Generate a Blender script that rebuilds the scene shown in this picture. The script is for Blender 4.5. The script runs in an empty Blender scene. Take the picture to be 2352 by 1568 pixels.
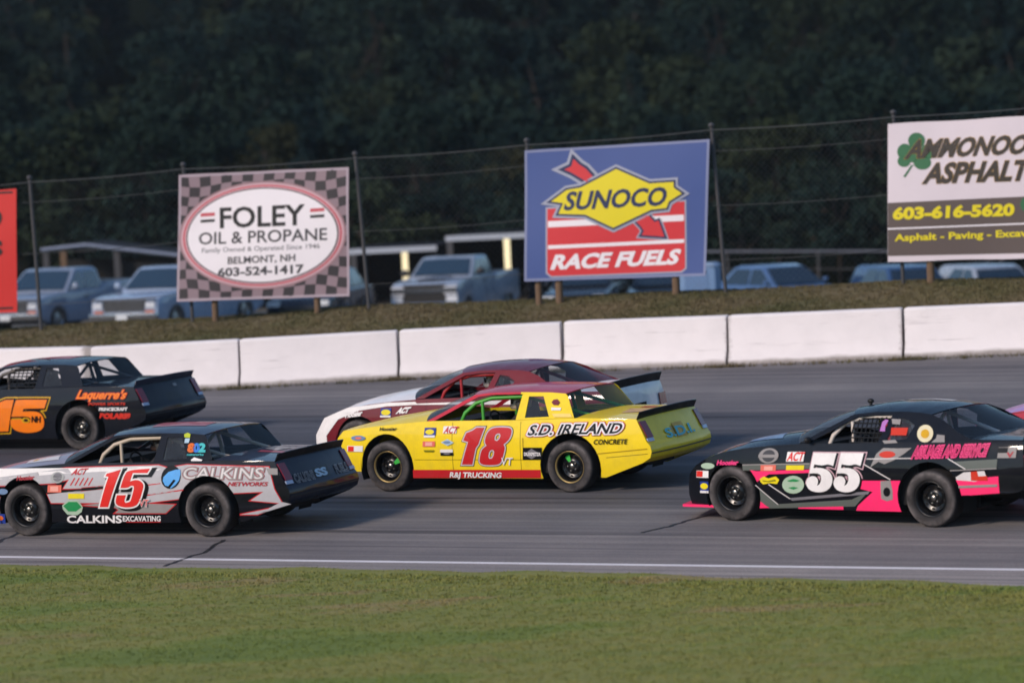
import bpy, bmesh, math, random
import numpy as np
from mathutils import Vector, Matrix

SC = bpy.context.scene
COL = SC.collection
rad = math.radians

# ------------------------------------------------------------------ camera
CAM_H = 4.99
EL, ROLL = rad(3.2153), rad(2.8023)          # looking slightly down, camera held a little askew
_F = Vector((0, math.cos(EL), -math.sin(EL)))
_R0 = Vector((1, 0, 0)); _U0 = _R0.cross(_F)
_R = _R0 * math.cos(ROLL) - _U0 * math.sin(ROLL)
_U = _R0 * math.sin(ROLL) + _U0 * math.cos(ROLL)
cam_data = bpy.data.cameras.new('camera')
cam_data.sensor_width = 36.0
cam_data.lens = 36.0 * 8700.0 / 2352.0
cam_data.clip_start = 1.0
cam_data.clip_end = 3000.0
cam_data.dof.use_dof = True
cam_data.dof.focus_distance = 48.5
cam_data.dof.aperture_fstop = 1.1
cam = bpy.data.objects.new('camera', cam_data)
COL.objects.link(cam)
cam.matrix_world = Matrix(((_R.x, _U.x, -_F.x, 0), (_R.y, _U.y, -_F.y, 0), (_R.z, _U.z, -_F.z, CAM_H), (0, 0, 0, 1)))
SC.camera = cam

# ------------------------------------------------------------------ world, sun, exposure
SUN_AZ = rad(-128)         # direction the light comes from, clockwise from +Y: behind the camera, to its left
SUN_EL = rad(30)
world = bpy.data.worlds.new('World'); SC.world = world; world.use_nodes = True
wn = world.node_tree
sky = wn.nodes.new('ShaderNodeTexSky'); sky.sky_type = 'NISHITA'; sky.sun_disc = False
sky.sun_elevation = SUN_EL; sky.sun_rotation = SUN_AZ
sky.air_density = 1.2; sky.dust_density = 0.25; sky.ozone_density = 4.0
bg = wn.nodes['Background']; bg.inputs['Strength'].default_value = 0.12
wn.links.new(sky.outputs[0], bg.inputs['Color'])
sun_data = bpy.data.lights.new('sun', 'SUN')
sun_data.energy = 2.8; sun_data.angle = rad(10); sun_data.color = (1.0, 0.83, 0.70)
sun = bpy.data.objects.new('sun', sun_data); COL.objects.link(sun)
sd = Vector((math.sin(SUN_AZ) * math.cos(SUN_EL), math.cos(SUN_AZ) * math.cos(SUN_EL), math.sin(SUN_EL)))
sun.rotation_euler = sd.to_track_quat('Z', 'Y').to_euler()
SC.view_settings.view_transform = 'Standard'
SC.view_settings.look = 'None'
SC.view_settings.exposure = 0.27
SC.view_settings.gamma = 1.0
SC.view_settings.use_curve_mapping = False
SC.cycles.use_denoising = True
SC.cycles.max_bounces = 5
SC.cycles.diffuse_bounces = 2
SC.cycles.glossy_bounces = 3
SC.cycles.transparent_max_bounces = 16
SC.cycles.filter_width = 1.7

random.seed(7)
rng = np.random.default_rng(7)

# ------------------------------------------------------------------ colours and materials
def lin(h):
    h = h.lstrip('#'); c = [int(h[i:i + 2], 16) / 255 for i in (0, 2, 4)]
    return tuple(((x + .055) / 1.055) ** 2.4 if x > .04045 else x / 12.92 for x in c) + (1.0,)

PAL = dict(ink='101114', black='0d0e10', white='eae6e4', whitev='ece6ea', red='c01f26', brightred='dc2a24', red2='a8323c', dkred='6e1c2c', silver='c9bfc2',
           silverv='b4b2b5', silverd='8f8a88', silverw='d6d0ce', blue='223a8c', yel='e8d41c', paleyel='f0d070', dkyel='a88400', salmon='e2705e',
           palepink='eea898', lightblue='a9c4d6', steel='6d86a8', grey='77757a', dkgrey='3b3a3e', gunmetal='5c625c', olive='7d7a10', green='1f8a4c',
           palegrn='a8bfa6', chrome='a8aaa8', orange='d8661c', orangep='f07a10', rust='c8321c', gold='d2a010', skyblue='5aa8ea', teal='3fb5b8',
           lime='b4c022', blue2='2a78d0', pink='ff2e6e', hotpink='e83a7c', magenta='b01450', palerose='c8a4ac', rose='9a7a80', rosered='c2505a', cream='ddd2ae',
           lilac='b072b8', purple='5a4a96', sq='2c272c', paleblue='9fa3b4', signred='cf2f36', signyel='e2d018', navy='1d2a52',
           clover='2f6a44', brown='5a4e4a', dkbrown='3a332c', yellow='f0d01c', maroon='6d1420', bodyblack='090c14')
MATS = {}

def nodes_of(m):
    nt = m.node_tree
    return nt, nt.nodes['Principled BSDF']

def paint(name, rough=.48, coat=.5, metallic=0.0, dirt=.22, spec=.16):
    """car paint or vinyl: palette colour, faint grime and small dents"""
    key = ('paint', name, rough, coat, metallic)
    if key in MATS: return MATS[key]
    m = bpy.data.materials.new('paint_' + name); m.use_nodes = True
    nt, b = nodes_of(m)
    c = lin(PAL.get(name, name))
    tc = nt.nodes.new('ShaderNodeTexCoord')
    nz = nt.nodes.new('ShaderNodeTexNoise'); nz.inputs['Scale'].default_value = 3.4; nz.inputs['Detail'].default_value = 10; nz.inputs['Roughness'].default_value = .74
    nt.links.new(tc.outputs['Object'], nz.inputs['Vector'])
    rp = nt.nodes.new('ShaderNodeValToRGB'); rp.color_ramp.elements[0].position = .46; rp.color_ramp.elements[1].position = .78
    nt.links.new(nz.outputs['Fac'], rp.inputs['Fac'])
    if max(c[:3]) < .03: dirt *= .25
    mu = nt.nodes.new('ShaderNodeMath'); mu.operation = 'MULTIPLY'; mu.inputs[1].default_value = dirt
    nt.links.new(rp.outputs['Color'], mu.inputs[0])
    mx = nt.nodes.new('ShaderNodeMixRGB'); mx.inputs['Color1'].default_value = c
    mx.inputs['Color2'].default_value = (.09, .08, .075, 1)
    nt.links.new(mu.outputs[0], mx.inputs['Fac']); nt.links.new(mx.outputs[0], b.inputs['Base Color'])
    n2 = nt.nodes.new('ShaderNodeTexNoise'); n2.inputs['Scale'].default_value = 1.9; n2.inputs['Detail'].default_value = 2.5
    nt.links.new(tc.outputs['Object'], n2.inputs['Vector'])
    bp = nt.nodes.new('ShaderNodeBump'); bp.inputs['Strength'].default_value = .4; bp.inputs['Distance'].default_value = .06
    nt.links.new(n2.outputs['Fac'], bp.inputs['Height']); nt.links.new(bp.outputs[0], b.inputs['Normal'])
    ad = nt.nodes.new('ShaderNodeMath'); ad.operation = 'MULTIPLY_ADD'; ad.inputs[1].default_value = .25; ad.inputs[2].default_value = rough
    nt.links.new(rp.outputs['Color'], ad.inputs[0]); nt.links.new(ad.outputs[0], b.inputs['Roughness'])
    b.inputs['Metallic'].default_value = metallic
    b.inputs['Coat Weight'].default_value = coat; b.inputs['Coat Roughness'].default_value = .05
    b.inputs['Specular IOR Level'].default_value = spec if max(c[:3]) > .03 else spec * .4
    MATS[key] = m
    return m

def plain(name, rough=.7, metallic=0.0, var=.25, scale=8.0, bump=0.0, emit=None, spec=.5):
    """a simple surface with slight mottling"""
    key = ('plain', name, rough, metallic, var, scale, emit)
    if key in MATS: return MATS[key]
    m = bpy.data.materials.new('surface_' + name); m.use_nodes = True
    nt, b = nodes_of(m)
    c = lin(PAL.get(name, name))
    tc = nt.nodes.new('ShaderNodeTexCoord')
    nz = nt.nodes.new('ShaderNodeTexNoise'); nz.inputs['Scale'].default_value = scale; nz.inputs['Detail'].default_value = 7; nz.inputs['Roughness'].default_value = .65
    nt.links.new(tc.outputs['Object'], nz.inputs['Vector'])
    mx = nt.nodes.new('ShaderNodeMixRGB')
    mx.inputs['Color1'].default_value = tuple(max(0, x * (1 - var)) for x in c[:3]) + (1,)
    mx.inputs['Color2'].default_value = tuple(min(1, x * (1 + var)) for x in c[:3]) + (1,)
    nt.links.new(nz.outputs['Fac'], mx.inputs['Fac']); nt.links.new(mx.outputs[0], b.inputs['Base Color'])
    b.inputs['Roughness'].default_value = rough; b.inputs['Metallic'].default_value = metallic
    b.inputs['Specular IOR Level'].default_value = spec
    if bump:
        bp = nt.nodes.new('ShaderNodeBump'); bp.inputs['Strength'].default_value = bump; bp.inputs['Distance'].default_value = .02
        nt.links.new(nz.outputs['Fac'], bp.inputs['Height']); nt.links.new(bp.outputs[0], b.inputs['Normal'])
    if emit:
        b.inputs['Emission Color'].default_value = c; b.inputs['Emission Strength'].default_value = emit
    MATS[key] = m
    return m

def glass(name='clear', tint=(.8, .83, .85), opacity=.10, rough=.06):
    key = ('glass', name)
    if key in MATS: return MATS[key]
    m = bpy.data.materials.new('glass_' + name); m.use_nodes = True
    nt = m.node_tree; nt.nodes.clear()
    out = nt.nodes.new('ShaderNodeOutputMaterial')
    tr = nt.nodes.new('ShaderNodeBsdfTransparent'); tr.inputs[0].default_value = tint + (1,)
    gl = nt.nodes.new('ShaderNodeBsdfGlossy'); gl.inputs['Roughness'].default_value = rough
    df = nt.nodes.new('ShaderNodeBsdfDiffuse'); df.inputs[0].default_value = (.25, .27, .3, 1)
    fw_ = nt.nodes.new('ShaderNodeLayerWeight'); fw_.inputs['Blend'].default_value = .5
    pw = nt.nodes.new('ShaderNodeMath'); pw.operation = 'POWER'; pw.inputs[1].default_value = 5
    nt.links.new(fw_.outputs['Facing'], pw.inputs[0])
    lw = nt.nodes.new('ShaderNodeMath'); lw.operation = 'MULTIPLY_ADD'; lw.inputs[1].default_value = .42; lw.inputs[2].default_value = .03
    nt.links.new(pw.outputs[0], lw.inputs[0])
    tc = nt.nodes.new('ShaderNodeTexCoord'); nz = nt.nodes.new('ShaderNodeTexNoise'); nz.inputs['Scale'].default_value = 3
    nt.links.new(tc.outputs['Object'], nz.inputs['Vector'])
    mu = nt.nodes.new('ShaderNodeMath'); mu.operation = 'MULTIPLY'; mu.inputs[1].default_value = opacity * 2
    nt.links.new(nz.outputs['Fac'], mu.inputs[0])
    a = nt.nodes.new('ShaderNodeMixShader'); nt.links.new(mu.outputs[0], a.inputs[0]); nt.links.new(tr.outputs[0], a.inputs[1]); nt.links.new(df.outputs[0], a.inputs[2])
    b = nt.nodes.new('ShaderNodeMixShader'); nt.links.new(lw.outputs[0], b.inputs[0]); nt.links.new(a.outputs[0], b.inputs[1]); nt.links.new(gl.outputs[0], b.inputs[2])
    nt.links.new(b.outputs[0], out.inputs[0])
    MATS[key] = m
    return m

# ------------------------------------------------------------------ object helpers
def empty(name, loc=(0, 0, 0), rz=0.0):
    o = bpy.data.objects.new(name, None); o.empty_display_size = .2
    COL.objects.link(o); o.location = loc; o.rotation_euler = (0, 0, rz)
    return o

def tag(o, label=None, cat=None, group=None, kind=None):
    if label: o['label'] = label
    if cat: o['category'] = cat
    if group: o['group'] = group
    if kind: o['kind'] = kind
    return o

def link_mesh(name, me, mats, parent=None, smooth=False):
    o = bpy.data.objects.new(name, me); COL.objects.link(o)
    if parent is not None: o.parent = parent
    for m in (mats if isinstance(mats, (list, tuple)) else [mats]): me.materials.append(m)
    if smooth: me.shade_smooth()
    return o

class MB:
    """collects shapes for one mesh object"""
    def __init__(s): s.v = []; s.f = []; s.mi = []
    def add(s, vs, fs, mi=0):
        n = len(s.v); s.v += [tuple(v) for v in vs]
        s.f += [tuple(i + n for i in f) for f in fs]; s.mi += [mi] * len(fs)
    def box(s, x0, x1, y0, y1, z0, z1, mi=0, rot=None):
        vs = [(x, y, z) for x in (x0, x1) for y in (y0, y1) for z in (z0, z1)]
        if rot is not None: vs = [rot @ Vector(v) for v in vs]
        s.add(vs, [(0, 1, 3, 2), (4, 6, 7, 5), (0, 4, 5, 1), (2, 3, 7, 6), (0, 2, 6, 4), (1, 5, 7, 3)], mi)
    def grid(s, nu, nv, fn, mi=0):
        vs = [fn(i / nu, j / nv) for i in range(nu + 1) for j in range(nv + 1)]
        fs = [(i * (nv + 1) + j, (i + 1) * (nv + 1) + j, (i + 1) * (nv + 1) + j + 1, i * (nv + 1) + j + 1) for i in range(nu) for j in range(nv)]
        s.add(vs, fs, mi)
    def tube(s, pts, r, n=8, mi=0, cap=True, r1=None):
        pts = [Vector(p) for p in pts]; rings = []; prev = None
        for i, p in enumerate(pts):
            t = (pts[min(i + 1, len(pts) - 1)] - pts[max(i - 1, 0)]).normalized()
            a = t.cross(Vector((0, 0, 1)) if abs(t.z) < .9 else Vector((1, 0, 0))).normalized()
            if prev is not None and a.dot(prev) < 0: a = -a
            prev = a; b = t.cross(a)
            rr = r if r1 is None else r + (r1 - r) * i / (len(pts) - 1)
            rings.append([p + a * rr * math.cos(k * 2 * math.pi / n) + b * rr * math.sin(k * 2 * math.pi / n) for k in range(n)])
        vs = [v for rg in rings for v in rg]
        fs = [(i * n + k, i * n + (k + 1) % n, (i + 1) * n + (k + 1) % n, (i + 1) * n + k) for i in range(len(pts) - 1) for k in range(n)]
        if cap: fs += [tuple(range(n))[::-1], tuple((len(pts) - 1) * n + k for k in range(n))]
        s.add(vs, fs, mi)
    def lathe_y(s, prof, n=32, c=(0, 0, 0), mi=0):
        """profile of (radius, y) turned about the Y axis through c"""
        vs = [(c[0] + r * math.cos(k * 2 * math.pi / n), c[1] + y, c[2] + r * math.sin(k * 2 * math.pi / n)) for r, y in prof for k in range(n)]
        fs = [(i * n + k, i * n + (k + 1) % n, (i + 1) * n + (k + 1) % n, (i + 1) * n + k) for i in range(len(prof) - 1) for k in range(n)]
        s.add(vs, fs, mi)
    def ball(s, c, rx, ry, rz, n=12, mi=0):
        vs = []; fs = []
        for i in range(n // 2 + 1):
            t = math.pi * i / (n // 2)
            for k in range(n):
                p = 2 * math.pi * k / n
                vs.append((c[0] + rx * math.sin(t) * math.cos(p), c[1] + ry * math.sin(t) * math.sin(p), c[2] + rz * math.cos(t)))
        for i in range(n // 2):
            for k in range(n): fs.append((i * n + k, i * n + (k + 1) % n, (i + 1) * n + (k + 1) % n, (i + 1) * n + k))
        s.add(vs, fs, mi)
    def build(s, name, mats, parent=None, smooth=False, angle=None):
        me = bpy.data.meshes.new(name)
        me.from_pydata(s.v, [], s.f); me.update()
        o = link_mesh(name, me, mats, parent)
        if any(s.mi): me.polygons.foreach_set('material_index', s.mi)
        if smooth:
            bm = bmesh.new(); bm.from_mesh(me); bmesh.ops.remove_doubles(bm, verts=bm.verts, dist=1e-5); bmesh.ops.recalc_face_normals(bm, faces=bm.faces)
            bm.to_mesh(me); bm.free()
            me.shade_smooth()
            if angle: me.set_sharp_from_angle(angle=rad(angle))
        return o

def thicken(o, t, offset=-1):
    """sheet metal thickness with crisp rims"""
    bm = bmesh.new(); bm.from_mesh(o.data)
    for e in bm.edges:
        if e.is_boundary: e.smooth = False
    bm.to_mesh(o.data); bm.free()
    md = o.modifiers.new('thickness', 'SOLIDIFY'); md.thickness = t; md.offset = offset; md.use_even_offset = False
    return o

def prism(name, poly, y0, y1, mats, parent, bevel=0.0, warp=None, seg=2):
    """side outline (x, z) extruded across y, edges eased, optionally warped"""
    bm = bmesh.new()
    a = [bm.verts.new((x, y0, z)) for x, z in poly]; b = [bm.verts.new((x, y1, z)) for x, z in poly]
    bm.faces.new(a); bm.faces.new(b[::-1]); n = len(poly)
    for i in range(n): bm.faces.new((a[i], b[i], b[(i + 1) % n], a[(i + 1) % n]))
    bmesh.ops.recalc_face_normals(bm, faces=bm.faces)
    if bevel:
        es = [e for e in bm.edges if len(e.link_faces) == 2 and e.calc_face_angle(0) > rad(12)]
        bmesh.ops.bevel(bm, geom=es, offset=bevel, segments=seg, affect='EDGES', profile=.5, clamp_overlap=True)
    if warp:
        for v in bm.verts: v.co = warp(v.co)
    bmesh.ops.triangulate(bm, faces=[f for f in bm.faces if len(f.verts) > 4])
    me = bpy.data.meshes.new(name); bm.to_mesh(me); bm.free()
    o = link_mesh(name, me, mats, parent)
    me.shade_smooth(); me.set_sharp_from_angle(angle=rad(38))
    return o

def copy_tree(o, parent=None):
    c = o.copy(); COL.objects.link(c); c.parent = parent
    for ch in list(o.children): copy_tree(ch, c)
    return c

def lerp_list(tab, x):
    if x <= tab[0][0]: return tab[0][1]
    for (a, b), (c, d) in zip(tab, tab[1:]):
        if x <= c: return b + (d - b) * (x - a) / (c - a)
    return tab[-1][1]

# flat shapes: text and outlines filled in 2D, cut fine enough to follow a surface
def _mesh2d(cu):
    ob = bpy.data.objects.new('tmp', cu)
    me = bpy.data.meshes.new_from_object(ob)
    bpy.data.objects.remove(ob); bpy.data.curves.remove(cu)
    return me

def text_mesh(s, off):
    cu = bpy.data.curves.new('t', 'FONT'); cu.body = s; cu.size = 1; cu.offset = off; cu.resolution_u = 3
    return _mesh2d(cu)

def outline_mesh(loops, off):
    cu = bpy.data.curves.new('c', 'CURVE'); cu.dimensions = '2D'; cu.fill_mode = 'BOTH'; cu.offset = off
    for i, lp in enumerate(loops):
        ar = sum(p[0] * r[1] - r[0] * p[1] for p, r in zip(lp, lp[1:] + lp[:1]))
        if (ar < 0) != (i > 0): lp = lp[::-1]
        # poly spline; outer anticlockwise, holes clockwise
        sp = cu.splines.new('POLY'); sp.points.add(len(lp) - 1); sp.use_cyclic_u = True
        for p, c in zip(sp.points, lp): p.co = (c[0], c[1], 0, 1)
    return _mesh2d(cu)

_CAP = None
def cap_height():
    global _CAP
    if _CAP is None:
        me = text_mesh('H', 0); _CAP = max(v.co.y for v in me.vertices); bpy.data.meshes.remove(me)
    return _CAP

def decal(name, layers, mapfn, parent, step=.11, clips=()):
    """layers: list of (2D mesh, affine or None, height level, material) -> one conforming mesh"""
    bmo = bmesh.new(); mats = []
    for me, aff, lev, mat in layers:
        bm = bmesh.new(); bm.from_mesh(me); bpy.data.meshes.remove(me)
        if aff:
            for v in bm.verts: v.co = Vector(aff(v.co.x, v.co.y) + (0,))
        else:
            for v in bm.verts: v.co.z = 0
        if len(bm.verts) < 3: bm.free(); continue
        xs = [v.co.x for v in bm.verts]; ys = [v.co.y for v in bm.verts]
        for ax, lo, hi in ((0, min(xs), max(xs)), (1, min(ys), max(ys))):
            k = math.floor(lo / step) + 1
            while k * step < hi:
                co = Vector((0, 0, 0)); no = Vector((0, 0, 0)); co[ax] = k * step; no[ax] = 1
                bmesh.ops.bisect_plane(bm, geom=bm.verts[:] + bm.edges[:] + bm.faces[:], dist=1e-6, plane_co=co, plane_no=no); k += 1
        for (cx, cz, rx, rz) in clips:
            if max(xs) < cx - rx or min(xs) > cx + rx or min(ys) > cz + rz: continue
            for k in range(28):
                t = 2 * math.pi * k / 28
                bmesh.ops.bisect_plane(bm, geom=bm.verts[:] + bm.edges[:] + bm.faces[:], dist=1e-6, plane_co=Vector((cx + rx * math.cos(t), cz + rz * math.sin(t), 0)),
                                       plane_no=Vector((math.cos(t) / rx, math.sin(t) / rz, 0)).normalized())
            dead = [f for f in bm.faces if ((f.calc_center_median().x - cx) / rx) ** 2 + ((f.calc_center_median().y - cz) / rz) ** 2 < 1.004]
            bmesh.ops.delete(bm, geom=dead, context='FACES')
        for v in bm.verts: v.co = mapfn(v.co.x, v.co.y, lev)
        if mat not in mats: mats.append(mat)
        mi = mats.index(mat)
        tmp = bpy.data.meshes.new('tmp'); bm.to_mesh(tmp); bm.free()
        n0 = len(bmo.faces); bmo.from_mesh(tmp); bpy.data.meshes.remove(tmp)
        bmo.faces.ensure_lookup_table()
        for f in bmo.faces[n0:]: f.material_index = mi
    me = bpy.data.meshes.new(name); bmo.to_mesh(me); bmo.free()
    return link_mesh(name, me, mats, parent)

def apply_decals(entries, mapfn, parent, matfn, clips=(), step=.11, gap=.0028):
    used = {}
    for en in entries:
        if en[0] == 'quad': continue
        if en[0] == 't':
            _, s, (p0, p1, p2), lays, clip = en[:5]; lev0 = en[5] if len(en) > 5 else 4
            me = text_mesh(s, 0); x0 = min(v.co.x for v in me.vertices); x1 = max(v.co.x for v in me.vertices); bpy.data.meshes.remove(me)
            ch = cap_height()
            def aff(x, y, p0=p0, p1=p1, p2=p2, x0=x0, x1=x1):
                u = (x - x0) / (x1 - x0); v = y / ch
                return (p0[0] + (p1[0] - p0[0]) * u + (p2[0] - p0[0]) * v, p0[1] + (p1[1] - p0[1]) * u + (p2[1] - p0[1]) * v)
            L = [(text_mesh(s, o), aff, (lev0 + i) * gap, matfn(c)) for i, (o, c) in enumerate(lays)]
            decal('lettering', L, mapfn, parent, step, clips if clip else ())
        elif en[0] == 'm':
            _, polys, c, lev0, nm = en
            decal(nm, [(outline_mesh([list(p)], 0), None, lev0 * gap, matfn(c)) for p in polys], mapfn, parent, step)
        else:
            _, loops, lays, lev0, clip, nm = en
            L = [(outline_mesh([list(l) for l in loops], o), None, (lev0 + i) * gap, matfn(c)) for i, (o, c) in enumerate(lays)]
            decal(nm, L, mapfn, parent, step, clips if clip else ())

DATA = {}
DATA['yellow'] = [
 ('p',[[(1.233,0.784),(1.328,0.817),(1.385,0.853),(1.502,0.853),(1.413,0.636),(1.371,0.588),(1.303,0.371),(1.147,0.371),(1.261,0.669),(1.187,0.688)]],[(0.024,'ink'),(0.017,'silver'),(0,'red')],1,0,'number_decal'),
 ('p',[[(1.619,0.841),(1.647,0.848),(1.685,0.853),(1.732,0.855),(1.788,0.855),(1.833,0.853),(1.866,0.849),(1.888,0.842),(1.899,0.834),(1.906,0.823),(1.909,0.81),(1.909,0.794),(1.906,0.776),(1.901,0.758),(1.894,0.741),(1.886,0.725),(1.877,0.71),(1.865,0.695),(1.851,0.681),(1.83,0.664),(1.788,0.635),(1.801,0.613),(1.805,0.598),(1.805,0.584),(1.802,0.567),(1.794,0.54),(1.777,0.494),(1.761,0.453),(1.749,0.429),(1.737,0.409),(1.724,0.393),(1.71,0.382),(1.686,0.373),(1.65,0.367),(1.603,0.364),(1.544,0.364),(1.498,0.366),(1.463,0.371),(1.439,0.379),(1.428,0.389),(1.42,0.401),(1.416,0.415),(1.418,0.436),(1.429,0.478),(1.445,0.527),(1.457,0.553),(1.47,0.571),(1.492,0.59),(1.537,0.621),(1.521,0.644),(1.515,0.659),(1.514,0.674),(1.515,0.692),(1.519,0.712),(1.525,0.732),(1.533,0.751),(1.542,0.77),(1.553,0.788),(1.566,0.804),(1.582,0.819),(1.599,0.831)],[(1.673,0.76),(1.658,0.727),(1.659,0.691),(1.692,0.679),(1.727,0.705),(1.747,0.749),(1.733,0.778),(1.691,0.775)],[(1.567,0.529),(1.554,0.478),(1.564,0.448),(1.606,0.452),(1.634,0.492),(1.647,0.544),(1.624,0.566),(1.59,0.558)]],[(0.024,'ink'),(0.017,'silver'),(0,'red')],1,0,'number_decal'),
 ('t','VT',[(1.732,0.364),(1.898,0.364),(1.752,0.459)],[(0.02,'silver'),(0,'white')],0),
 ('t','S.D. IRELAND',[(2.15,0.756),(3.485,0.777),(2.208,0.88)],[(0.16,'red'),(0.12,'white'),(0.025,'ink')],1),
 ('t','CONCRETE',[(3.111,0.634),(3.582,0.637),(3.125,0.694)],[(0.02,'ink')],0),
 ('p',[[(0.389,0.299),(2.307,0.302),(2.298,0.192),(0.38,0.188)]],[(0,'red')],1,0,'stripe'),
 ('t','R&J TRUCKING',[(0.943,0.2),(1.709,0.195),(0.962,0.267)],[(0.03,'white')],0),
 ('p',[[(0.602,0.856),(0.775,0.856),(0.767,0.756),(0.593,0.756)]],[(0,'blue')],3,0,'sponsor_sticker'),
 ('p',[[(0.593,0.756),(0.758,0.756),(0.756,0.728),(0.591,0.729)]],[(0,'white')],3,0,'sponsor_sticker'),
 ('p',[[(0.745,0.8),(0.741,0.79),(0.731,0.781),(0.716,0.773),(0.697,0.769),(0.677,0.767),(0.657,0.769),(0.639,0.774),(0.625,0.781),(0.616,0.79),(0.614,0.801),(0.618,0.811),(0.628,0.82),(0.643,0.828),(0.662,0.832),(0.683,0.834),(0.703,0.832),(0.721,0.827),(0.734,0.82),(0.743,0.811)]],[(0,'yel')],4,0,'sponsor_sticker'),
 ('p',[[(0.887,0.874),(1.089,0.873),(1.081,0.781),(0.879,0.781)]],[(0,'white')],3,0,'sponsor_sticker'),
 ('t','ACT',[(0.892,0.785),(1.081,0.784),(0.928,0.866)],[(0.03,'red')],0),
 ('p',[[(0.574,0.678),(0.76,0.678),(0.754,0.608),(0.568,0.608)]],[(0,'salmon')],3,0,'sponsor_sticker'),
 ('p',[[(0.615,0.667),(0.721,0.667),(0.717,0.619),(0.611,0.619)]],[(0,'palepink')],4,0,'sponsor_sticker'),
 ('p',[[(0.848,0.663),(0.949,0.707),(1.046,0.659),(0.949,0.618)]],[(0,'lightblue')],3,0,'sponsor_sticker'),
 ('p',[[(0.996,0.664),(0.992,0.659),(0.984,0.655),(0.972,0.651),(0.956,0.649),(0.939,0.648),(0.922,0.649),(0.907,0.651),(0.896,0.655),(0.888,0.66),(0.886,0.665),(0.889,0.67),(0.897,0.674),(0.91,0.678),(0.925,0.68),(0.942,0.681),(0.959,0.68),(0.974,0.678),(0.986,0.674),(0.993,0.67)]],[(0,'steel')],4,0,'sponsor_sticker'),
 ('p',[[(0.836,0.57),(1.025,0.57),(1.022,0.53),(0.832,0.53)]],[(0,'white')],3,0,'sponsor_sticker'),
 ('p',[[(0.836,0.53),(1.03,0.53),(1.027,0.489),(0.833,0.489)]],[(0,'ink')],3,0,'sponsor_sticker'),
 ('p',[[(0.983,0.515),(0.98,0.511),(0.973,0.508),(0.961,0.506),(0.947,0.504),(0.931,0.504),(0.916,0.504),(0.902,0.506),(0.891,0.508),(0.884,0.511),(0.882,0.515),(0.884,0.518),(0.892,0.521),(0.903,0.524),(0.917,0.525),(0.933,0.526),(0.949,0.525),(0.963,0.524),(0.974,0.521),(0.981,0.518)]],[(0,'grey')],4,0,'sponsor_sticker'),
 ('p',[[(0.581,0.563),(0.746,0.563),(0.731,0.537),(0.595,0.537)]],[(0,'olive')],3,0,'sponsor_sticker'),
 ('p',[[(2.074,0.593),(2.353,0.593),(2.34,0.435),(2.061,0.435)]],[(0,'ink')],3,0,'sponsor_sticker'),
 ('p',[[(2.086,0.503),(2.203,0.58),(2.323,0.512),(2.197,0.443)]],[(0,'grey')],4,0,'sponsor_sticker'),
 ('t','DUMPSTER',[(2.089,0.49),(2.33,0.486),(2.092,0.529)],[(0.04,'white')],0),
 ('p',[[(-0.315,0.719),(-0.322,0.709),(-0.34,0.699),(-0.367,0.691),(-0.4,0.686),(-0.437,0.685),(-0.474,0.686),(-0.507,0.691),(-0.532,0.699),(-0.548,0.709),(-0.553,0.72),(-0.547,0.731),(-0.529,0.741),(-0.502,0.748),(-0.468,0.753),(-0.431,0.755),(-0.394,0.753),(-0.362,0.748),(-0.336,0.74),(-0.32,0.73)]],[(0,'steel')],3,0,'sponsor_sticker'),
 ('p',[[(-0.377,0.72),(-0.38,0.714),(-0.389,0.71),(-0.401,0.706),(-0.416,0.704),(-0.433,0.703),(-0.45,0.704),(-0.464,0.706),(-0.476,0.71),(-0.483,0.715),(-0.486,0.72),(-0.482,0.725),(-0.474,0.729),(-0.462,0.733),(-0.447,0.735),(-0.43,0.736),(-0.413,0.735),(-0.398,0.733),(-0.387,0.729),(-0.38,0.725)]],[(0,'salmon')],4,0,'sponsor_sticker'),
 ('p',[[(-0.617,0.617),(-0.359,0.617),(-0.366,0.539),(-0.624,0.54)]],[(0,'white')],3,0,'sponsor_sticker'),
 ('p',[[(-0.604,0.61),(-0.509,0.61),(-0.515,0.544),(-0.61,0.544)]],[(0,'brightred')],4,0,'sponsor_sticker'),
 ('t','Hoosier',[(-0.091,0.819),(0.17,0.823),(-0.082,0.861)],[(0.03,'ink')],0),
 ('p',[[(2.463,1.196),(2.519,1.203),(2.565,1.163),(2.544,1.128),(2.476,1.132),(2.44,1.164)]],[(0,'dkred')],3,0,'sponsor_sticker'),
 ('p',[[(2.454,1.1),(2.599,1.095),(2.596,1.064),(2.461,1.065)]],[(0,'white')],3,0,'sponsor_sticker'),
 ('p',[[(2.479,1.025),(2.748,1.023),(2.787,0.979),(2.519,0.981)]],[(0,'paleyel')],3,0,'sponsor_sticker'),
 ('p',[[(2.07,0.717),(2.07,0.593),(2.077,0.594),(2.078,0.718)]],[(0,'dkyel')],2,0,'stripe'),
 ('p',[[(3.148,0.507),(3.858,0.565),(3.858,0.574),(3.148,0.515)]],[(0,'dkyel')],2,0,'stripe'),
]
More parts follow.
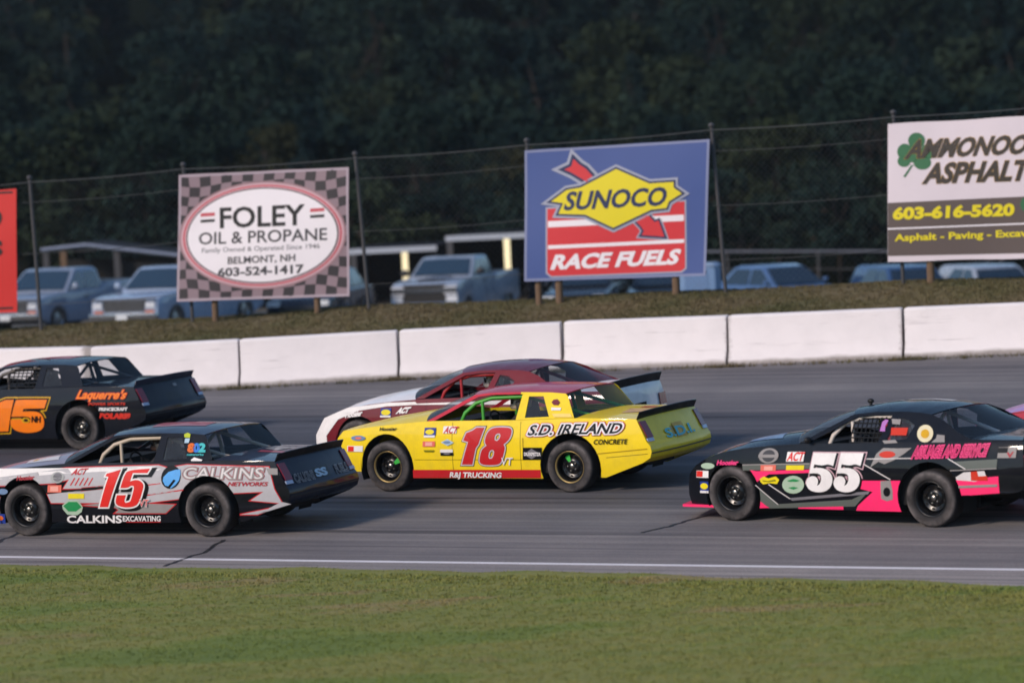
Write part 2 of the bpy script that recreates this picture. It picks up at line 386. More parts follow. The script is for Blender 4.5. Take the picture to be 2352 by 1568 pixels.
DATA['silver'] = [
 ('p',[[(-0.494,0.753),(0.673,0.881),(2.038,0.909),(2.173,0.875),(2.454,0.913),(3.633,0.878),(3.709,0.604),(3.796,0.447),(3.444,0.289),(3.195,0.289),(3.927,0.417),(3.37,0.467),(3.56,0.575),(2.694,0.546),(2.414,0.497),(1.853,0.437),(0.414,0.437),(0.365,0.548),(1.216,0.628),(0.611,0.619),(0.707,0.74),(0.487,0.69),(-0.505,0.651)]],[(0.012,'red'),(0,'silverv')],1,1,'livery_panel'),
 ('p',[[(-0.52,0.498),(-0.228,0.512),(-0.247,0.325),(-0.551,0.202)]],[(0.01,'red'),(0,'silverv')],1,1,'livery_panel'),
 ('p',[[(0.887,0.407),(1.292,0.447),(2.268,0.417),(2.119,0.307),(1.361,0.307),(1.424,0.347),(1.38,0.377)]],[(0.011,'red'),(0,'silverd')],2,0,'livery_panel'),
 ('p',[[(0.892,0.627),(1.221,0.65),(1.218,0.621),(0.888,0.592)]],[(0.008,'red'),(0,'ink')],2,0,'stripe'),
 ('p',[[(0.358,0.589),(1.169,0.632),(1.167,0.608),(0.366,0.553)]],[(0,'ink')],2,0,'stripe'),
 ('p',[[(-0.481,0.876),(0.673,0.881),(1.99,0.895),(2.104,0.875),(2.032,0.846),(1.213,0.835),(0.571,0.811),(-0.496,0.733)]],[(0,'white')],2,0,'livery_panel'),
 ('p',[[(0.734,0.657),(0.801,0.752),(0.786,0.76),(0.718,0.665)]],[(0,'red')],3,0,'stripe'),
 ('p',[[(0.802,0.657),(0.87,0.752),(0.854,0.759),(0.786,0.664)]],[(0,'red')],3,0,'stripe'),
 ('p',[[(0.87,0.657),(0.937,0.752),(0.922,0.759),(0.855,0.664)]],[(0,'red')],3,0,'stripe'),
 ('p',[[(0.938,0.657),(1.005,0.752),(0.99,0.759),(0.922,0.664)]],[(0,'red')],3,0,'stripe'),
 ('p',[[(1.006,0.657),(1.073,0.752),(1.058,0.759),(0.99,0.664)]],[(0,'red')],3,0,'stripe'),
 ('p',[[(1.872,0.656),(2.075,0.676),(2.074,0.689),(1.871,0.669)]],[(0,'red')],2,0,'stripe'),
 ('p',[[(1.846,0.525),(2.408,0.593),(2.407,0.609),(1.845,0.541)]],[(0,'red')],2,0,'stripe'),
 ('p',[[(1.321,0.788),(1.387,0.803),(1.532,0.84),(1.32,0.364),(1.191,0.363),(1.347,0.749),(1.301,0.756)]],[(0.03,'ink')],4,0,'number_decal'),
 ('p',[[(1.613,0.803),(1.644,0.818),(1.692,0.83),(1.779,0.839),(1.965,0.848),(1.926,0.793),(1.711,0.794),(1.67,0.69),(1.719,0.703),(1.745,0.708),(1.765,0.708),(1.784,0.707),(1.802,0.702),(1.818,0.696),(1.833,0.688),(1.845,0.678),(1.856,0.667),(1.863,0.655),(1.867,0.643),(1.869,0.63),(1.866,0.617),(1.86,0.596),(1.845,0.554),(1.817,0.489),(1.799,0.454),(1.782,0.426),(1.765,0.405),(1.748,0.392),(1.728,0.381),(1.702,0.372),(1.673,0.366),(1.638,0.362),(1.605,0.36),(1.573,0.36),(1.542,0.364),(1.512,0.369),(1.488,0.377),(1.468,0.385),(1.454,0.395),(1.445,0.407),(1.44,0.422),(1.44,0.439),(1.447,0.465),(1.468,0.517),(1.603,0.517),(1.584,0.475),(1.576,0.454),(1.574,0.442),(1.576,0.432),(1.587,0.419),(1.621,0.425),(1.638,0.43),(1.649,0.434),(1.657,0.439),(1.662,0.445),(1.67,0.458),(1.686,0.491),(1.707,0.547),(1.718,0.577),(1.724,0.6),(1.726,0.616),(1.722,0.632),(1.7,0.636),(1.686,0.635),(1.675,0.632),(1.663,0.626),(1.651,0.618),(1.635,0.613),(1.615,0.609),(1.585,0.607),(1.524,0.607),(1.555,0.69),(1.572,0.731),(1.586,0.759),(1.599,0.783)]],[(0.03,'ink')],4,0,'number_decal'),
 ('p',[[(1.281,0.811),(1.347,0.825),(1.492,0.862),(1.28,0.386),(1.151,0.385),(1.307,0.771),(1.261,0.778)]],[(0.019,'white'),(0,'brightred')],6,0,'number_decal'),
 ('p',[[(1.573,0.825),(1.604,0.84),(1.653,0.852),(1.739,0.861),(1.925,0.87),(1.886,0.815),(1.671,0.816),(1.631,0.712),(1.679,0.725),(1.706,0.73),(1.725,0.73),(1.744,0.729),(1.762,0.724),(1.779,0.718),(1.793,0.71),(1.806,0.7),(1.816,0.689),(1.824,0.677),(1.828,0.665),(1.829,0.652),(1.827,0.639),(1.821,0.618),(1.805,0.576),(1.778,0.511),(1.76,0.476),(1.742,0.448),(1.725,0.427),(1.709,0.414),(1.688,0.403),(1.663,0.394),(1.633,0.388),(1.599,0.384),(1.566,0.382),(1.533,0.382),(1.502,0.386),(1.473,0.391),(1.448,0.399),(1.428,0.407),(1.414,0.417),(1.405,0.429),(1.401,0.444),(1.401,0.461),(1.407,0.487),(1.428,0.539),(1.563,0.539),(1.544,0.497),(1.536,0.476),(1.534,0.464),(1.537,0.454),(1.547,0.441),(1.582,0.447),(1.599,0.452),(1.609,0.456),(1.617,0.461),(1.623,0.467),(1.631,0.48),(1.646,0.513),(1.668,0.569),(1.678,0.599),(1.685,0.622),(1.686,0.638),(1.682,0.654),(1.66,0.658),(1.647,0.657),(1.636,0.654),(1.624,0.648),(1.611,0.64),(1.595,0.635),(1.575,0.631),(1.545,0.629),(1.484,0.629),(1.515,0.712),(1.532,0.753),(1.546,0.782),(1.56,0.805)]],[(0.019,'white'),(0,'brightred')],6,0,'number_decal'),
 ('t','VT',[(1.752,0.394),(1.886,0.394),(1.767,0.481)],[(0.05,'white'),(0,'brightred')],0,9),
 ('p',[[(2.373,0.761),(2.361,0.716),(2.337,0.676),(2.302,0.644),(2.26,0.623),(2.215,0.616),(2.172,0.623),(2.134,0.644),(2.105,0.676),(2.088,0.717),(2.086,0.761),(2.097,0.806),(2.121,0.847),(2.156,0.879),(2.198,0.899),(2.243,0.906),(2.287,0.899),(2.325,0.878),(2.353,0.846),(2.37,0.805)]],[(0,'black')],4,0,'logo_disc'),
 ('p',[[(2.112,0.717),(2.123,0.763),(2.195,0.826),(2.298,0.854),(2.365,0.859),(2.374,0.802),(2.352,0.722),(2.3,0.665),(2.236,0.625),(2.216,0.625),(2.306,0.722),(2.273,0.734),(2.192,0.648),(2.146,0.659)]],[(0,'skyblue')],5,0,'logo_disc'),
 ('t','CALKINS',[(2.407,0.745),(3.55,0.736),(2.432,0.877)],[(0.085,'red2'),(0.06,'silverd'),(0.0,'silverw')],1),
 ('t','NETWORKS',[(3.065,0.652),(3.614,0.648),(3.083,0.698)],[(0.035,'red2')],1),
 ('t','CALKINS',[(0.627,0.18),(1.443,0.182),(0.641,0.271)],[(0.03,'white')],0),
 ('t','EXCAVATING',[(1.468,0.202),(2.028,0.204),(1.479,0.267)],[(0.025,'white')],0),
 ('p',[[(1.513,0.185),(2.026,0.187),(2.027,0.197),(1.514,0.195)]],[(0,'red')],3,0,'stripe'),
 ('p',[[(0.385,0.667),(0.593,0.667),(0.584,0.573),(0.375,0.573)]],[(0,'salmon')],4,0,'sponsor_sticker'),
 ('p',[[(0.425,0.651),(0.546,0.651),(0.539,0.587),(0.418,0.587)]],[(0,'palepink')],5,0,'sponsor_sticker'),
 ('p',[[(0.689,0.559),(0.932,0.558),(0.925,0.493),(0.683,0.493)]],[(0,'yel')],4,0,'sponsor_sticker'),
 ('p',[[(0.584,0.407),(0.682,0.474),(0.832,0.474),(0.894,0.385),(0.867,0.322),(0.796,0.279),(0.647,0.286),(0.587,0.357)]],[(0.0,'palegrn')],4,0,'sponsor_sticker'),
 ('p',[[(0.6,0.4),(0.689,0.453),(0.813,0.453),(0.877,0.385),(0.784,0.329),(0.668,0.329)]],[(0,'green')],5,0,'sponsor_sticker'),
 ('p',[[(0.632,0.762),(0.625,0.739),(0.608,0.719),(0.584,0.703),(0.555,0.693),(0.523,0.69),(0.491,0.693),(0.464,0.704),(0.443,0.72),(0.43,0.74),(0.428,0.762),(0.435,0.785),(0.451,0.805),(0.476,0.821),(0.505,0.831),(0.537,0.835),(0.568,0.831),(0.596,0.82),(0.617,0.804),(0.629,0.784)]],[(0,'chrome')],4,0,'sponsor_sticker'),
 ('p',[[(0.603,0.767),(0.598,0.75),(0.587,0.734),(0.571,0.722),(0.551,0.714),(0.529,0.711),(0.508,0.714),(0.49,0.722),(0.476,0.734),(0.467,0.75),(0.466,0.768),(0.471,0.785),(0.482,0.801),(0.499,0.813),(0.519,0.821),(0.54,0.824),(0.561,0.821),(0.58,0.813),(0.594,0.8),(0.602,0.785)]],[(0,'grey')],5,0,'sponsor_sticker'),
 ('p',[[(0.442,0.785),(0.634,0.785),(0.631,0.753),(0.439,0.754)]],[(0,'chrome')],5,0,'sponsor_sticker'),
 ('t','ACT',[(0.739,0.795),(0.948,0.801),(0.788,0.869)],[(0.03,'red')],0),
 ('t','Hoosier',[(-0.097,0.727),(0.17,0.74),(-0.083,0.78)],[(0.04,'red2')],0),
 ('p',[[(-0.239,0.583),(-0.244,0.571),(-0.256,0.561),(-0.275,0.553),(-0.298,0.547),(-0.323,0.545),(-0.348,0.547),(-0.37,0.553),(-0.387,0.561),(-0.397,0.571),(-0.4,0.583),(-0.395,0.595),(-0.382,0.605),(-0.364,0.613),(-0.341,0.619),(-0.315,0.62),(-0.291,0.618),(-0.269,0.613),(-0.252,0.605),(-0.242,0.594)]],[(0,'steel')],4,0,'sponsor_sticker'),
 ('p',[[(-0.447,0.292),(-0.32,0.292),(-0.333,0.164),(-0.46,0.163)]],[(0,'blue')],4,0,'sponsor_sticker'),
 ('p',[[(-0.355,0.237),(-0.358,0.227),(-0.366,0.219),(-0.378,0.212),(-0.392,0.208),(-0.407,0.206),(-0.422,0.208),(-0.435,0.212),(-0.445,0.219),(-0.451,0.227),(-0.453,0.237),(-0.449,0.246),(-0.442,0.254),(-0.43,0.261),(-0.416,0.266),(-0.401,0.267),(-0.386,0.266),(-0.373,0.261),(-0.363,0.255),(-0.356,0.246)]],[(0,'orange')],5,0,'sponsor_sticker'),
 ('t','8',[(2.438,1.07),(2.519,1.069),(2.427,1.162)],[(0.07,'orange')],0),
 ('t','0',[(2.517,1.069),(2.599,1.069),(2.501,1.161)],[(0.07,'blue2')],0),
 ('t','2',[(2.597,1.069),(2.68,1.069),(2.584,1.161)],[(0.07,'teal')],0),
 ('t','networks',[(2.438,1.024),(2.679,1.023),(2.432,1.048)],[(0.03,'teal')],0),
 ('p',[[(2.505,0.972),(2.547,1.002),(2.677,0.972),(2.665,0.958),(2.516,0.959)]],[(0,'white')],3,0,'sponsor_sticker'),
 ('p',[[(2.325,1.278),(2.372,1.296),(2.418,1.278),(2.421,1.235),(2.339,1.241)]],[(0,'lime')],3,0,'sponsor_sticker'),
 ('p',[[(2.354,1.228),(2.423,1.228),(2.42,1.173),(2.355,1.173)]],[(0,'lightblue')],3,0,'sponsor_sticker'),
 ('p',[[(3.601,0.866),(3.756,0.86),(3.762,0.781),(3.639,0.787)]],[(0,'silverd')],4,0,'tape_patch'),
]
DATA['black'] = [
 ('p',[[(0.191,0.641),(0.384,0.617),(1.135,0.651),(1.132,0.614),(0.554,0.583),(0.374,0.483),(0.272,0.559)]],[(0,'pink')],1,1,'livery_panel'),
 ('p',[[(0.184,0.683),(1.14,0.72),(1.136,0.66),(0.19,0.62)]],[(0,'gunmetal')],1,0,'livery_panel'),
 ('p',[[(0.184,0.681),(1.129,0.714),(1.13,0.727),(0.185,0.694)]],[(0,'silverd')],2,0,'stripe'),
 ('p',[[(0.379,0.274),(0.523,0.176),(0.382,0.168)]],[(0,'pink')],1,1,'livery_panel'),
 ('p',[[(0.361,0.45),(0.645,0.225),(1.677,0.306),(1.913,0.403),(1.713,0.225),(0.522,0.17),(0.379,0.274)]],[(0,'gunmetal')],1,1,'livery_panel'),
 ('p',[[(0.832,0.304),(1.935,0.413),(1.911,0.376),(0.851,0.273)]],[(0,'grey')],2,0,'stripe'),
 ('p',[[(0.931,0.192),(1.556,0.221),(1.553,0.181),(0.929,0.177)]],[(0,'pink')],2,0,'stripe'),
 ('p',[[(1.84,0.534),(2.369,0.546),(2.334,0.178),(1.72,0.174),(1.755,0.235),(1.975,0.404),(1.812,0.437)]],[(0,'pink')],1,1,'livery_panel'),
 ('p',[[(0.357,0.446),(0.651,0.216),(0.659,0.223),(0.364,0.453)]],[(0,'silverw')],2,0,'stripe'),
 ('p',[[(0.541,0.458),(0.828,0.29),(0.836,0.299),(0.549,0.468)]],[(0,'silverw')],2,0,'stripe'),
 ('p',[[(1.851,0.729),(2.22,0.55),(2.227,0.56),(1.858,0.739)]],[(0,'silverw')],2,0,'stripe'),
 ('p',[[(1.899,0.784),(2.518,0.803),(2.519,0.814),(1.9,0.795)]],[(0,'silverw')],2,0,'stripe'),
 ('p',[[(2.982,0.808),(3.215,0.692),(3.221,0.701),(2.988,0.818)]],[(0,'silverw')],2,0,'stripe'),
 ('p',[[(3.043,0.778),(3.615,0.816),(3.607,0.709),(3.198,0.692)]],[(0,'gunmetal')],1,0,'stripe'),
 ('p',[[(3.016,0.67),(3.607,0.703),(3.608,0.716),(3.016,0.682)]],[(0,'silverd')],2,0,'stripe'),
 ('p',[[(3.058,0.564),(3.631,0.621),(3.638,0.426),(3.14,0.384)]],[(0,'pink')],1,1,'livery_panel'),
 ('p',[[(3.091,0.601),(3.195,0.66),(3.456,0.68),(3.49,0.592),(3.328,0.556),(3.099,0.569)]],[(0,'silverw')],2,0,'sponsor_sticker'),
 ('p',[[(3.286,0.667),(3.366,0.674),(3.382,0.616),(3.492,0.624),(3.499,0.57),(3.289,0.566)]],[(0,'rust')],3,0,'sponsor_sticker'),
 ('p',[[(3.123,0.476),(3.614,0.5),(3.615,0.529),(3.124,0.505)]],[(0,'silverd')],3,0,'stripe'),
 ('p',[[(1.189,0.834),(1.503,0.836),(1.464,0.686),(1.424,0.698),(1.402,0.702),(1.384,0.703),(1.365,0.7),(1.347,0.695),(1.326,0.692),(1.303,0.691),(1.27,0.693),(1.206,0.7),(1.194,0.657),(1.253,0.66),(1.285,0.66),(1.311,0.657),(1.336,0.653),(1.36,0.647),(1.382,0.638),(1.401,0.626),(1.417,0.612),(1.431,0.596),(1.441,0.579),(1.448,0.562),(1.452,0.544),(1.452,0.527),(1.45,0.509),(1.446,0.491),(1.439,0.473),(1.431,0.455),(1.419,0.439),(1.405,0.424),(1.388,0.41),(1.367,0.397),(1.346,0.387),(1.322,0.38),(1.297,0.374),(1.271,0.371),(1.245,0.371),(1.219,0.372),(1.193,0.376),(1.167,0.381),(1.145,0.389),(1.126,0.4),(1.112,0.413),(1.101,0.429),(1.093,0.445),(1.089,0.46),(1.088,0.476),(1.091,0.492),(1.096,0.507),(1.103,0.52),(1.114,0.532),(1.126,0.542),(1.14,0.55),(1.154,0.556),(1.169,0.56),(1.185,0.561),(1.2,0.559),(1.213,0.556),(1.225,0.55),(1.235,0.543),(1.243,0.534),(1.249,0.525),(1.252,0.515),(1.253,0.504),(1.252,0.493),(1.25,0.483),(1.245,0.47),(1.233,0.446),(1.254,0.456),(1.265,0.464),(1.273,0.472),(1.28,0.482),(1.287,0.494),(1.292,0.507),(1.295,0.52),(1.297,0.533),(1.297,0.547),(1.295,0.559),(1.292,0.569),(1.287,0.576),(1.281,0.582),(1.272,0.587),(1.261,0.59),(1.249,0.593),(1.234,0.594),(1.218,0.595),(1.202,0.595),(1.18,0.594),(1.139,0.592),(1.16,0.691)]],[(0.028,'palerose'),(0.014,'ink')],2,0,'number_decal'),
 ('p',[[(1.564,0.841),(1.874,0.843),(1.836,0.693),(1.797,0.705),(1.775,0.71),(1.757,0.71),(1.739,0.707),(1.72,0.702),(1.699,0.699),(1.676,0.698),(1.644,0.7),(1.581,0.708),(1.569,0.664),(1.627,0.667),(1.659,0.667),(1.684,0.665),(1.709,0.661),(1.733,0.654),(1.755,0.645),(1.774,0.634),(1.79,0.62),(1.803,0.604),(1.814,0.587),(1.82,0.57),(1.824,0.553),(1.824,0.535),(1.822,0.517),(1.818,0.499),(1.812,0.482),(1.803,0.464),(1.792,0.447),(1.778,0.432),(1.761,0.419),(1.741,0.406),(1.719,0.396),(1.696,0.389),(1.671,0.383),(1.645,0.38),(1.619,0.38),(1.593,0.381),(1.568,0.384),(1.542,0.39),(1.52,0.398),(1.502,0.409),(1.487,0.422),(1.477,0.438),(1.469,0.453),(1.465,0.469),(1.464,0.485),(1.467,0.5),(1.472,0.515),(1.479,0.528),(1.489,0.54),(1.502,0.55),(1.515,0.559),(1.529,0.564),(1.544,0.568),(1.56,0.569),(1.575,0.567),(1.588,0.564),(1.6,0.558),(1.61,0.551),(1.618,0.542),(1.623,0.533),(1.626,0.523),(1.627,0.512),(1.626,0.502),(1.624,0.491),(1.619,0.478),(1.607,0.455),(1.628,0.465),(1.639,0.472),(1.647,0.481),(1.655,0.491),(1.661,0.503),(1.666,0.515),(1.669,0.528),(1.671,0.541),(1.67,0.555),(1.669,0.567),(1.666,0.577),(1.661,0.584),(1.654,0.59),(1.646,0.595),(1.636,0.598),(1.623,0.601),(1.609,0.602),(1.593,0.603),(1.577,0.603),(1.555,0.602),(1.514,0.6),(1.535,0.699)]],[(0.028,'palerose'),(0.014,'ink')],2,0,'number_decal'),
 ('p',[[(1.177,0.848),(1.491,0.85),(1.453,0.7),(1.413,0.712),(1.39,0.716),(1.372,0.717),(1.354,0.714),(1.335,0.709),(1.314,0.706),(1.291,0.705),(1.258,0.707),(1.194,0.714),(1.182,0.671),(1.241,0.674),(1.274,0.674),(1.299,0.671),(1.324,0.667),(1.349,0.661),(1.37,0.652),(1.389,0.64),(1.406,0.626),(1.419,0.61),(1.429,0.593),(1.436,0.576),(1.44,0.558),(1.44,0.541),(1.438,0.523),(1.434,0.505),(1.428,0.487),(1.419,0.469),(1.408,0.453),(1.393,0.437),(1.376,0.424),(1.356,0.411),(1.334,0.401),(1.311,0.394),(1.286,0.388),(1.259,0.385),(1.233,0.385),(1.207,0.386),(1.181,0.389),(1.155,0.395),(1.133,0.403),(1.115,0.414),(1.1,0.427),(1.089,0.443),(1.081,0.459),(1.077,0.474),(1.076,0.49),(1.079,0.506),(1.084,0.521),(1.092,0.534),(1.102,0.546),(1.115,0.556),(1.128,0.565),(1.142,0.57),(1.158,0.574),(1.174,0.575),(1.188,0.573),(1.202,0.57),(1.213,0.564),(1.224,0.557),(1.232,0.548),(1.237,0.539),(1.24,0.529),(1.241,0.518),(1.24,0.507),(1.238,0.497),(1.233,0.484),(1.221,0.46),(1.242,0.47),(1.253,0.478),(1.261,0.486),(1.269,0.496),(1.275,0.508),(1.28,0.521),(1.283,0.534),(1.285,0.547),(1.285,0.561),(1.283,0.573),(1.28,0.583),(1.275,0.59),(1.269,0.596),(1.26,0.601),(1.25,0.604),(1.237,0.607),(1.222,0.608),(1.207,0.609),(1.19,0.609),(1.168,0.608),(1.127,0.606),(1.148,0.706)]],[(0,'white')],4,0,'number_decal'),
 ('p',[[(1.552,0.855),(1.863,0.857),(1.825,0.707),(1.785,0.719),(1.763,0.724),(1.745,0.724),(1.727,0.721),(1.709,0.716),(1.688,0.713),(1.665,0.712),(1.632,0.714),(1.569,0.722),(1.557,0.678),(1.616,0.681),(1.648,0.681),(1.673,0.679),(1.698,0.674),(1.722,0.668),(1.743,0.659),(1.762,0.648),(1.778,0.634),(1.792,0.617),(1.802,0.601),(1.809,0.584),(1.812,0.566),(1.813,0.549),(1.811,0.531),(1.807,0.513),(1.8,0.495),(1.792,0.478),(1.78,0.461),(1.766,0.446),(1.749,0.432),(1.729,0.42),(1.708,0.41),(1.684,0.403),(1.66,0.397),(1.634,0.394),(1.608,0.393),(1.582,0.395),(1.556,0.398),(1.53,0.404),(1.509,0.412),(1.49,0.423),(1.476,0.436),(1.465,0.451),(1.457,0.467),(1.453,0.483),(1.452,0.498),(1.455,0.514),(1.46,0.529),(1.468,0.542),(1.478,0.554),(1.49,0.564),(1.504,0.573),(1.518,0.578),(1.533,0.582),(1.549,0.582),(1.563,0.581),(1.576,0.578),(1.588,0.572),(1.598,0.565),(1.606,0.556),(1.612,0.547),(1.615,0.537),(1.616,0.526),(1.615,0.516),(1.613,0.505),(1.608,0.492),(1.596,0.469),(1.617,0.479),(1.628,0.486),(1.636,0.495),(1.643,0.505),(1.649,0.517),(1.654,0.529),(1.657,0.542),(1.659,0.555),(1.659,0.569),(1.657,0.581),(1.654,0.591),(1.649,0.598),(1.643,0.604),(1.634,0.609),(1.624,0.612),(1.611,0.615),(1.597,0.616),(1.581,0.617),(1.565,0.617),(1.543,0.616),(1.502,0.614),(1.523,0.713)]],[(0,'white')],4,0,'number_decal'),
 ('p',[[(0.692,0.806),(0.683,0.778),(0.661,0.753),(0.629,0.732),(0.589,0.719),(0.546,0.714),(0.503,0.717),(0.465,0.729),(0.435,0.749),(0.417,0.773),(0.413,0.801),(0.422,0.829),(0.444,0.854),(0.476,0.875),(0.516,0.888),(0.559,0.893),(0.602,0.89),(0.64,0.878),(0.669,0.858),(0.687,0.834)]],[(0,'silverd')],3,0,'sponsor_sticker'),
 ('p',[[(0.645,0.803),(0.639,0.781),(0.625,0.761),(0.603,0.744),(0.577,0.734),(0.549,0.73),(0.521,0.733),(0.497,0.742),(0.478,0.758),(0.467,0.778),(0.464,0.8),(0.47,0.822),(0.485,0.843),(0.506,0.859),(0.532,0.869),(0.56,0.873),(0.588,0.87),(0.612,0.861),(0.631,0.845),(0.642,0.825)]],[(0,'dkgrey')],4,0,'sponsor_sticker'),
 ('p',[[(0.414,0.815),(0.693,0.82),(0.69,0.784),(0.411,0.779)]],[(0,'silverd')],5,0,'sponsor_sticker'),
 ('p',[[(0.815,0.854),(1.054,0.858),(1.037,0.743),(0.797,0.738)]],[(0,'white')],3,0,'sponsor_sticker'),
 ('t','ACT',[(0.812,0.751),(1.028,0.755),(0.842,0.847)],[(0.03,'brightred')],0),
 ('p',[[(0.446,0.692),(0.66,0.696),(0.655,0.624),(0.441,0.62)]],[(0,'salmon')],3,0,'sponsor_sticker'),
 ('p',[[(0.496,0.677),(0.617,0.679),(0.613,0.631),(0.493,0.629)]],[(0,'palepink')],4,0,'sponsor_sticker'),
 ('p',[[(0.803,0.695),(1.052,0.7),(1.047,0.644),(0.799,0.639)]],[(0,'yel')],3,0,'sponsor_sticker'),
 ('p',[[(0.429,0.524),(0.487,0.557),(0.55,0.534),(0.654,0.56),(0.702,0.522),(0.666,0.469),(0.565,0.479),(0.47,0.461),(0.435,0.492)]],[(0,'yel')],3,0,'sponsor_sticker'),
 ('p',[[(0.465,0.512),(0.538,0.502),(0.642,0.524),(0.659,0.505),(0.556,0.49),(0.482,0.493)]],[(0,'olive')],4,0,'sponsor_sticker'),
 ('p',[[(1.043,0.47),(1.033,0.436),(1.01,0.406),(0.974,0.381),(0.931,0.365),(0.883,0.359),(0.837,0.363),(0.795,0.377),(0.764,0.4),(0.744,0.43),(0.739,0.463),(0.749,0.496),(0.773,0.527),(0.809,0.551),(0.852,0.567),(0.9,0.574),(0.946,0.569),(0.987,0.555),(1.019,0.532),(1.038,0.503)]],[(0,'palegrn')],3,0,'sponsor_sticker'),
 ('p',[[(0.808,0.512),(0.902,0.538),(0.992,0.52),(0.945,0.503),(0.844,0.501)]],[(0,'green')],4,0,'sponsor_sticker'),
 ('p',[[(0.82,0.429),(0.892,0.407),(0.963,0.432),(0.894,0.442)]],[(0,'green')],4,0,'sponsor_sticker'),
 ('p',[[(1.955,0.694),(2.028,0.85),(2.116,0.92),(2.301,0.918),(2.496,0.926),(2.399,0.856),(2.271,0.782),(2.144,0.734),(2.063,0.76)]],[(0,'silverd')],2,0,'sponsor_sticker'),
 ('p',[[(2.286,0.848),(2.28,0.836),(2.263,0.825),(2.239,0.816),(2.208,0.81),(2.175,0.807),(2.141,0.808),(2.112,0.813),(2.088,0.822),(2.074,0.832),(2.069,0.844),(2.075,0.856),(2.092,0.867),(2.116,0.876),(2.147,0.883),(2.18,0.885),(2.214,0.884),(2.243,0.879),(2.267,0.87),(2.281,0.86)]],[(0,'rust')],3,0,'sponsor_sticker'),
 ('t','ASSUAGE AND SERVICE',[(2.508,0.813),(3.468,0.854),(2.548,0.94)],[(0.09,'hotpink'),(0.0,'magenta')],0),
 ('p',[[(2.088,0.534),(2.223,0.546),(2.245,0.42),(2.238,0.32),(2.154,0.3),(2.083,0.325),(2.084,0.416)]],[(0,'silverd')],2,0,'sponsor_sticker'),
 ('p',[[(2.213,0.41),(2.21,0.393),(2.202,0.378),(2.191,0.366),(2.177,0.358),(2.163,0.355),(2.149,0.357),(2.136,0.364),(2.127,0.376),(2.121,0.391),(2.12,0.408),(2.124,0.425),(2.131,0.44),(2.143,0.452),(2.156,0.46),(2.171,0.463),(2.185,0.461),(2.197,0.454),(2.207,0.442),(2.212,0.427)]],[(0,'ink')],3,0,'sponsor_sticker'),
 ('t','Hoosier',[(-0.187,0.68),(0.119,0.69),(-0.172,0.732)],[(0.05,'hotpink')],0),
 ('p',[[(-0.226,0.664),(-0.232,0.653),(-0.248,0.642),(-0.272,0.633),(-0.303,0.627),(-0.336,0.625),(-0.369,0.626),(-0.399,0.631),(-0.422,0.638),(-0.437,0.648),(-0.441,0.66),(-0.435,0.672),(-0.419,0.682),(-0.394,0.691),(-0.364,0.697),(-0.33,0.699),(-0.297,0.698),(-0.267,0.694),(-0.244,0.686),(-0.23,0.676)]],[(0,'palegrn')],3,0,'sponsor_sticker'),
 ('p',[[(-0.517,0.599),(-0.318,0.603),(-0.325,0.518),(-0.524,0.514)]],[(0,'white')],3,0,'sponsor_sticker'),
 ('p',[[(-0.513,0.595),(-0.413,0.597),(-0.419,0.526),(-0.519,0.524)]],[(0,'brightred')],4,0,'sponsor_sticker'),
 ('p',[[(-0.468,0.468),(-0.329,0.471),(-0.34,0.331),(-0.479,0.328)]],[(0,'blue')],3,0,'sponsor_sticker'),
 ('p',[[(-0.34,0.415),(-0.344,0.403),(-0.354,0.393),(-0.368,0.384),(-0.386,0.378),(-0.406,0.376),(-0.425,0.378),(-0.442,0.382),(-0.455,0.39),(-0.463,0.401),(-0.466,0.412),(-0.462,0.424),(-0.452,0.435),(-0.437,0.443),(-0.419,0.449),(-0.4,0.451),(-0.38,0.45),(-0.363,0.445),(-0.35,0.437),(-0.342,0.427)]],[(0,'yel')],4,0,'sponsor_sticker'),
 ('p',[[(-0.477,0.356),(-0.338,0.359),(-0.34,0.331),(-0.479,0.328)]],[(0,'white')],4,0,'sponsor_sticker'),
 ('p',[[(2.145,1.247),(2.271,1.24),(2.275,1.182),(2.17,1.189)]],[(0,'silverd')],3,0,'sponsor_sticker'),
 ('p',[[(2.17,1.147),(2.396,1.15),(2.395,1.066),(2.187,1.063)]],[(0,'rust')],3,0,'sponsor_sticker'),
 ('p',[[(2.092,1.003),(2.264,1.014),(2.305,0.981),(2.13,0.969)]],[(0,'silverd')],3,0,'sponsor_sticker'),
 ('p',[[(2.746,1.09),(2.748,1.06),(2.74,1.033),(2.721,1.011),(2.695,0.997),(2.663,0.992),(2.629,0.996),(2.596,1.009),(2.568,1.031),(2.546,1.057),(2.533,1.087),(2.531,1.117),(2.54,1.145),(2.558,1.167),(2.585,1.181),(2.617,1.186),(2.651,1.182),(2.684,1.168),(2.713,1.147),(2.734,1.12)]],[(0,'cream')],3,0,'sponsor_sticker'),
 ('p',[[(2.696,1.087),(2.697,1.072),(2.693,1.058),(2.683,1.047),(2.669,1.039),(2.653,1.037),(2.635,1.039),(2.618,1.046),(2.603,1.056),(2.591,1.07),(2.585,1.086),(2.584,1.101),(2.588,1.115),(2.598,1.126),(2.612,1.133),(2.629,1.136),(2.647,1.134),(2.664,1.127),(2.679,1.116),(2.69,1.102)]],[(0,'gold')],4,0,'sponsor_sticker'),
 ('p',[[(2.749,0.993),(2.799,1.039),(2.8,1.08),(2.902,1.073),(2.925,0.996)]],[(0,'silverd')],3,0,'sponsor_sticker'),
 ('p',[[(2.03,1.213),(2.065,1.238),(2.108,1.23),(2.084,1.163),(2.098,1.104),(2.025,1.107)]],[(0,'lilac')],3,0,'sponsor_sticker'),
 ('p',[[(3.624,0.949),(3.851,0.953),(3.843,0.833),(3.615,0.828)]],[(0,'silverd')],3,0,'sponsor_sticker'),
 ('p',[[(3.623,0.945),(3.742,0.947),(3.738,0.889),(3.619,0.887)]],[(0,'ink')],4,0,'sponsor_sticker'),
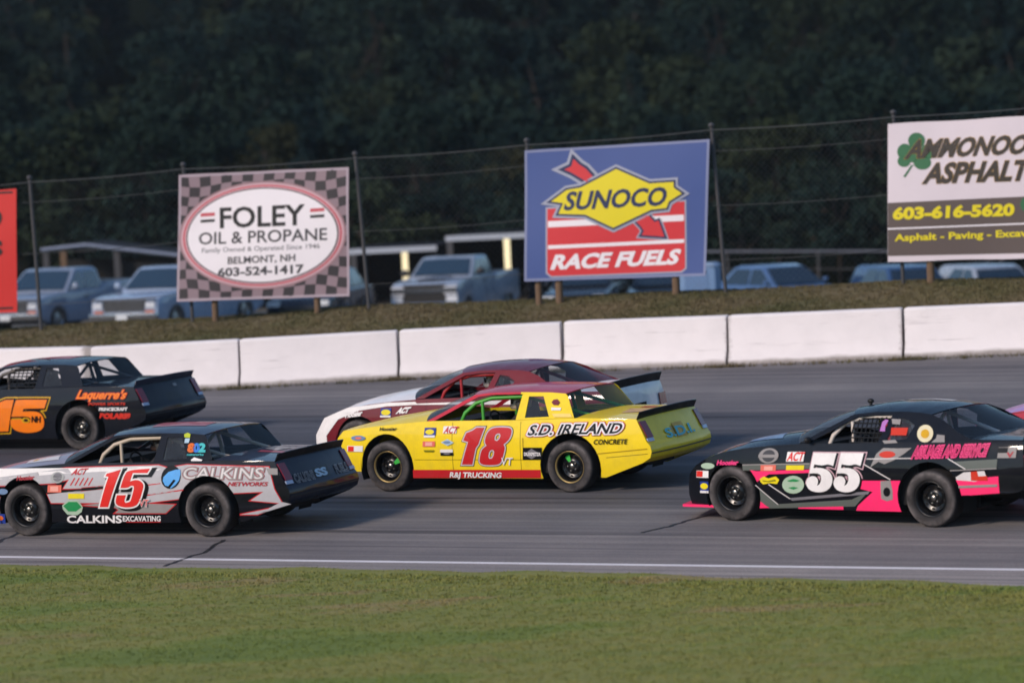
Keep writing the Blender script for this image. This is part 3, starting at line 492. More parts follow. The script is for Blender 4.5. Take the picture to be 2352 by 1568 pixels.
 ('t','V',[(3.735,0.836),(3.808,0.846),(3.738,0.889)],[(0.05,'red2')],0),
]
DATA['orange'] = [
 ('p',[[(1.108,0.65),(1.236,0.721),(1.449,0.787),(1.595,0.788),(1.46,0.305),(1.141,0.301),(1.258,0.604),(1.135,0.577)]],[(0.042,'gold'),(0.024,'ink')],1,0,'number_decal'),
 ('p',[[(1.644,0.782),(1.684,0.784),(1.791,0.786),(2.199,0.78),(2.148,0.651),(1.774,0.649),(1.747,0.606),(1.896,0.608),(1.969,0.605),(2.015,0.597),(2.051,0.585),(2.077,0.569),(2.097,0.548),(2.112,0.522),(2.122,0.492),(2.126,0.458),(2.125,0.427),(2.119,0.398),(2.108,0.372),(2.091,0.349),(2.066,0.329),(2.032,0.312),(1.989,0.298),(1.937,0.288),(1.883,0.282),(1.827,0.279),(1.77,0.281),(1.71,0.287),(1.659,0.297),(1.615,0.311),(1.579,0.329),(1.55,0.351),(1.53,0.374),(1.517,0.398),(1.515,0.429),(1.524,0.486),(1.744,0.49),(1.764,0.439),(1.867,0.438),(1.889,0.496),(1.858,0.517),(1.826,0.525),(1.783,0.53),(1.706,0.531),(1.542,0.529),(1.606,0.712),(1.627,0.761),(1.638,0.779)]],[(0.042,'gold'),(0.024,'ink')],1,0,'number_decal'),
 ('p',[[(1.108,0.65),(1.236,0.721),(1.449,0.787),(1.595,0.788),(1.46,0.305),(1.141,0.301),(1.258,0.604),(1.135,0.577)]],[(0,'orangep')],4,0,'number_decal'),
 ('p',[[(1.644,0.782),(1.684,0.784),(1.791,0.786),(2.199,0.78),(2.148,0.651),(1.774,0.649),(1.747,0.606),(1.896,0.608),(1.969,0.605),(2.015,0.597),(2.051,0.585),(2.077,0.569),(2.097,0.548),(2.112,0.522),(2.122,0.492),(2.126,0.458),(2.125,0.427),(2.119,0.398),(2.108,0.372),(2.091,0.349),(2.066,0.329),(2.032,0.312),(1.989,0.298),(1.937,0.288),(1.883,0.282),(1.827,0.279),(1.77,0.281),(1.71,0.287),(1.659,0.297),(1.615,0.311),(1.579,0.329),(1.55,0.351),(1.53,0.374),(1.517,0.398),(1.515,0.429),(1.524,0.486),(1.744,0.49),(1.764,0.439),(1.867,0.438),(1.889,0.496),(1.858,0.517),(1.826,0.525),(1.783,0.53),(1.706,0.531),(1.542,0.529),(1.606,0.712),(1.627,0.761),(1.638,0.779)]],[(0,'orangep')],4,0,'number_decal'),
 ('p',[[(1.878,0.471),(1.873,0.459),(1.861,0.448),(1.844,0.439),(1.822,0.434),(1.798,0.432),(1.774,0.434),(1.753,0.44),(1.737,0.449),(1.727,0.46),(1.725,0.472),(1.73,0.485),(1.742,0.496),(1.76,0.504),(1.782,0.51),(1.806,0.511),(1.829,0.509),(1.85,0.503),(1.866,0.494),(1.876,0.483)]],[(0,'gold')],6,0,'number_decal'),
 ('p',[[(1.848,0.472),(1.845,0.465),(1.838,0.459),(1.828,0.454),(1.816,0.452),(1.803,0.451),(1.79,0.452),(1.778,0.455),(1.769,0.46),(1.764,0.466),(1.763,0.473),(1.765,0.479),(1.772,0.485),(1.782,0.49),(1.794,0.493),(1.807,0.494),(1.82,0.493),(1.832,0.49),(1.841,0.485),(1.846,0.479)]],[(0,'ink')],7,0,'number_decal'),
 ('t','NH',[(1.906,0.445),(2.062,0.439),(1.919,0.532)],[(0.04,'ink')],0,7),
 ('t', "Laquerre's",[(2.723,0.79),(3.566,0.776),(2.785,0.908)],[(0.07,'rust'),(0.03,'orangep')],0),
 ('t','POWER SPORTS',[(2.94,0.687),(3.573,0.679),(2.948,0.724)],[(0.03,'rust')],0),
 ('t','PRINCECRAFT',[(3.124,0.603),(3.607,0.598),(3.132,0.646)],[(0.05,'white')],0),
 ('t','POLARIS',[(3.138,0.489),(3.637,0.479),(3.153,0.556)],[(0.1,'rust'),(0.0,'brightred')],0),
]
DATA['maroon'] = [
 ('p',[[(-0.751,0.45),(-0.557,0.696),(-0.143,0.841),(0.513,0.91),(0.962,0.919),(0.988,0.894),(1.709,0.913),(2.908,0.94),(2.903,0.869),(1.706,0.877),(0.959,0.878),(0.509,0.861),(0.052,0.803),(-0.3,0.682),(-0.536,0.449),(-0.54,0.252),(-0.766,0.289)]],[(0,'white')],1,0,'livery_panel'),
 ('t','Hoosier',[(-0.17,0.706),(0.103,0.737),(-0.149,0.78)],[(0.05,'white')],0),
 ('p',[[(0.417,0.837),(0.586,0.836),(0.575,0.714),(0.406,0.715)]],[(0,'blue')],3,0,'sponsor_sticker'),
 ('p',[[(0.572,0.778),(0.567,0.766),(0.556,0.755),(0.538,0.746),(0.517,0.741),(0.494,0.739),(0.471,0.741),(0.451,0.747),(0.435,0.756),(0.426,0.767),(0.423,0.779),(0.428,0.791),(0.439,0.802),(0.456,0.81),(0.478,0.816),(0.501,0.817),(0.524,0.815),(0.544,0.81),(0.56,0.801),(0.569,0.79)]],[(0,'yel')],4,0,'sponsor_sticker'),
 ('p',[[(0.408,0.735),(0.577,0.734),(0.574,0.709),(0.406,0.71)]],[(0,'white')],4,0,'sponsor_sticker'),
 ('t','ACT',[(0.669,0.763),(0.852,0.774),(0.717,0.835)],[(0.07,'white')],0),
]
DATA['s_red'] = [
 ('quad',[(-12.986,4.28),(-9.758,4.325),(-9.891,2.034),(-13.135,1.989)]),
 ('p',[[(-12.043,4.247),(-9.837,4.244),(-9.837,4.279),(-12.043,4.283)]],[(0,'ink')],3,0,'stripe'),
 ('p',[[(-12.182,2.092),(-9.969,2.104),(-9.969,2.139),(-12.181,2.127)]],[(0,'ink')],3,0,'stripe'),
 ('t','D',[(-10.386,3.658),(-10.114,3.653),(-10.368,3.949)],[(0.05,'ink')],0),
 ('t','S',[(-10.404,3.11),(-10.141,3.107),(-10.388,3.367)],[(0.05,'ink')],0),
]
DATA['s_foley'] = [
 ('quad',[(-6.496,4.436),(-3.182,4.435),(-3.309,2.117),(-6.656,2.132)]),
 ('m',[[(-6.514,4.402),(-6.311,4.379),(-6.303,4.2),(-6.515,4.232)],[(-6.527,4.054),(-6.322,4.025),(-6.36,3.855),(-6.548,3.878)],[(-6.559,3.705),(-6.389,3.689),(-6.389,3.526),(-6.57,3.535)],[(-6.581,3.368),(-6.372,3.366),(-6.366,3.207),(-6.58,3.202)],[(-6.597,3.036),(-6.389,3.046),(-6.428,2.882),(-6.614,2.87)],[(-6.625,2.701),(-6.452,2.715),(-6.449,2.542),(-6.636,2.529)],[(-6.647,2.353),(-6.432,2.364),(-6.433,2.181),(-6.646,2.172)],[(-6.303,4.2),(-6.092,4.192),(-6.117,4.017),(-6.322,4.025)],[(-6.36,3.855),(-6.156,3.848),(-6.178,3.683),(-6.389,3.689)],[(-6.389,3.526),(-6.172,3.52),(-6.155,3.36),(-6.372,3.366)],[(-6.366,3.207),(-6.156,3.198),(-6.185,3.035),(-6.389,3.046)],[(-6.428,2.882),(-6.222,2.868),(-6.241,2.698),(-6.452,2.715)],[(-6.449,2.542),(-6.232,2.523),(-6.217,2.345),(-6.432,2.364)],[(-6.094,4.371),(-5.877,4.39),(-5.88,4.214),(-6.092,4.192)],[(-6.117,4.017),(-5.911,4.041),(-5.948,3.871),(-6.156,3.848)],[(-6.178,3.683),(-5.964,3.702),(-5.954,3.535),(-6.172,3.52)],[(-6.155,3.36),(-5.939,3.366),(-5.947,3.196),(-6.156,3.198)],[(-6.185,3.035),(-5.981,3.023),(-6.017,2.847),(-6.222,2.868)],[(-6.241,2.698),(-6.028,2.669),(-6.016,2.489),(-6.232,2.523)],[(-6.217,2.345),(-6.004,2.307),(-6.016,2.151),(-6.223,2.164)],[(-5.88,4.214),(-5.67,4.248),(-5.705,4.079),(-5.911,4.041)],[(-5.948,3.871),(-5.739,3.91),(-5.749,3.739),(-5.964,3.702)],[(-5.954,3.535),(-5.734,3.566),(-5.724,3.39),(-5.939,3.366)],[(-5.947,3.196),(-5.739,3.209),(-5.777,3.026),(-5.981,3.023)],[(-6.017,2.847),(-5.809,2.839),(-5.814,2.652),(-6.028,2.669)],[(-6.016,2.489),(-5.8,2.465),(-5.792,2.28),(-6.004,2.307)],[(-5.661,4.409),(-5.448,4.411),(-5.463,4.268),(-5.67,4.248)],[(-5.705,4.079),(-5.5,4.104),(-5.53,3.937),(-5.739,3.91)],[(-5.749,3.739),(-5.532,3.767),(-5.516,3.592),(-5.734,3.566)],[(-5.724,3.39),(-5.51,3.411),(-5.533,3.226),(-5.739,3.209)],[(-5.777,3.026),(-5.572,3.037),(-5.599,2.846),(-5.809,2.839)],[(-5.814,2.652),(-5.598,2.655),(-5.583,2.466),(-5.8,2.465)],[(-5.792,2.28),(-5.581,2.28),(-5.604,2.151),(-5.809,2.151)],[(-5.463,4.268),(-5.259,4.265),(-5.297,4.102),(-5.5,4.104)],[(-5.53,3.937),(-5.321,3.936),(-5.317,3.765),(-5.532,3.767)],[(-5.516,3.592),(-5.301,3.589),(-5.3,3.408),(-5.51,3.411)],[(-5.533,3.226),(-5.329,3.224),(-5.367,3.038),(-5.572,3.037)],[(-5.599,2.846),(-5.388,2.851),(-5.382,2.665),(-5.598,2.655)],[(-5.583,2.466),(-5.366,2.481),(-5.371,2.3),(-5.581,2.28)],[(-5.238,4.412),(-5.029,4.414),(-5.057,4.255),(-5.259,4.265)],[(-5.297,4.102),(-5.094,4.085),(-5.112,3.913),(-5.321,3.936)],[(-5.317,3.765),(-5.103,3.737),(-5.088,3.558),(-5.301,3.589)],[(-5.3,3.408),(-5.095,3.378),(-5.127,3.197),(-5.329,3.224)],[(-5.367,3.038),(-5.164,3.017),(-5.177,2.838),(-5.388,2.851)],[(-5.382,2.665),(-5.165,2.663),(-5.152,2.49),(-5.366,2.481)],[(-5.371,2.3),(-5.162,2.319),(-5.197,2.151),(-5.4,2.151)],[(-5.057,4.255),(-4.855,4.256),(-4.89,4.075),(-5.094,4.085)],[(-5.112,3.913),(-4.902,3.892),(-4.889,3.708),(-5.103,3.737)],[(-5.088,3.558),(-4.878,3.524),(-4.891,3.342),(-5.095,3.378)],[(-5.127,3.197),(-4.927,3.162),(-4.96,2.986),(-5.164,3.017)],[(-5.177,2.838),(-4.966,2.815),(-4.95,2.647),(-5.165,2.663)],[(-5.152,2.49),(-4.94,2.483),(-4.957,2.321),(-5.162,2.319)],[(-4.822,4.416),(-4.617,4.417),(-4.652,4.269),(-4.855,4.256)],[(-4.89,4.075),(-4.684,4.08),(-4.69,3.89),(-4.902,3.892)],[(-4.889,3.708),(-4.675,3.7),(-4.668,3.512),(-4.878,3.524)],[(-4.891,3.342),(-4.687,3.327),(-4.725,3.147),(-4.927,3.162)],[(-4.96,2.986),(-4.753,2.973),(-4.753,2.803),(-4.966,2.815)],[(-4.95,2.647),(-4.736,2.637),(-4.731,2.475),(-4.94,2.483)],[(-4.957,2.321),(-4.754,2.313),(-4.791,2.151),(-4.993,2.16)],[(-4.652,4.269),(-4.45,4.279),(-4.477,4.089),(-4.684,4.08)],[(-4.69,3.89),(-4.476,3.899),(-4.46,3.711),(-4.675,3.7)],[(-4.668,3.512),(-4.458,3.525),(-4.484,3.343),(-4.687,3.327)],[(-4.725,3.147),(-4.522,3.164),(-4.544,2.99),(-4.753,2.973)],[(-4.753,2.803),(-4.537,2.819),(-4.521,2.651),(-4.736,2.637)],[(-4.731,2.475),(-4.522,2.483),(-4.551,2.315),(-4.754,2.313)],[(-4.414,4.419),(-4.212,4.421),(-4.249,4.267),(-4.45,4.279)],[(-4.477,4.089),(-4.269,4.083),(-4.262,3.901),(-4.476,3.899)],[(-4.46,3.711),(-4.246,3.722),(-4.25,3.545),(-4.458,3.525)],[(-4.484,3.343),(-4.28,3.37),(-4.317,3.198),(-4.522,3.164)],[(-4.544,2.99),(-4.332,3.028),(-4.321,2.857),(-4.537,2.819)],[(-4.521,2.651),(-4.306,2.685),(-4.314,2.511),(-4.522,2.483)],[(-4.551,2.315),(-4.348,2.334),(-4.383,2.153),(-4.587,2.15)],[(-4.249,4.267),(-4.048,4.236),(-4.061,4.06),(-4.269,4.083)],[(-4.262,3.901),(-4.049,3.888),(-4.035,3.719),(-4.246,3.722)],[(-4.25,3.545),(-4.045,3.552),(-4.079,3.387),(-4.28,3.37)],[(-4.317,3.198),(-4.111,3.223),(-4.119,3.057),(-4.332,3.028)],[(-4.321,2.857),(-4.104,2.888),(-4.093,2.716),(-4.306,2.685)],[(-4.314,2.511),(-4.109,2.538),(-4.145,2.355),(-4.348,2.334)],[(-4.012,4.415),(-3.814,4.388),(-3.846,4.21),(-4.048,4.236)],[(-4.061,4.06),(-3.852,4.038),(-3.836,3.871),(-4.049,3.888)],[(-4.035,3.719),(-3.826,3.707),(-3.842,3.546),(-4.045,3.552)],[(-4.079,3.387),(-3.878,3.385),(-3.906,3.224),(-4.111,3.223)],[(-4.119,3.057),(-3.907,3.059),(-3.89,2.891),(-4.104,2.888)],[(-4.093,2.716),(-3.884,2.718),(-3.906,2.54),(-4.109,2.538)],[(-4.145,2.355),(-3.944,2.357),(-3.97,2.171),(-4.176,2.169)],[(-3.846,4.21),(-3.641,4.213),(-3.64,4.041),(-3.852,4.038)],[(-3.836,3.871),(-3.623,3.873),(-3.618,3.707),(-3.826,3.707)],[(-3.842,3.546),(-3.641,3.543),(-3.678,3.378),(-3.878,3.385)],[(-3.906,3.224),(-3.701,3.211),(-3.696,3.042),(-3.907,3.059)],[(-3.89,2.891),(-3.679,2.869),(-3.679,2.692),(-3.884,2.718)],[(-3.906,2.54),(-3.706,2.512),(-3.744,2.33),(-3.944,2.357)],[(-3.613,4.39),(-3.412,4.419),(-3.433,4.244),(-3.641,4.213)],[(-3.64,4.041),(-3.427,4.073),(-3.41,3.902),(-3.623,3.873)],[(-3.618,3.707),(-3.411,3.731),(-3.44,3.559),(-3.641,3.543)],[(-3.678,3.378),(-3.476,3.384),(-3.493,3.206),(-3.701,3.211)],[(-3.696,3.042),(-3.484,3.026),(-3.469,2.843),(-3.679,2.869)],[(-3.679,2.692),(-3.476,2.659),(-3.508,2.475),(-3.706,2.512)],[(-3.744,2.33),(-3.544,2.292),(-3.554,2.15),(-3.763,2.15)],[(-3.433,4.244),(-3.224,4.28),(-3.222,4.111),(-3.427,4.073)],[(-3.41,3.902),(-3.232,3.94),(-3.242,3.765),(-3.411,3.731)],[(-3.44,3.559),(-3.253,3.586),(-3.273,3.403),(-3.476,3.384)],[(-3.493,3.206),(-3.284,3.216),(-3.286,3.026),(-3.484,3.026)],[(-3.469,2.843),(-3.297,2.835),(-3.308,2.645),(-3.476,2.659)],[(-3.508,2.475),(-3.319,2.456),(-3.342,2.271),(-3.544,2.292)]],'sq',1,'chequer_print'),
 ('p',[[(-3.293,3.267),(-3.314,3.14),(-3.362,3.016),(-3.436,2.895),(-3.536,2.781),(-3.659,2.676),(-3.804,2.58),(-3.968,2.496),(-4.148,2.425),(-4.342,2.369),(-4.546,2.328),(-4.757,2.303),(-4.971,2.295),(-5.184,2.304),(-5.393,2.329),(-5.594,2.37),(-5.784,2.428),(-5.959,2.5),(-6.117,2.585),(-6.254,2.682),(-6.368,2.79),(-6.457,2.906),(-6.52,3.029),(-6.555,3.156),(-6.561,3.285),(-6.54,3.413),(-6.49,3.54),(-6.413,3.661),(-6.311,3.776),(-6.185,3.882),(-6.037,3.978),(-5.87,4.061),(-5.687,4.131),(-5.491,4.186),(-5.285,4.226),(-5.074,4.248),(-4.86,4.255),(-4.648,4.244),(-4.44,4.217),(-4.241,4.175),(-4.054,4.116),(-3.882,4.044),(-3.728,3.959),(-3.594,3.862),(-3.482,3.755),(-3.395,3.64),(-3.334,3.519),(-3.3,3.394)]],[(0,'rose')],2,0,'oval_print'),
 ('p',[[(-3.332,3.268),(-3.352,3.145),(-3.399,3.024),(-3.472,2.907),(-3.569,2.797),(-3.689,2.695),(-3.83,2.602),(-3.99,2.521),(-4.166,2.452),(-4.356,2.398),(-4.555,2.358),(-4.76,2.334),(-4.969,2.326),(-5.177,2.335),(-5.381,2.359),(-5.577,2.399),(-5.763,2.455),(-5.934,2.524),(-6.087,2.607),(-6.221,2.701),(-6.332,2.806),(-6.419,2.918),(-6.48,3.037),(-6.515,3.16),(-6.521,3.284),(-6.5,3.409),(-6.452,3.531),(-6.377,3.649),(-6.277,3.76),(-6.154,3.863),(-6.01,3.956),(-5.847,4.036),(-5.668,4.104),(-5.477,4.157),(-5.277,4.195),(-5.07,4.218),(-4.862,4.224),(-4.655,4.214),(-4.452,4.188),(-4.258,4.146),(-4.075,4.09),(-3.907,4.02),(-3.757,3.937),(-3.626,3.843),(-3.517,3.74),(-3.432,3.629),(-3.372,3.512),(-3.339,3.391)]],[(0,'palerose')],3,0,'oval_print'),
 ('p',[[(-3.374,3.268),(-3.394,3.149),(-3.439,3.033),(-3.51,2.921),(-3.605,2.814),(-3.722,2.715),(-3.859,2.626),(-4.015,2.548),(-4.186,2.482),(-4.37,2.429),(-4.564,2.391),(-4.764,2.368),(-4.967,2.36),(-5.169,2.368),(-5.368,2.392),(-5.559,2.431),(-5.739,2.484),(-5.906,2.552),(-6.055,2.631),(-6.185,2.722),(-6.294,2.823),(-6.379,2.931),(-6.438,3.045),(-6.471,3.164),(-6.478,3.284),(-6.457,3.404),(-6.41,3.522),(-6.338,3.636),(-6.241,3.743),(-6.121,3.842),(-5.98,3.931),(-5.822,4.009),(-5.648,4.074),(-5.462,4.126),(-5.267,4.162),(-5.067,4.184),(-4.864,4.19),(-4.662,4.18),(-4.465,4.155),(-4.276,4.115),(-4.098,4.061),(-3.935,3.993),(-3.788,3.913),(-3.66,3.823),(-3.555,3.723),(-3.472,3.616),(-3.414,3.503),(-3.381,3.386)]],[(0,'rosered')],4,0,'oval_print'),
 ('p',[[(-3.41,3.268),(-3.43,3.153),(-3.474,3.04),(-3.543,2.931),(-3.635,2.828),(-3.749,2.733),(-3.884,2.646),(-4.036,2.57),(-4.203,2.506),(-4.383,2.456),(-4.572,2.419),(-4.767,2.396),(-4.965,2.389),(-5.163,2.397),(-5.357,2.42),(-5.543,2.457),(-5.719,2.509),(-5.882,2.574),(-6.028,2.651),(-6.155,2.74),(-6.261,2.837),(-6.344,2.942),(-6.402,3.053),(-6.434,3.167),(-6.441,3.284),(-6.421,3.4),(-6.375,3.514),(-6.304,3.624),(-6.209,3.728),(-6.092,3.824),(-5.955,3.911),(-5.801,3.986),(-5.631,4.049),(-5.45,4.099),(-5.259,4.135),(-5.063,4.156),(-4.865,4.161),(-4.668,4.152),(-4.476,4.128),(-4.291,4.089),(-4.118,4.036),(-3.958,3.971),(-3.815,3.894),(-3.69,3.806),(-3.587,3.709),(-3.506,3.605),(-3.449,3.496),(-3.417,3.383)]],[(0,'palerose')],5,0,'oval_print'),
 ('p',[[(-3.441,3.268),(-3.459,3.156),(-3.503,3.046),(-3.57,2.94),(-3.661,2.84),(-3.773,2.747),(-3.904,2.662),(-4.053,2.588),(-4.217,2.526),(-4.393,2.477),(-4.578,2.441),(-4.77,2.419),(-4.964,2.412),(-5.158,2.419),(-5.348,2.442),(-5.53,2.478),(-5.703,2.529),(-5.862,2.592),(-6.005,2.668),(-6.13,2.753),(-6.233,2.848),(-6.314,2.951),(-6.371,3.059),(-6.403,3.17),(-6.41,3.284),(-6.39,3.397),(-6.345,3.508),(-6.276,3.616),(-6.183,3.717),(-6.069,3.81),(-5.935,3.895),(-5.783,3.968),(-5.617,4.03),(-5.439,4.078),(-5.253,4.113),(-5.061,4.133),(-4.867,4.139),(-4.674,4.129),(-4.485,4.106),(-4.304,4.068),(-4.134,4.017),(-3.977,3.953),(-3.837,3.878),(-3.715,3.792),(-3.613,3.698),(-3.534,3.597),(-3.478,3.49),(-3.447,3.38)]],[(0,'ink')],6,0,'oval_print'),
 ('p',[[(-3.465,3.268),(-3.483,3.159),(-3.526,3.052),(-3.592,2.948),(-3.681,2.85),(-3.791,2.759),(-3.92,2.676),(-4.067,2.604),(-4.228,2.543),(-4.401,2.495),(-4.584,2.46),(-4.772,2.438),(-4.963,2.432),(-5.153,2.439),(-5.34,2.461),(-5.52,2.497),(-5.69,2.546),(-5.846,2.608),(-5.987,2.682),(-6.109,2.766),(-6.211,2.858),(-6.291,2.958),(-6.347,3.064),(-6.379,3.173),(-6.385,3.284),(-6.366,3.394),(-6.322,3.503),(-6.254,3.608),(-6.162,3.707),(-6.05,3.798),(-5.918,3.88),(-5.769,3.952),(-5.606,4.012),(-5.431,4.06),(-5.247,4.093),(-5.059,4.113),(-4.868,4.119),(-4.678,4.11),(-4.492,4.087),(-4.315,4.05),(-4.147,4.0),(-3.993,3.937),(-3.855,3.864),(-3.735,3.78),(-3.635,3.689),(-3.557,3.59),(-3.502,3.485),(-3.471,3.378)]],[(0,'whitev')],7,0,'oval_print'),
 ('t','FOLEY',[(-5.727,3.444),(-4.099,3.443),(-5.713,3.797)],[(0.022,'ink')],0,8),
 ('t','OIL & PROPANE',[(-6.166,3.157),(-3.67,3.149),(-6.154,3.366)],[(0.015,'dkgrey')],0,8),
 ('t','Family Owned & Operated Since 1946',[(-6.114,3.001),(-3.821,3.002),(-6.109,3.086)],[(0.01,'grey')],0,8),
 ('t','BELMONT, NH',[(-5.612,2.782),(-4.302,2.793),(-5.605,2.902)],[(0.025,'dkgrey')],0,8),
 ('t','603-524-1417',[(-5.815,2.561),(-4.163,2.572),(-5.807,2.704)],[(0.035,'dkgrey')],0,8),
 ('p',[[(-6.109,3.722),(-5.825,3.727),(-5.829,3.665),(-6.113,3.659)]],[(0,'rosered')],8,0,'bar_print'),
 ('p',[[(-6.116,3.602),(-5.832,3.608),(-5.835,3.556),(-6.119,3.55)]],[(0,'ink')],8,0,'bar_print'),
 ('p',[[(-3.963,3.721),(-3.684,3.727),(-3.687,3.665),(-3.966,3.659)]],[(0,'rosered')],8,0,'bar_print'),
 ('p',[[(-3.969,3.603),(-3.69,3.609),(-3.693,3.558),(-3.972,3.552)]],[(0,'ink')],8,0,'bar_print'),
]
DATA['s_sun'] = [
 ('quad',[(0.14,4.584),(3.531,4.63),(3.347,2.257),(0.022,2.271)]),
 ('p',[[(0.51,3.538),(3.033,3.566),(2.978,2.407),(2.901,2.352),(0.526,2.348),(0.453,2.408)]],[(0.03,'paleblue'),(0,'signred')],1,0,'panel_print'),
 ('p',[[(0.514,3.32),(3.007,3.338),(3.002,3.229),(0.509,3.21)]],[(0,'whitev')],3,0,'bar_print'),
 ('p',[[(0.493,2.892),(2.987,2.909),(2.984,2.846),(0.49,2.828)]],[(0,'whitev')],3,0,'bar_print'),
 ('t','RACE FUELS',[(0.532,2.472),(2.818,2.49),(0.635,2.707)],[(0.045,'whitev')],0),
 ('p',[[(1.038,4.398),(1.139,4.293),(1.255,4.216),(1.398,4.051),(1.274,3.978),(0.996,4.155),(0.863,4.218),(0.993,4.27)]],[(0.1,'paleblue'),(0.05,'navy'),(0,'signred')],3,0,'arrow_print'),
 ('p',[[(2.11,3.273),(2.354,3.364),(2.467,3.23),(2.542,3.256),(2.633,2.965),(2.217,3.009),(2.265,3.08),(2.21,3.168)]],[(0.06,'paleblue'),(0.035,'navy'),(0.0,'signred')],3,0,'arrow_print'),
 ('p',[[(0.593,3.665),(0.89,3.856),(1.149,3.888),(1.81,4.186),(2.41,3.907),(2.857,3.917),(2.852,3.817),(2.996,3.711),(2.751,3.577),(2.701,3.465),(2.417,3.447),(1.715,3.158),(1.215,3.409),(0.718,3.443),(0.818,3.627)]],[(0.075,'paleblue'),(0.035,'navy'),(-0.0,'signyel')],5,0,'diamond_print'),
 ('t','SUNOCO',[(0.827,3.511),(2.66,3.524),(0.918,3.811)],[(0.03,'navy')],0,9),
]
DATA['s_am'] = [
 ('quad',[(6.699,4.747),(9.999,4.776),(9.901,2.348),(6.594,2.384)]),
 ('p',[[(7.334,4.432),(7.325,4.39),(7.303,4.353),(7.269,4.324),(7.227,4.306),(7.181,4.301),(7.136,4.31),(7.095,4.331),(7.064,4.363),(7.045,4.403),(7.039,4.446),(7.048,4.488),(7.071,4.525),(7.105,4.554),(7.147,4.572),(7.193,4.576),(7.238,4.568),(7.278,4.546),(7.31,4.514),(7.329,4.475)]],[(0,'clover')],2,0,'clover_print'),
 ('p',[[(7.108,4.254),(7.099,4.212),(7.079,4.175),(7.048,4.145),(7.01,4.127),(6.969,4.123),(6.928,4.131),(6.892,4.152),(6.864,4.184),(6.847,4.223),(6.843,4.266),(6.851,4.309),(6.871,4.346),(6.902,4.375),(6.94,4.393),(6.981,4.398),(7.022,4.389),(7.058,4.368),(7.086,4.336),(7.103,4.297)]],[(0,'clover')],2,0,'clover_print'),
 ('p',[[(7.514,4.236),(7.506,4.196),(7.486,4.161),(7.455,4.134),(7.418,4.117),(7.376,4.112),(7.336,4.12),(7.3,4.14),(7.272,4.17),(7.255,4.208),(7.25,4.248),(7.258,4.288),(7.279,4.323),(7.309,4.351),(7.347,4.368),(7.388,4.372),(7.428,4.364),(7.464,4.344),(7.492,4.314),(7.509,4.277)]],[(0,'clover')],2,0,'clover_print'),
 ('p',[[(7.07,4.093),(7.063,4.062),(7.045,4.035),(7.019,4.014),(6.987,4.001),(6.951,3.998),(6.916,4.004),(6.884,4.02),(6.86,4.043),(6.845,4.072),(6.84,4.103),(6.847,4.134),(6.865,4.161),(6.891,4.182),(6.924,4.195),(6.96,4.198),(6.995,4.192),(7.026,4.176),(7.051,4.153),(7.066,4.124)]],[(0,'clover')],2,0,'clover_print'),
 ('p',[[(7.425,4.052),(7.416,4.016),(7.393,3.983),(7.358,3.958),(7.315,3.943),(7.267,3.939),(7.22,3.947),(7.178,3.966),(7.146,3.994),(7.126,4.028),(7.12,4.066),(7.129,4.103),(7.152,4.135),(7.187,4.16),(7.23,4.175),(7.278,4.179),(7.324,4.171),(7.366,4.152),(7.399,4.124),(7.419,4.09)]],[(0,'clover')],2,0,'clover_print'),
 ('p',[[(7.279,4.209),(7.269,4.163),(7.246,4.122),(7.211,4.091),(7.167,4.071),(7.12,4.066),(7.073,4.075),(7.031,4.098),(6.999,4.133),(6.979,4.176),(6.973,4.223),(6.983,4.269),(7.007,4.31),(7.042,4.341),(7.085,4.361),(7.133,4.366),(7.18,4.357),(7.221,4.333),(7.254,4.299),(7.273,4.256)]],[(0,'clover')],2,0,'clover_print'),
 ('p',[[(7.08,4.03),(7.118,4.028),(6.969,3.821),(6.931,3.835)]],[(0,'clover')],2,0,'clover_print'),
 ('t','AMMONOOSUC',[(6.983,4.152),(9.743,4.149),(7.111,4.442)],[(0.05,'gold'),(0.04,'dkbrown')],0),
 ('t','ASPHALT',[(7.283,3.713),(9.025,3.696),(7.398,4.029)],[(0.05,'gold'),(0.04,'dkbrown')],0),
 ('p',[[(6.643,3.395),(10.11,3.415),(10.07,2.426),(6.603,2.482)]],[(0,'brown')],1,0,'panel_print'),
 ('t','603-616-5620',[(6.733,3.114),(8.8,3.101),(6.754,3.297)],[(0.05,'signyel')],0),
 ('t','Asphalt - Paving - Excavation',[(6.742,2.736),(9.485,2.733),(6.747,2.849)],[(0.03,'signyel')],0),
 ('p',[[(6.623,2.937),(10.091,2.933),(10.091,2.958),(6.623,2.962)]],[(0,'whitev')],3,0,'stripe'),
 ('p',[[(9.307,3.262),(9.296,3.213),(9.268,3.169),(9.225,3.135),(9.172,3.114),(9.113,3.108),(9.056,3.118),(9.004,3.143),(8.964,3.181),(8.94,3.227),(8.932,3.277),(8.944,3.327),(8.972,3.371),(9.015,3.405),(9.068,3.425),(9.127,3.431),(9.184,3.421),(9.236,3.396),(9.275,3.358),(9.3,3.312)]],[(0,'clover')],3,0,'clover_print'),
]

# ================================================================== the setting
CRACKS = [[(-3.69, 46.86), (-3.83, 46.05), (-4.07, 45.55), (-4.28, 45.05)], [(-6.68, 48.02), (-6.53, 48.61), (-6.38, 49.22)], [(1.46, 44.98), (1.71, 45.22), (2.18, 45.86), (2.5, 46.22)]]
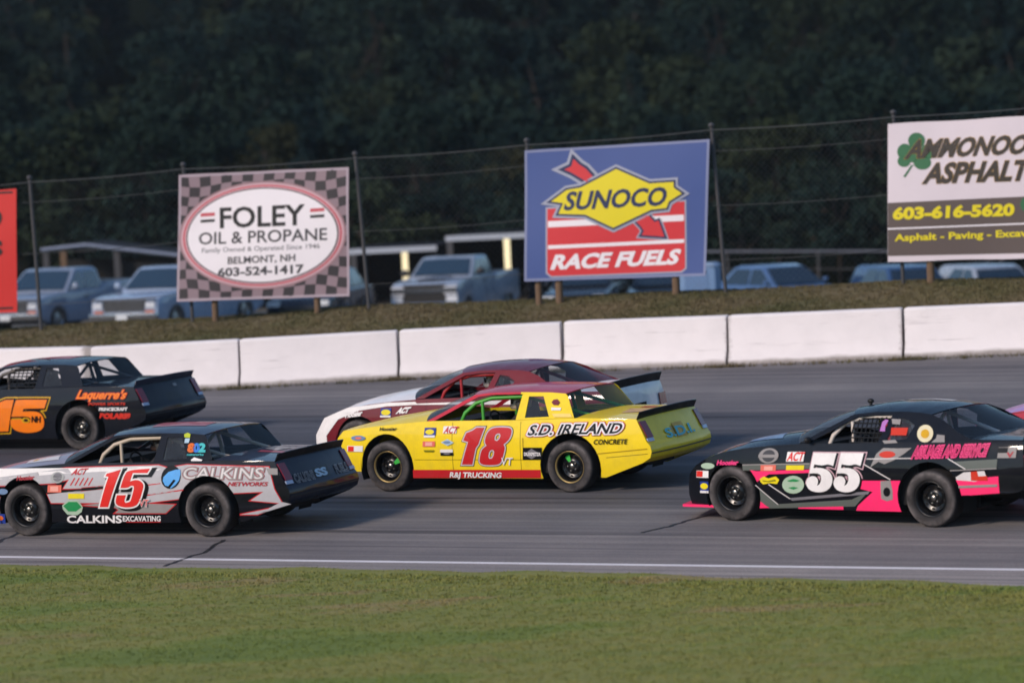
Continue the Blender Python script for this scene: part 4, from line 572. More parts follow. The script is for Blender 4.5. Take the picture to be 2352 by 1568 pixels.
# track plane: z = TZ + TA x + TB y (banked up towards the outer wall)
TZ, TA, TB = -7.2011 * .96 + CAM_H, .023749, .0444275
TN = Vector((-TA, -TB, 1)).normalized()
def track_z(x, y): return TZ + TA * x + TB * y
LINE_P = Vector((-.12, 43.38)); LINE_D = Vector((11.83, -6.34)).normalized()      # inner white line
LINE_N = Vector((-LINE_D.y, LINE_D.x))                                            # outwards
WALL = [(-13.2, 67.75), (-10.25, 66.38), (-7.3, 64.97), (-4.68, 64.41), (-1.95, 63.96), (.81, 63.33), (3.52, 62.31), (6.34, 61.45), (9.09, 60.61), (11.9, 59.75)]
def wall_y(x):
    if x < WALL[0][0]: return WALL[0][1] - .46 * (x - WALL[0][0])
    if x > WALL[-1][0]: return WALL[-1][1] - .31 * (x - WALL[-1][0])
    return lerp_list(WALL, x)
FD = Vector((math.cos(rad(18)), -math.sin(rad(18)), 0)); FN = Vector((math.sin(rad(18)), math.cos(rad(18)), 0))
FP = Vector((.263, 67.2, 2.008))
def fence_z(s): return lerp_list([(-22, 1.62), (-9.6, 1.80), (-6, 1.87), (-3, 1.97), (0, 1.99), (3.5, 2.05), (7, 2.08), (20, 2.12)], s)
def fence_pt(s, z=None, off=0.0):
    p = FP + FD * s + FN * off
    return Vector((p.x, p.y, fence_z(s) if z is None else z))

def surface_mat(name): 
    m = bpy.data.materials.new(name); m.use_nodes = True
    return (m,) + nodes_of(m)

def N(nt, t, **kw):
    n = nt.nodes.new('ShaderNode' + t)
    for k, v in kw.items():
        if k in n.inputs: n.inputs[k].default_value = v
        else: setattr(n, k, v)
    return n

def ramp(nt, src, stops):
    r = nt.nodes.new('ShaderNodeValToRGB'); e = r.color_ramp.elements
    e[0].position, e[0].color = stops[0]; e[1].position, e[1].color = stops[-1]
    for p, c in stops[1:-1]:
        x = e.new(p); x.color = c
    nt.links.new(src, r.inputs['Fac']); return r

def asphalt():
    m, nt, b = surface_mat('asphalt')
    tc = N(nt, 'TexCoord')
    # u along the track, v across it, measured from the white line
    mp = N(nt, 'Mapping'); ang = math.atan2(LINE_D.y, LINE_D.x)
    mp.vector_type = 'TEXTURE'; mp.inputs['Location'].default_value = (LINE_P.x, LINE_P.y, 0); mp.inputs['Rotation'].default_value = (0, 0, ang)
    nt.links.new(tc.outputs['Object'], mp.inputs['Vector'])
    sx = N(nt, 'SeparateXYZ'); nt.links.new(mp.outputs[0], sx.inputs[0])
    # broad lanes of worn rubber
    st = N(nt, 'Mapping'); st.inputs['Scale'].default_value = (.012, .42, 1); nt.links.new(mp.outputs[0], st.inputs['Vector'])
    n1 = N(nt, 'TexNoise', Scale=1.0, Detail=4.0, Roughness=.6); nt.links.new(st.outputs[0], n1.inputs['Vector'])
    st2 = N(nt, 'Mapping'); st2.inputs['Scale'].default_value = (.05, 4.2, 1); st2.inputs['Rotation'].default_value = (0, 0, .012); nt.links.new(mp.outputs[0], st2.inputs['Vector'])
    n2 = N(nt, 'TexNoise', Scale=1.0, Detail=6.0, Roughness=.72); nt.links.new(st2.outputs[0], n2.inputs['Vector'])
    n3 = N(nt, 'TexNoise', Scale=38.0, Detail=5.0, Roughness=.8); nt.links.new(tc.outputs['Object'], n3.inputs['Vector'])
    n4 = N(nt, 'TexNoise', Scale=.55, Detail=6.0, Roughness=.6); nt.links.new(tc.outputs['Object'], n4.inputs['Vector'])
    dv = N(nt, 'Math', operation='DIVIDE'); dv.inputs[1].default_value = 24.0; nt.links.new(sx.outputs['Y'], dv.inputs[0])
    lane = ramp(nt, dv.outputs[0], [(0, (.235, .212, .20, 1)), (.05, (.22, .20, .19, 1)), (.12, (.165, .157, .154, 1)), (.22, (.125, .123, .126, 1)), (.33, (.08, .083, .095, 1)), (.515, (.072, .076, .09, 1)), (.53, (.142, .136, .14, 1)), (.66, (.165, .156, .156, 1)), (.78, (.20, .186, .18, 1))])
    s1 = ramp(nt, n1.outputs['Fac'], [(.34, (.66, .66, .70, 1)), (.64, (1.25, 1.23, 1.2, 1))])
    s2 = ramp(nt, n2.outputs['Fac'], [(.36, (.36, .36, .39, 1)), (.43, (.82, .82, .84, 1)), (.55, (1.02, 1.02, 1.02, 1)), (.66, (1.36, 1.33, 1.31, 1))])
    s3 = ramp(nt, n3.outputs['Fac'], [(.3, (.72, .72, .72, 1)), (.72, (1.3, 1.3, 1.3, 1))])
    s4 = ramp(nt, n4.outputs['Fac'], [(.3, (.84, .84, .86, 1)), (.7, (1.14, 1.12, 1.1, 1))])
    c = lane.outputs[0]
    for s in (s1, s2, s3, s4):
        mx = N(nt, 'MixRGB', blend_type='MULTIPLY'); mx.inputs['Fac'].default_value = 1
        nt.links.new(c, mx.inputs['Color1']); nt.links.new(s.outputs[0], mx.inputs['Color2']); c = mx.outputs[0]
    nt.links.new(c, b.inputs['Base Color'])
    b.inputs['Roughness'].default_value = .82; b.inputs['Specular IOR Level'].default_value = .3
    bp = N(nt, 'Bump'); bp.inputs['Strength'].default_value = .5; bp.inputs['Distance'].default_value = .01
    nt.links.new(n3.outputs['Fac'], bp.inputs['Height']); nt.links.new(bp.outputs[0], b.inputs['Normal'])
    return m

def grass_mat(name, stops, patch=.35, stretch=(1, 1, 1)):
    m, nt, b = surface_mat(name)
    tc = N(nt, 'TexCoord')
    mp = N(nt, 'Mapping'); mp.inputs['Scale'].default_value = stretch; nt.links.new(tc.outputs['Object'], mp.inputs['Vector'])
    n1 = N(nt, 'TexNoise', Scale=patch, Detail=9.0, Roughness=.66); nt.links.new(mp.outputs[0], n1.inputs['Vector'])
    n2 = N(nt, 'TexNoise', Scale=9.0, Detail=6.0, Roughness=.75); nt.links.new(tc.outputs['Object'], n2.inputs['Vector'])
    r1 = ramp(nt, n1.outputs['Fac'], stops)
    r2 = ramp(nt, n2.outputs['Fac'], [(.28, (.84, .84, .84, 1)), (.75, (1.16, 1.15, 1.12, 1))])
    mx = N(nt, 'MixRGB', blend_type='MULTIPLY'); mx.inputs['Fac'].default_value = 1
    nt.links.new(r1.outputs[0], mx.inputs['Color1']); nt.links.new(r2.outputs[0], mx.inputs['Color2'])
    nt.links.new(mx.outputs[0], b.inputs['Base Color'])
    b.inputs['Roughness'].default_value = .9; b.inputs['Specular IOR Level'].default_value = .15
    return m

GREEN = [(.30, (.12, .165, .040, 1)), (.42, (.165, .205, .048, 1)), (.50, (.225, .220, .066, 1)), (.56, (.175, .20, .050, 1)), (.63, (.265, .215, .09, 1)), (.72, (.21, .195, .075, 1))]
DRY = [(.30, (.085, .088, .038, 1)), (.45, (.125, .108, .052, 1)), (.6, (.15, .118, .066, 1)), (.75, (.11, .108, .045, 1))]
M_ASPH = asphalt()
M_GREEN = grass_mat('infield_grass', GREEN, .42, (.55, 1.25, 1))
M_DRY = grass_mat('dry_grass', DRY, .6)
M_LOT = plain('5a564e', .95, var=.35, scale=1.5, bump=.3)
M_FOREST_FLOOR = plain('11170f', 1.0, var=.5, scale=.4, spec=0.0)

def strip(name, fa, fb, xs, mat, nt_=8, kind='structure'):
    mb = MB(); n = len(xs) - 1
    mb.grid(n, nt_, lambda u, v: tuple(Vector(fa(xs[min(n, round(u * n))])).lerp(Vector(fb(xs[min(n, round(u * n))])), v)))
    return tag(mb.build(name, mat, smooth=True), kind=kind)

XS = [-46 + 2 * i for i in range(47)]
def line_pt(x, off):
    """point at world x on the line parallel to the white line, off metres outwards"""
    p = LINE_P + LINE_N * off; t = (x - p.x) / LINE_D.x
    return Vector((x, p.y + LINE_D.y * t))
def on_track(x, off, up=0.0):
    p = line_pt(x, off); return (p.x, p.y, track_z(p.x, p.y) + up)
track = strip('track', lambda x: on_track(x, -1.1), lambda x: (x, wall_y(x) + .35, track_z(x, wall_y(x) + .35)), XS, M_ASPH, 4)
M_LINE = plain('dcd6d6', .75, var=.16, scale=3.0)
wl = strip('white_line', lambda x: on_track(x, -.07, .004), lambda x: on_track(x, .05, .004), XS, M_LINE, 1)
wl['kind'] = 'structure'
# tar-filled cracks that run across the lanes
def crack(pts, w=.028):
    mb = MB(); L = []
    for (x, y), (x2, y2) in zip(pts, pts[1:]):
        for k in range(8):
            t = k / 8; L.append((x + (x2 - x) * t + random.uniform(-.03, .03), y + (y2 - y) * t + random.uniform(-.04, .04)))
    L.append(pts[-1])
    for a, b in zip(L, L[1:]):
        d = Vector((b[0] - a[0], b[1] - a[1])).normalized(); nn = Vector((-d.y, d.x)) * w
        vs = [(a[0] - nn.x, a[1] - nn.y), (b[0] - nn.x, b[1] - nn.y), (b[0] + nn.x, b[1] + nn.y), (a[0] + nn.x, a[1] + nn.y)]
        mb.add([(p[0], p[1], track_z(*p) + .004) for p in vs], [(0, 1, 2, 3)])
    return mb.build('crack', plain('141416', .6, var=.3), track)
for pts in CRACKS: crack(pts)

# infield: flat, with a ragged edge over the tarmac
def infield_edge(x):
    p = line_pt(x, -lerp_list([(-46, .75), (-6, .62), (0, .55), (3, .75), (5.3, 1.0), (8, 1.1), (46, 1.1)], x) + .06 * math.sin(x * 1.9) + .05 * math.sin(x * 4.7 + 1))
    return (p.x, p.y, track_z(p.x, p.y) + .012)
XF = [-46 + .25 * i for i in range(369)]
def infield(x, v):
    e = Vector(infield_edge(x)); y = e.y + (-60 - e.y) * v ** 2.2
    return (x, y, e.z + (0 - e.z) * min(1, v ** 2.2 * 60))
mb = MB(); nX = len(XF) - 1
mb.grid(nX, 14, lambda u, v: infield(XF[round(u * nX)], v))
ground_in = tag(mb.build('infield_ground', M_GREEN, smooth=True), kind='structure')

# grass bank between wall and fence, then the lot behind it
def lot_z(y, x=0.0): return lerp_list([(70, .7), (80, .45), (90, .12), (97, 0), (100, -.08), (106, -.33), (128, -.85)], y) - .025 * x - .03 * max(0, x - 3)
def bank_row(x, v):
    wy = wall_y(x) + .45; wz = track_z(x, wy) + .42
    s = (x - FP.x) / FD.x; fy = FP.y + FD.y * s; fz = fence_z(s) - .10
    if v <= .55:
        t = v / .55; e = t * t * (3 - 2 * t) * .35 + t * .65
        return (x, wy + (fy + .3 - wy) * t, wz + (fz - wz) * e + .035 * math.sin(x * 1.3 + v * 9) * t)
    if v <= .68:
        t = (v - .55) / .13; return (x, fy + .3 + .9 * t, fz + .035 * math.sin(x * 1.3 + 5) * (1 - t) - .02 * t)
    t = (v - .68) / .32; return (x, fy + 1.2 + 4.2 * t, fz - .02 + (lot_z(fy + 5.4, x) - fz) * t)
mb = MB(); XB = [-46 + 1 * i for i in range(93)]
mb.grid(92, 26, lambda u, v: bank_row(XB[round(u * 92)], v))
bank = tag(mb.build('grass_bank', M_DRY, smooth=True), kind='structure')
def lot_row(x, v):
    s = (x - FP.x) / FD.x; fy = FP.y + FD.y * s + 5.4
    y = fy + (128 - fy) * v; return (x, y, lot_z(y, x) - .004)
mb = MB(); mb.grid(40, 24, lambda u, v: lot_row(-46 + 92 * u, v))
lot = tag(mb.build('parking_lot', M_LOT, smooth=True), kind='structure')

def hill_z(x, y):
    t = max(0.0, y - 120); z = -.95 + .0009 * min(t, 110) ** 2 + .11 * max(0, t - 110) - .03 * x * min(1, t / 100)
    return z + .9 * math.sin(x * .05 + 1) * min(1, t / 60) + .7 * math.sin(x * .11 + y * .03) * min(1, t / 60)
mb = MB(); mb.grid(60, 40, lambda u, v: (-200 + 400 * u, 122 + 170 * v, hill_z(-200 + 400 * u, 122 + 170 * v)))
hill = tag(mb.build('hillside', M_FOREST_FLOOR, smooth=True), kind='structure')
# unseen wooded ridges added at the sides and behind to block low sky
def ridge(u, v):
    a = rad(38) + u * rad(284); R = 330 + 330 * v
    h = (46 + 16 * math.sin(a * 5 + 1) + 9 * math.sin(a * 13)) * math.sin(math.pi * min(1, v * 1.15 + .02)) ** .8
    return (R * math.sin(a), 40 + R * math.cos(a), -1.5 + h)
mb = MB(); mb.grid(90, 14, ridge)
tag(mb.build('sky_block_hills', M_FOREST_FLOOR, smooth=True), kind='structure')

# one wide sheet under everything, out to the horizon
mb = MB(); mb.grid(1, 1, lambda u, v: (-1500 + 3000 * u, -1500 + 3000 * v, -1.6))
tag(mb.build('ground', M_FOREST_FLOOR), kind='structure')

# ---- grass blades (real tufts) on infield and bank
def tufts(name, n, pos, hmin, hmax, wid, mat, blades=5, lean=.5):
    P = np.array([pos() for _ in range(n)])
    P = np.repeat(P, blades, 0); k = len(P)
    ang = rng.uniform(0, 2 * np.pi, k); h = rng.uniform(hmin, hmax, k); w = wid * rng.uniform(.6, 1.4, k)
    off = rng.normal(0, .02, (k, 2)); ln = rng.normal(0, lean, (k, 2)) * h[:, None]
    dx, dy = np.cos(ang) * w, np.sin(ang) * w
    b0 = np.c_[P[:, 0] + off[:, 0] - dx, P[:, 1] + off[:, 1] - dy, P[:, 2] - .01]; b1 = np.c_[P[:, 0] + off[:, 0] + dx, P[:, 1] + off[:, 1] + dy, P[:, 2] - .01]
    tp = np.c_[P[:, 0] + off[:, 0] + ln[:, 0], P[:, 1] + off[:, 1] + ln[:, 1], P[:, 2] + h]
    V = np.stack([b0, b1, tp], 1).reshape(-1, 3)
    me = bpy.data.meshes.new(name)
    me.vertices.add(len(V)); me.vertices.foreach_set('co', V.ravel())
    me.loops.add(3 * k); me.loops.foreach_set('vertex_index', np.arange(3 * k))
    me.polygons.add(k); me.polygons.foreach_set('loop_start', np.arange(0, 3 * k, 3))
    me.update(calc_edges=True)
    return link_mesh(name, me, mat)
def pos_in():
    while True:
        v = random.random(); x = random.uniform(-11, 11); e = infield_edge(x); y = e[1] - .02 - v * (e[1] - 29.5)
        if abs(x) < .155 * y + 2.6: return (x, y, track_z(x, y) + .012 if y > e[1] - .5 else max(0, (e[2]) * (1 - (e[1] - y) / 2)) if e[1] - y < 2 else 0.0)
tag(tufts('grass', 52000, pos_in, .008, .024, .008, M_GREEN, 5, .8), 'short green and yellowing infield grass beside the track', 'grass', kind='stuff')
def pos_bank():
    x = random.uniform(-16, 16); v = random.uniform(.02, .68); return bank_row(x, v)
tag(tufts('bank_grass', 36000, pos_bank, .025, .06, .008, M_DRY, 5, .7), 'dry brownish grass covering the bank behind the white wall', 'grass', kind='stuff')
def pos_weed():
    x = random.uniform(-12, 12); c = random.choice(WALL)[0]
    if random.random() < .5: x = c + random.gauss(0, .16)
    y = wall_y(x) - .32 - abs(random.gauss(0, .05)); return (x, y, track_z(x, y))
tag(tufts('weeds', 1500, pos_weed, .03, .10, .006, M_DRY, 5, .6), 'thin dry weeds along the foot of the white wall', 'weeds', kind='stuff')

# ---- concrete barriers
def concrete():
    m, nt, b = surface_mat('white_painted_concrete')
    tc = N(nt, 'TexCoord'); oi = N(nt, 'ObjectInfo')
    ad = N(nt, 'VectorMath', operation='ADD'); nt.links.new(tc.outputs['Object'], ad.inputs[0]); nt.links.new(oi.outputs['Location'], ad.inputs[1])
    n1 = N(nt, 'TexNoise', Scale=2.2, Detail=8.0, Roughness=.62); nt.links.new(ad.outputs[0], n1.inputs['Vector'])
    n2 = N(nt, 'TexNoise', Scale=14.0, Detail=6.0, Roughness=.7); nt.links.new(ad.outputs[0], n2.inputs['Vector'])
    r1 = ramp(nt, n1.outputs['Fac'], [(.3, (.73, .68, .675, 1)), (.6, (.79, .735, .73, 1))])
    r2 = ramp(nt, n2.outputs['Fac'], [(.2, (.55, .52, .5, 1)), (.30, (1, 1, 1, 1))])
    mx = N(nt, 'MixRGB', blend_type='MULTIPLY'); mx.inputs['Fac'].default_value = .35
    nt.links.new(r1.outputs[0], mx.inputs['Color1']); nt.links.new(r2.outputs[0], mx.inputs['Color2'])
    mp5 = N(nt, 'Mapping'); mp5.inputs['Scale'].default_value = (.55, 1.0, 9.0); nt.links.new(ad.outputs[0], mp5.inputs['Vector'])
    n5 = N(nt, 'TexNoise', Scale=1.3, Detail=8.0, Roughness=.7); nt.links.new(mp5.outputs[0], n5.inputs['Vector'])
    r5 = ramp(nt, n5.outputs['Fac'], [(.60, (1, 1, 1, 1)), (.70, (.72, .71, .71, 1))])
    m5 = N(nt, 'MixRGB', blend_type='MULTIPLY'); m5.inputs['Fac'].default_value = 1; nt.links.new(mx.outputs[0], m5.inputs['Color1']); nt.links.new(r5.outputs[0], m5.inputs['Color2']); mx = m5
    # grime splashed along the foot and at the ends of each block
    sx = N(nt, 'SeparateXYZ'); nt.links.new(tc.outputs['Object'], sx.inputs[0])
    ab = N(nt, 'Math', operation='ABSOLUTE'); nt.links.new(sx.outputs['X'], ab.inputs[0])
    ns = N(nt, 'Math', operation='MULTIPLY_ADD'); ns.inputs[1].default_value = .22; nt.links.new(n2.outputs['Fac'], ns.inputs[0]); nt.links.new(ab.outputs[0], ns.inputs[2])
    r3 = ramp(nt, ns.outputs[0], [(0, (0, 0, 0, 1)), (1, (1, 1, 1, 1))])
    mr = N(nt, 'MapRange'); mr.inputs['From Min'].default_value = 1.50; mr.inputs['From Max'].default_value = 1.62; nt.links.new(ns.outputs[0], mr.inputs['Value'])
    nz = N(nt, 'Math', operation='MULTIPLY_ADD'); nz.inputs[1].default_value = -.16; nt.links.new(n1.outputs['Fac'], nz.inputs[0]); nt.links.new(sx.outputs['Z'], nz.inputs[2])
    m2 = N(nt, 'MapRange'); m2.inputs['From Min'].default_value = .02; m2.inputs['From Max'].default_value = -.06; nt.links.new(nz.outputs[0], m2.inputs['Value'])
    mm = N(nt, 'Math', operation='MAXIMUM'); nt.links.new(mr.outputs[0], mm.inputs[0]); nt.links.new(m2.outputs[0], mm.inputs[1])
    m3 = N(nt, 'Math', operation='MULTIPLY'); m3.inputs[1].default_value = .75; nt.links.new(mm.outputs[0], m3.inputs[0])
    my = N(nt, 'MixRGB'); my.inputs['Color2'].default_value = (.2, .17, .15, 1)
    nt.links.new(m3.outputs[0], my.inputs['Fac']); nt.links.new(mx.outputs[0], my.inputs['Color1'])
    nt.links.new(my.outputs[0], b.inputs['Base Color']); b.inputs['Roughness'].default_value = .85
    bp = N(nt, 'Bump'); bp.inputs['Strength'].default_value = .3; bp.inputs['Distance'].default_value = .02
    nt.links.new(n2.outputs['Fac'], bp.inputs['Height']); nt.links.new(bp.outputs[0], b.inputs['Normal'])
    return m
M_CONC = concrete()
BAR_LABEL = ['white concrete barrier block farthest along behind the black and orange car', 'white concrete barrier block behind the black and orange car, cut by the picture edge',
             'white concrete barrier block directly behind the orange numbered car roof', 'white concrete barrier block between the orange numbered car and the maroon car',
             'white concrete barrier block behind the maroon and white car nose', 'white concrete barrier block behind the maroon car roof and yellow car',
             'white concrete barrier block just right of the yellow car', 'white concrete barrier block behind the black car numbered 55',
             'rightmost white concrete barrier block, cut by the picture edge']
for i in range(len(WALL) - 1):
    (xa, ya), (xb, yb) = WALL[i], WALL[i + 1]
    A = Vector((xa, ya, track_z(xa, ya))); B = Vector((xb, yb, track_z(xb, yb))); d = (B - A); Ln = d.length - .05; d.normalize()
    prof = [(-.30, -.05), (-.30, .07), (-.20, .24), (-.11, .76), (-.08, .79), (.08, .79), (.11, .76), (.20, .24), (.30, .07), (.30, -.05)]
    bm = bmesh.new(); rings = []
    xs = [-Ln / 2, -Ln / 2 + .03] + [-Ln / 2 + Ln * k / 6 for k in range(1, 6)] + [Ln / 2 - .03, Ln / 2]
    for k, x in enumerate(xs):
        sh = .97 if k in (0, len(xs) - 1) else 1
        rings.append([bm.verts.new((x, y * (sh if z > .1 else 1), z - (.012 if sh < 1 and z > .7 else 0) + random.uniform(-.002, .002))) for y, z in prof])
    for a, b in zip(rings, rings[1:]):
        for k in range(len(prof) - 1): bm.faces.new((a[k], b[k], b[k + 1], a[k + 1]))
    bm.faces.new(rings[0]); bm.faces.new(rings[-1][::-1])
    bmesh.ops.recalc_face_normals(bm, faces=bm.faces)
    me = bpy.data.meshes.new('concrete_barrier'); bm.to_mesh(me); bm.free()
    o = link_mesh('concrete_barrier', me, M_CONC); me.shade_smooth(); me.set_sharp_from_angle(angle=rad(25))
    left = TN.cross(d)
    mw = Matrix(((d.x, left.x, TN.x, 0), (d.y, left.y, TN.y, 0), (d.z, left.z, TN.z, 0), (0, 0, 0, 1)))
    mid = (A + B) / 2 + left * .30 + TN * random.uniform(-.006, .006)
    mw.translation = mid; o.matrix_world = mw
    tag(o, BAR_LABEL[i], 'barrier', 'white barrier blocks along the track')

# ================================================================== race cars
# car space: X forward, Y to the car's left, Z up, origin on the ground midway between the axles.
# body outlines are written as (r, z): r metres behind the front axle
WB = 2.73
SPEC = {
 'notch': dict(   # square-shouldered coupe with upright rear window
    plan=[(-.95, .82), (-.7, .87), (-.3, .915), (.2, .925), (3.2, .925), (3.6, .905), (3.95, .875)], zb=.95, tumble=.56,
    top=[(-.69, .81), (-.5, .835), (-.2, .87), (.2, .905), (.45, .925), (.72, .94), (2.0, .945), (2.85, .965), (3.3, .96), (3.70, .945)],
    front=[(-.69, .81), (-.78, .72), (-.84, .60), (-.82, .47), (-.70, .36), (-.50, .27)], bow=.10,
    rear=[(3.70, .945), (3.78, .80), (3.85, .66), (3.90, .60), (3.915, .53), (3.89, .45), (3.78, .385)],
    low_front=(-.42, .27), rocker=.185, low_rear=[(3.25, .20), (3.78, .385)],
    archF=(0.0, .33, .405, .445), archR=(WB + .02, .33, .445, .445),
    roof=[(1.27, 1.262), (1.5, 1.285), (2.0, 1.292), (2.4, 1.285), (2.62, 1.268)], roof_crown=.05, roof_bow=(.14, .02),
    pillarA=[(.62, .935), (1.27, 1.262), (1.5, 1.285), (1.95, 1.291), (1.95, 1.268), (1.52, 1.262), (1.33, 1.238), (.74, .945)],
    pillarC=[(1.955, .948), (1.985, 1.268), (1.955, 1.268), (1.955, 1.292), (2.4, 1.285), (2.62, 1.268), (2.66, 1.235), (2.81, .968)],
    quarter=[(2.085, .972), (2.085, 1.238), (2.30, 1.238), (2.44, .985)],
    cowl=(.42, .99), wind_side=(.62, .94), hood_crown=.075, deck0=2.84, deck_crown=.03, spoiler=.095, tail_low=.42),
 'aero': dict(    # round-shouldered fastback
    plan=[(-.85, .74), (-.6, .84), (-.3, .905), (.1, .935), (3.2, .935), (3.7, .905), (3.95, .88)], zb=.985, tumble=.60,
    top=[(-.34, .76), (-.1, .835), (.2, .885), (.6, .925), (.99, .95), (1.97, .975), (2.8, 1.015), (3.22, 1.03), (3.90, 1.03)],
    front=[(-.34, .76), (-.53, .665), (-.65, .55), (-.68, .42), (-.69, .30), (-.66, .19)], bow=.16,
    rear=[(3.90, 1.03), (3.93, .85), (3.95, .65), (3.96, .55), (3.92, .47), (3.86, .44)],
    low_front=(-.36, .175), rocker=.175, low_rear=[(3.15, .385), (3.86, .44)],
    archF=(.03, .33, .385, .40), archR=(WB + .0, .34, .425, .43),
    roof=[(1.62, 1.29), (1.9, 1.318), (2.25, 1.326), (2.5, 1.318), (2.66, 1.30)], roof_crown=.075, roof_bow=(.20, .10),
    pillarA=[(.96, .955), (1.62, 1.29), (1.9, 1.318), (2.13, 1.323), (2.13, 1.29), (1.9, 1.284), (1.67, 1.258), (1.10, .965)],
    pillarC=[(2.03, .978), (2.14, 1.29), (2.132, 1.29), (2.132, 1.323), (2.5, 1.318), (2.66, 1.30), (2.83, 1.24), (3.05, 1.115), (3.26, 1.032)],
    quarter=[(2.14, 1.0), (2.22, 1.26), (2.36, 1.24), (2.47, 1.175), (2.40, 1.02)],
    cowl=(.70, 1.02), wind_side=(.96, .955), hood_crown=.085, deck0=3.24, deck_crown=.03, spoiler=.12, tail_low=.44),
}

def y_half(sp, r, z):
    w = lerp_list(sp['plan'], r); zb = sp['zb']
    def lowpart(zz):
        t = zz - .55
        return w - (.055 * (t / .4) ** 2 if t > 0 else .03 * (t / .35) ** 2)
    if z <= zb: return lowpart(z)
    return lowpart(zb) - (z - zb) * sp['tumble']

def P3(r, y, z): return Vector((WB / 2 - r, y, z))

def arch_pts(c, a0, a1, n=18):
    cx, cz, rx, rz = c
    return [(cx + rx * math.cos(a0 + (a1 - a0) * k / n), cz + rz * math.sin(a0 + (a1 - a0) * k / n)) for k in range(n + 1)]

def make_wheel(parent, r, side, rim_mat, lip_mat, chalk=None):
    w = empty('wheel'); w.parent = parent; w.location = P3(r, side * .775, .335)
    if side < 0: w.rotation_euler = (0, 0, math.pi)
    mb = MB()
    mb.lathe_y([(.205, .105), (.215, .125), (.245, .138), (.285, .136), (.318, .122), (.332, .098), (.3355, .06), (.336, 0), (.3355, -.06), (.332, -.098), (.315, -.122), (.25, -.13), (.205, -.11)], 40)
    mb.build('tyre', M_TYRE, w, smooth=True)
    mb = MB()
    mb.lathe_y([(.204, -.11), (.196, -.09), (.178, -.05), (.176, .02), (.18, .08), (.192, .10)], 36)
    mb.lathe_y([(.178, .0), (.168, .018), (.150, .026), (.128, .014), (.11, .008), (.085, .03), (.07, .034), (.0, .034)], 36)
    mb.build('rim', rim_mat, w, smooth=True, angle=50)
    mb = MB(); mb.lathe_y([(.190, .095), (.200, .112), (.212, .118), (.208, .105)], 36)
    mb.build('rim_lip', lip_mat, w, smooth=True)
    mb = MB()
    for k in range(8):
        t = k * math.pi / 4 + .2; mb.lathe_y([(.0, .0225), (.020, .0225)], 10, (.135 * math.cos(t), 0, .135 * math.sin(t)))
    mb.build('vent_hole', plain('030303', .9), w)['kind'] = 'stuff'
    mb = MB()
    for k in range(5):
        t = k * 2 * math.pi / 5; c = (.062 * math.cos(t), .034, .062 * math.sin(t)); mb.lathe_y([(.013, 0), (.012, .022), (0, .024)], 6, c)
    mb.build('lug_nut', M_STEEL, w)['kind'] = 'stuff'
    mb = MB(); mb.lathe_y([(.04, .034), (.038, .05), (.03, .058), (0, .06)], 18)
    mb.build('hub_cap', M_STEEL, w, smooth=True)
    if chalk:
        mb = MB(); c, a = chalk
        mb.grid(6, 2, lambda u, v: ((.07 + .085 * v) * math.cos(a + .5 * (u - .5)), .0395 - .006 * v, (.07 + .085 * v) * math.sin(a + .5 * (u - .5))))
        mb.build('paint_mark', plain(c, .6), w)
    return w

def tyre_mat():
    m, nt, b = surface_mat('tyre_rubber')
    tc = N(nt, 'TexCoord'); sx = N(nt, 'SeparateXYZ'); nt.links.new(tc.outputs['Object'], sx.inputs[0])
    cx_ = N(nt, 'CombineXYZ'); nt.links.new(sx.outputs['X'], cx_.inputs['X']); nt.links.new(sx.outputs['Z'], cx_.inputs['Z'])
    ln = N(nt, 'VectorMath', operation='LENGTH'); nt.links.new(cx_.outputs[0], ln.inputs[0])
    rp = ramp(nt, ln.outputs['Value'], [(.22, (0, 0, 0, 1)), (.275, (.55, .55, .55, 1)), (.305, (1, 1, 1, 1)), (.322, (.5, .5, .5, 1)), (.334, (.12, .12, .12, 1))])
    oi = N(nt, 'ObjectInfo'); ad = N(nt, 'VectorMath', operation='ADD'); nt.links.new(tc.outputs['Object'], ad.inputs[0]); nt.links.new(oi.outputs['Location'], ad.inputs[1])
    n1 = N(nt, 'TexNoise', Scale=5.0, Detail=7.0, Roughness=.7); nt.links.new(ad.outputs[0], n1.inputs['Vector'])
    r2 = ramp(nt, n1.outputs['Fac'], [(.36, (.08, .08, .08, 1)), (.66, (1, 1, 1, 1))])
    mu = N(nt, 'MixRGB', blend_type='MULTIPLY'); mu.inputs['Fac'].default_value = 1; nt.links.new(rp.outputs[0], mu.inputs['Color1']); nt.links.new(r2.outputs[0], mu.inputs['Color2'])
    mx = N(nt, 'MixRGB'); mx.inputs['Color1'].default_value = (.016, .015, .016, 1); mx.inputs['Color2'].default_value = (.17, .15, .145, 1); nt.links.new(mu.outputs[0], mx.inputs['Fac'])
    nt.links.new(mx.outputs[0], b.inputs['Base Color']); b.inputs['Roughness'].default_value = .8; b.inputs['Specular IOR Level'].default_value = .3
    return m
M_TYRE = tyre_mat()
M_STEEL = plain('9a948c', .3, metallic=1.0, var=.2)
M_RIM = plain('0e0e10', .28, var=.3)
M_INT = plain('0a0a0c', .85, var=.4)
M_RUB = plain('0c0c0d', .6, var=.3)

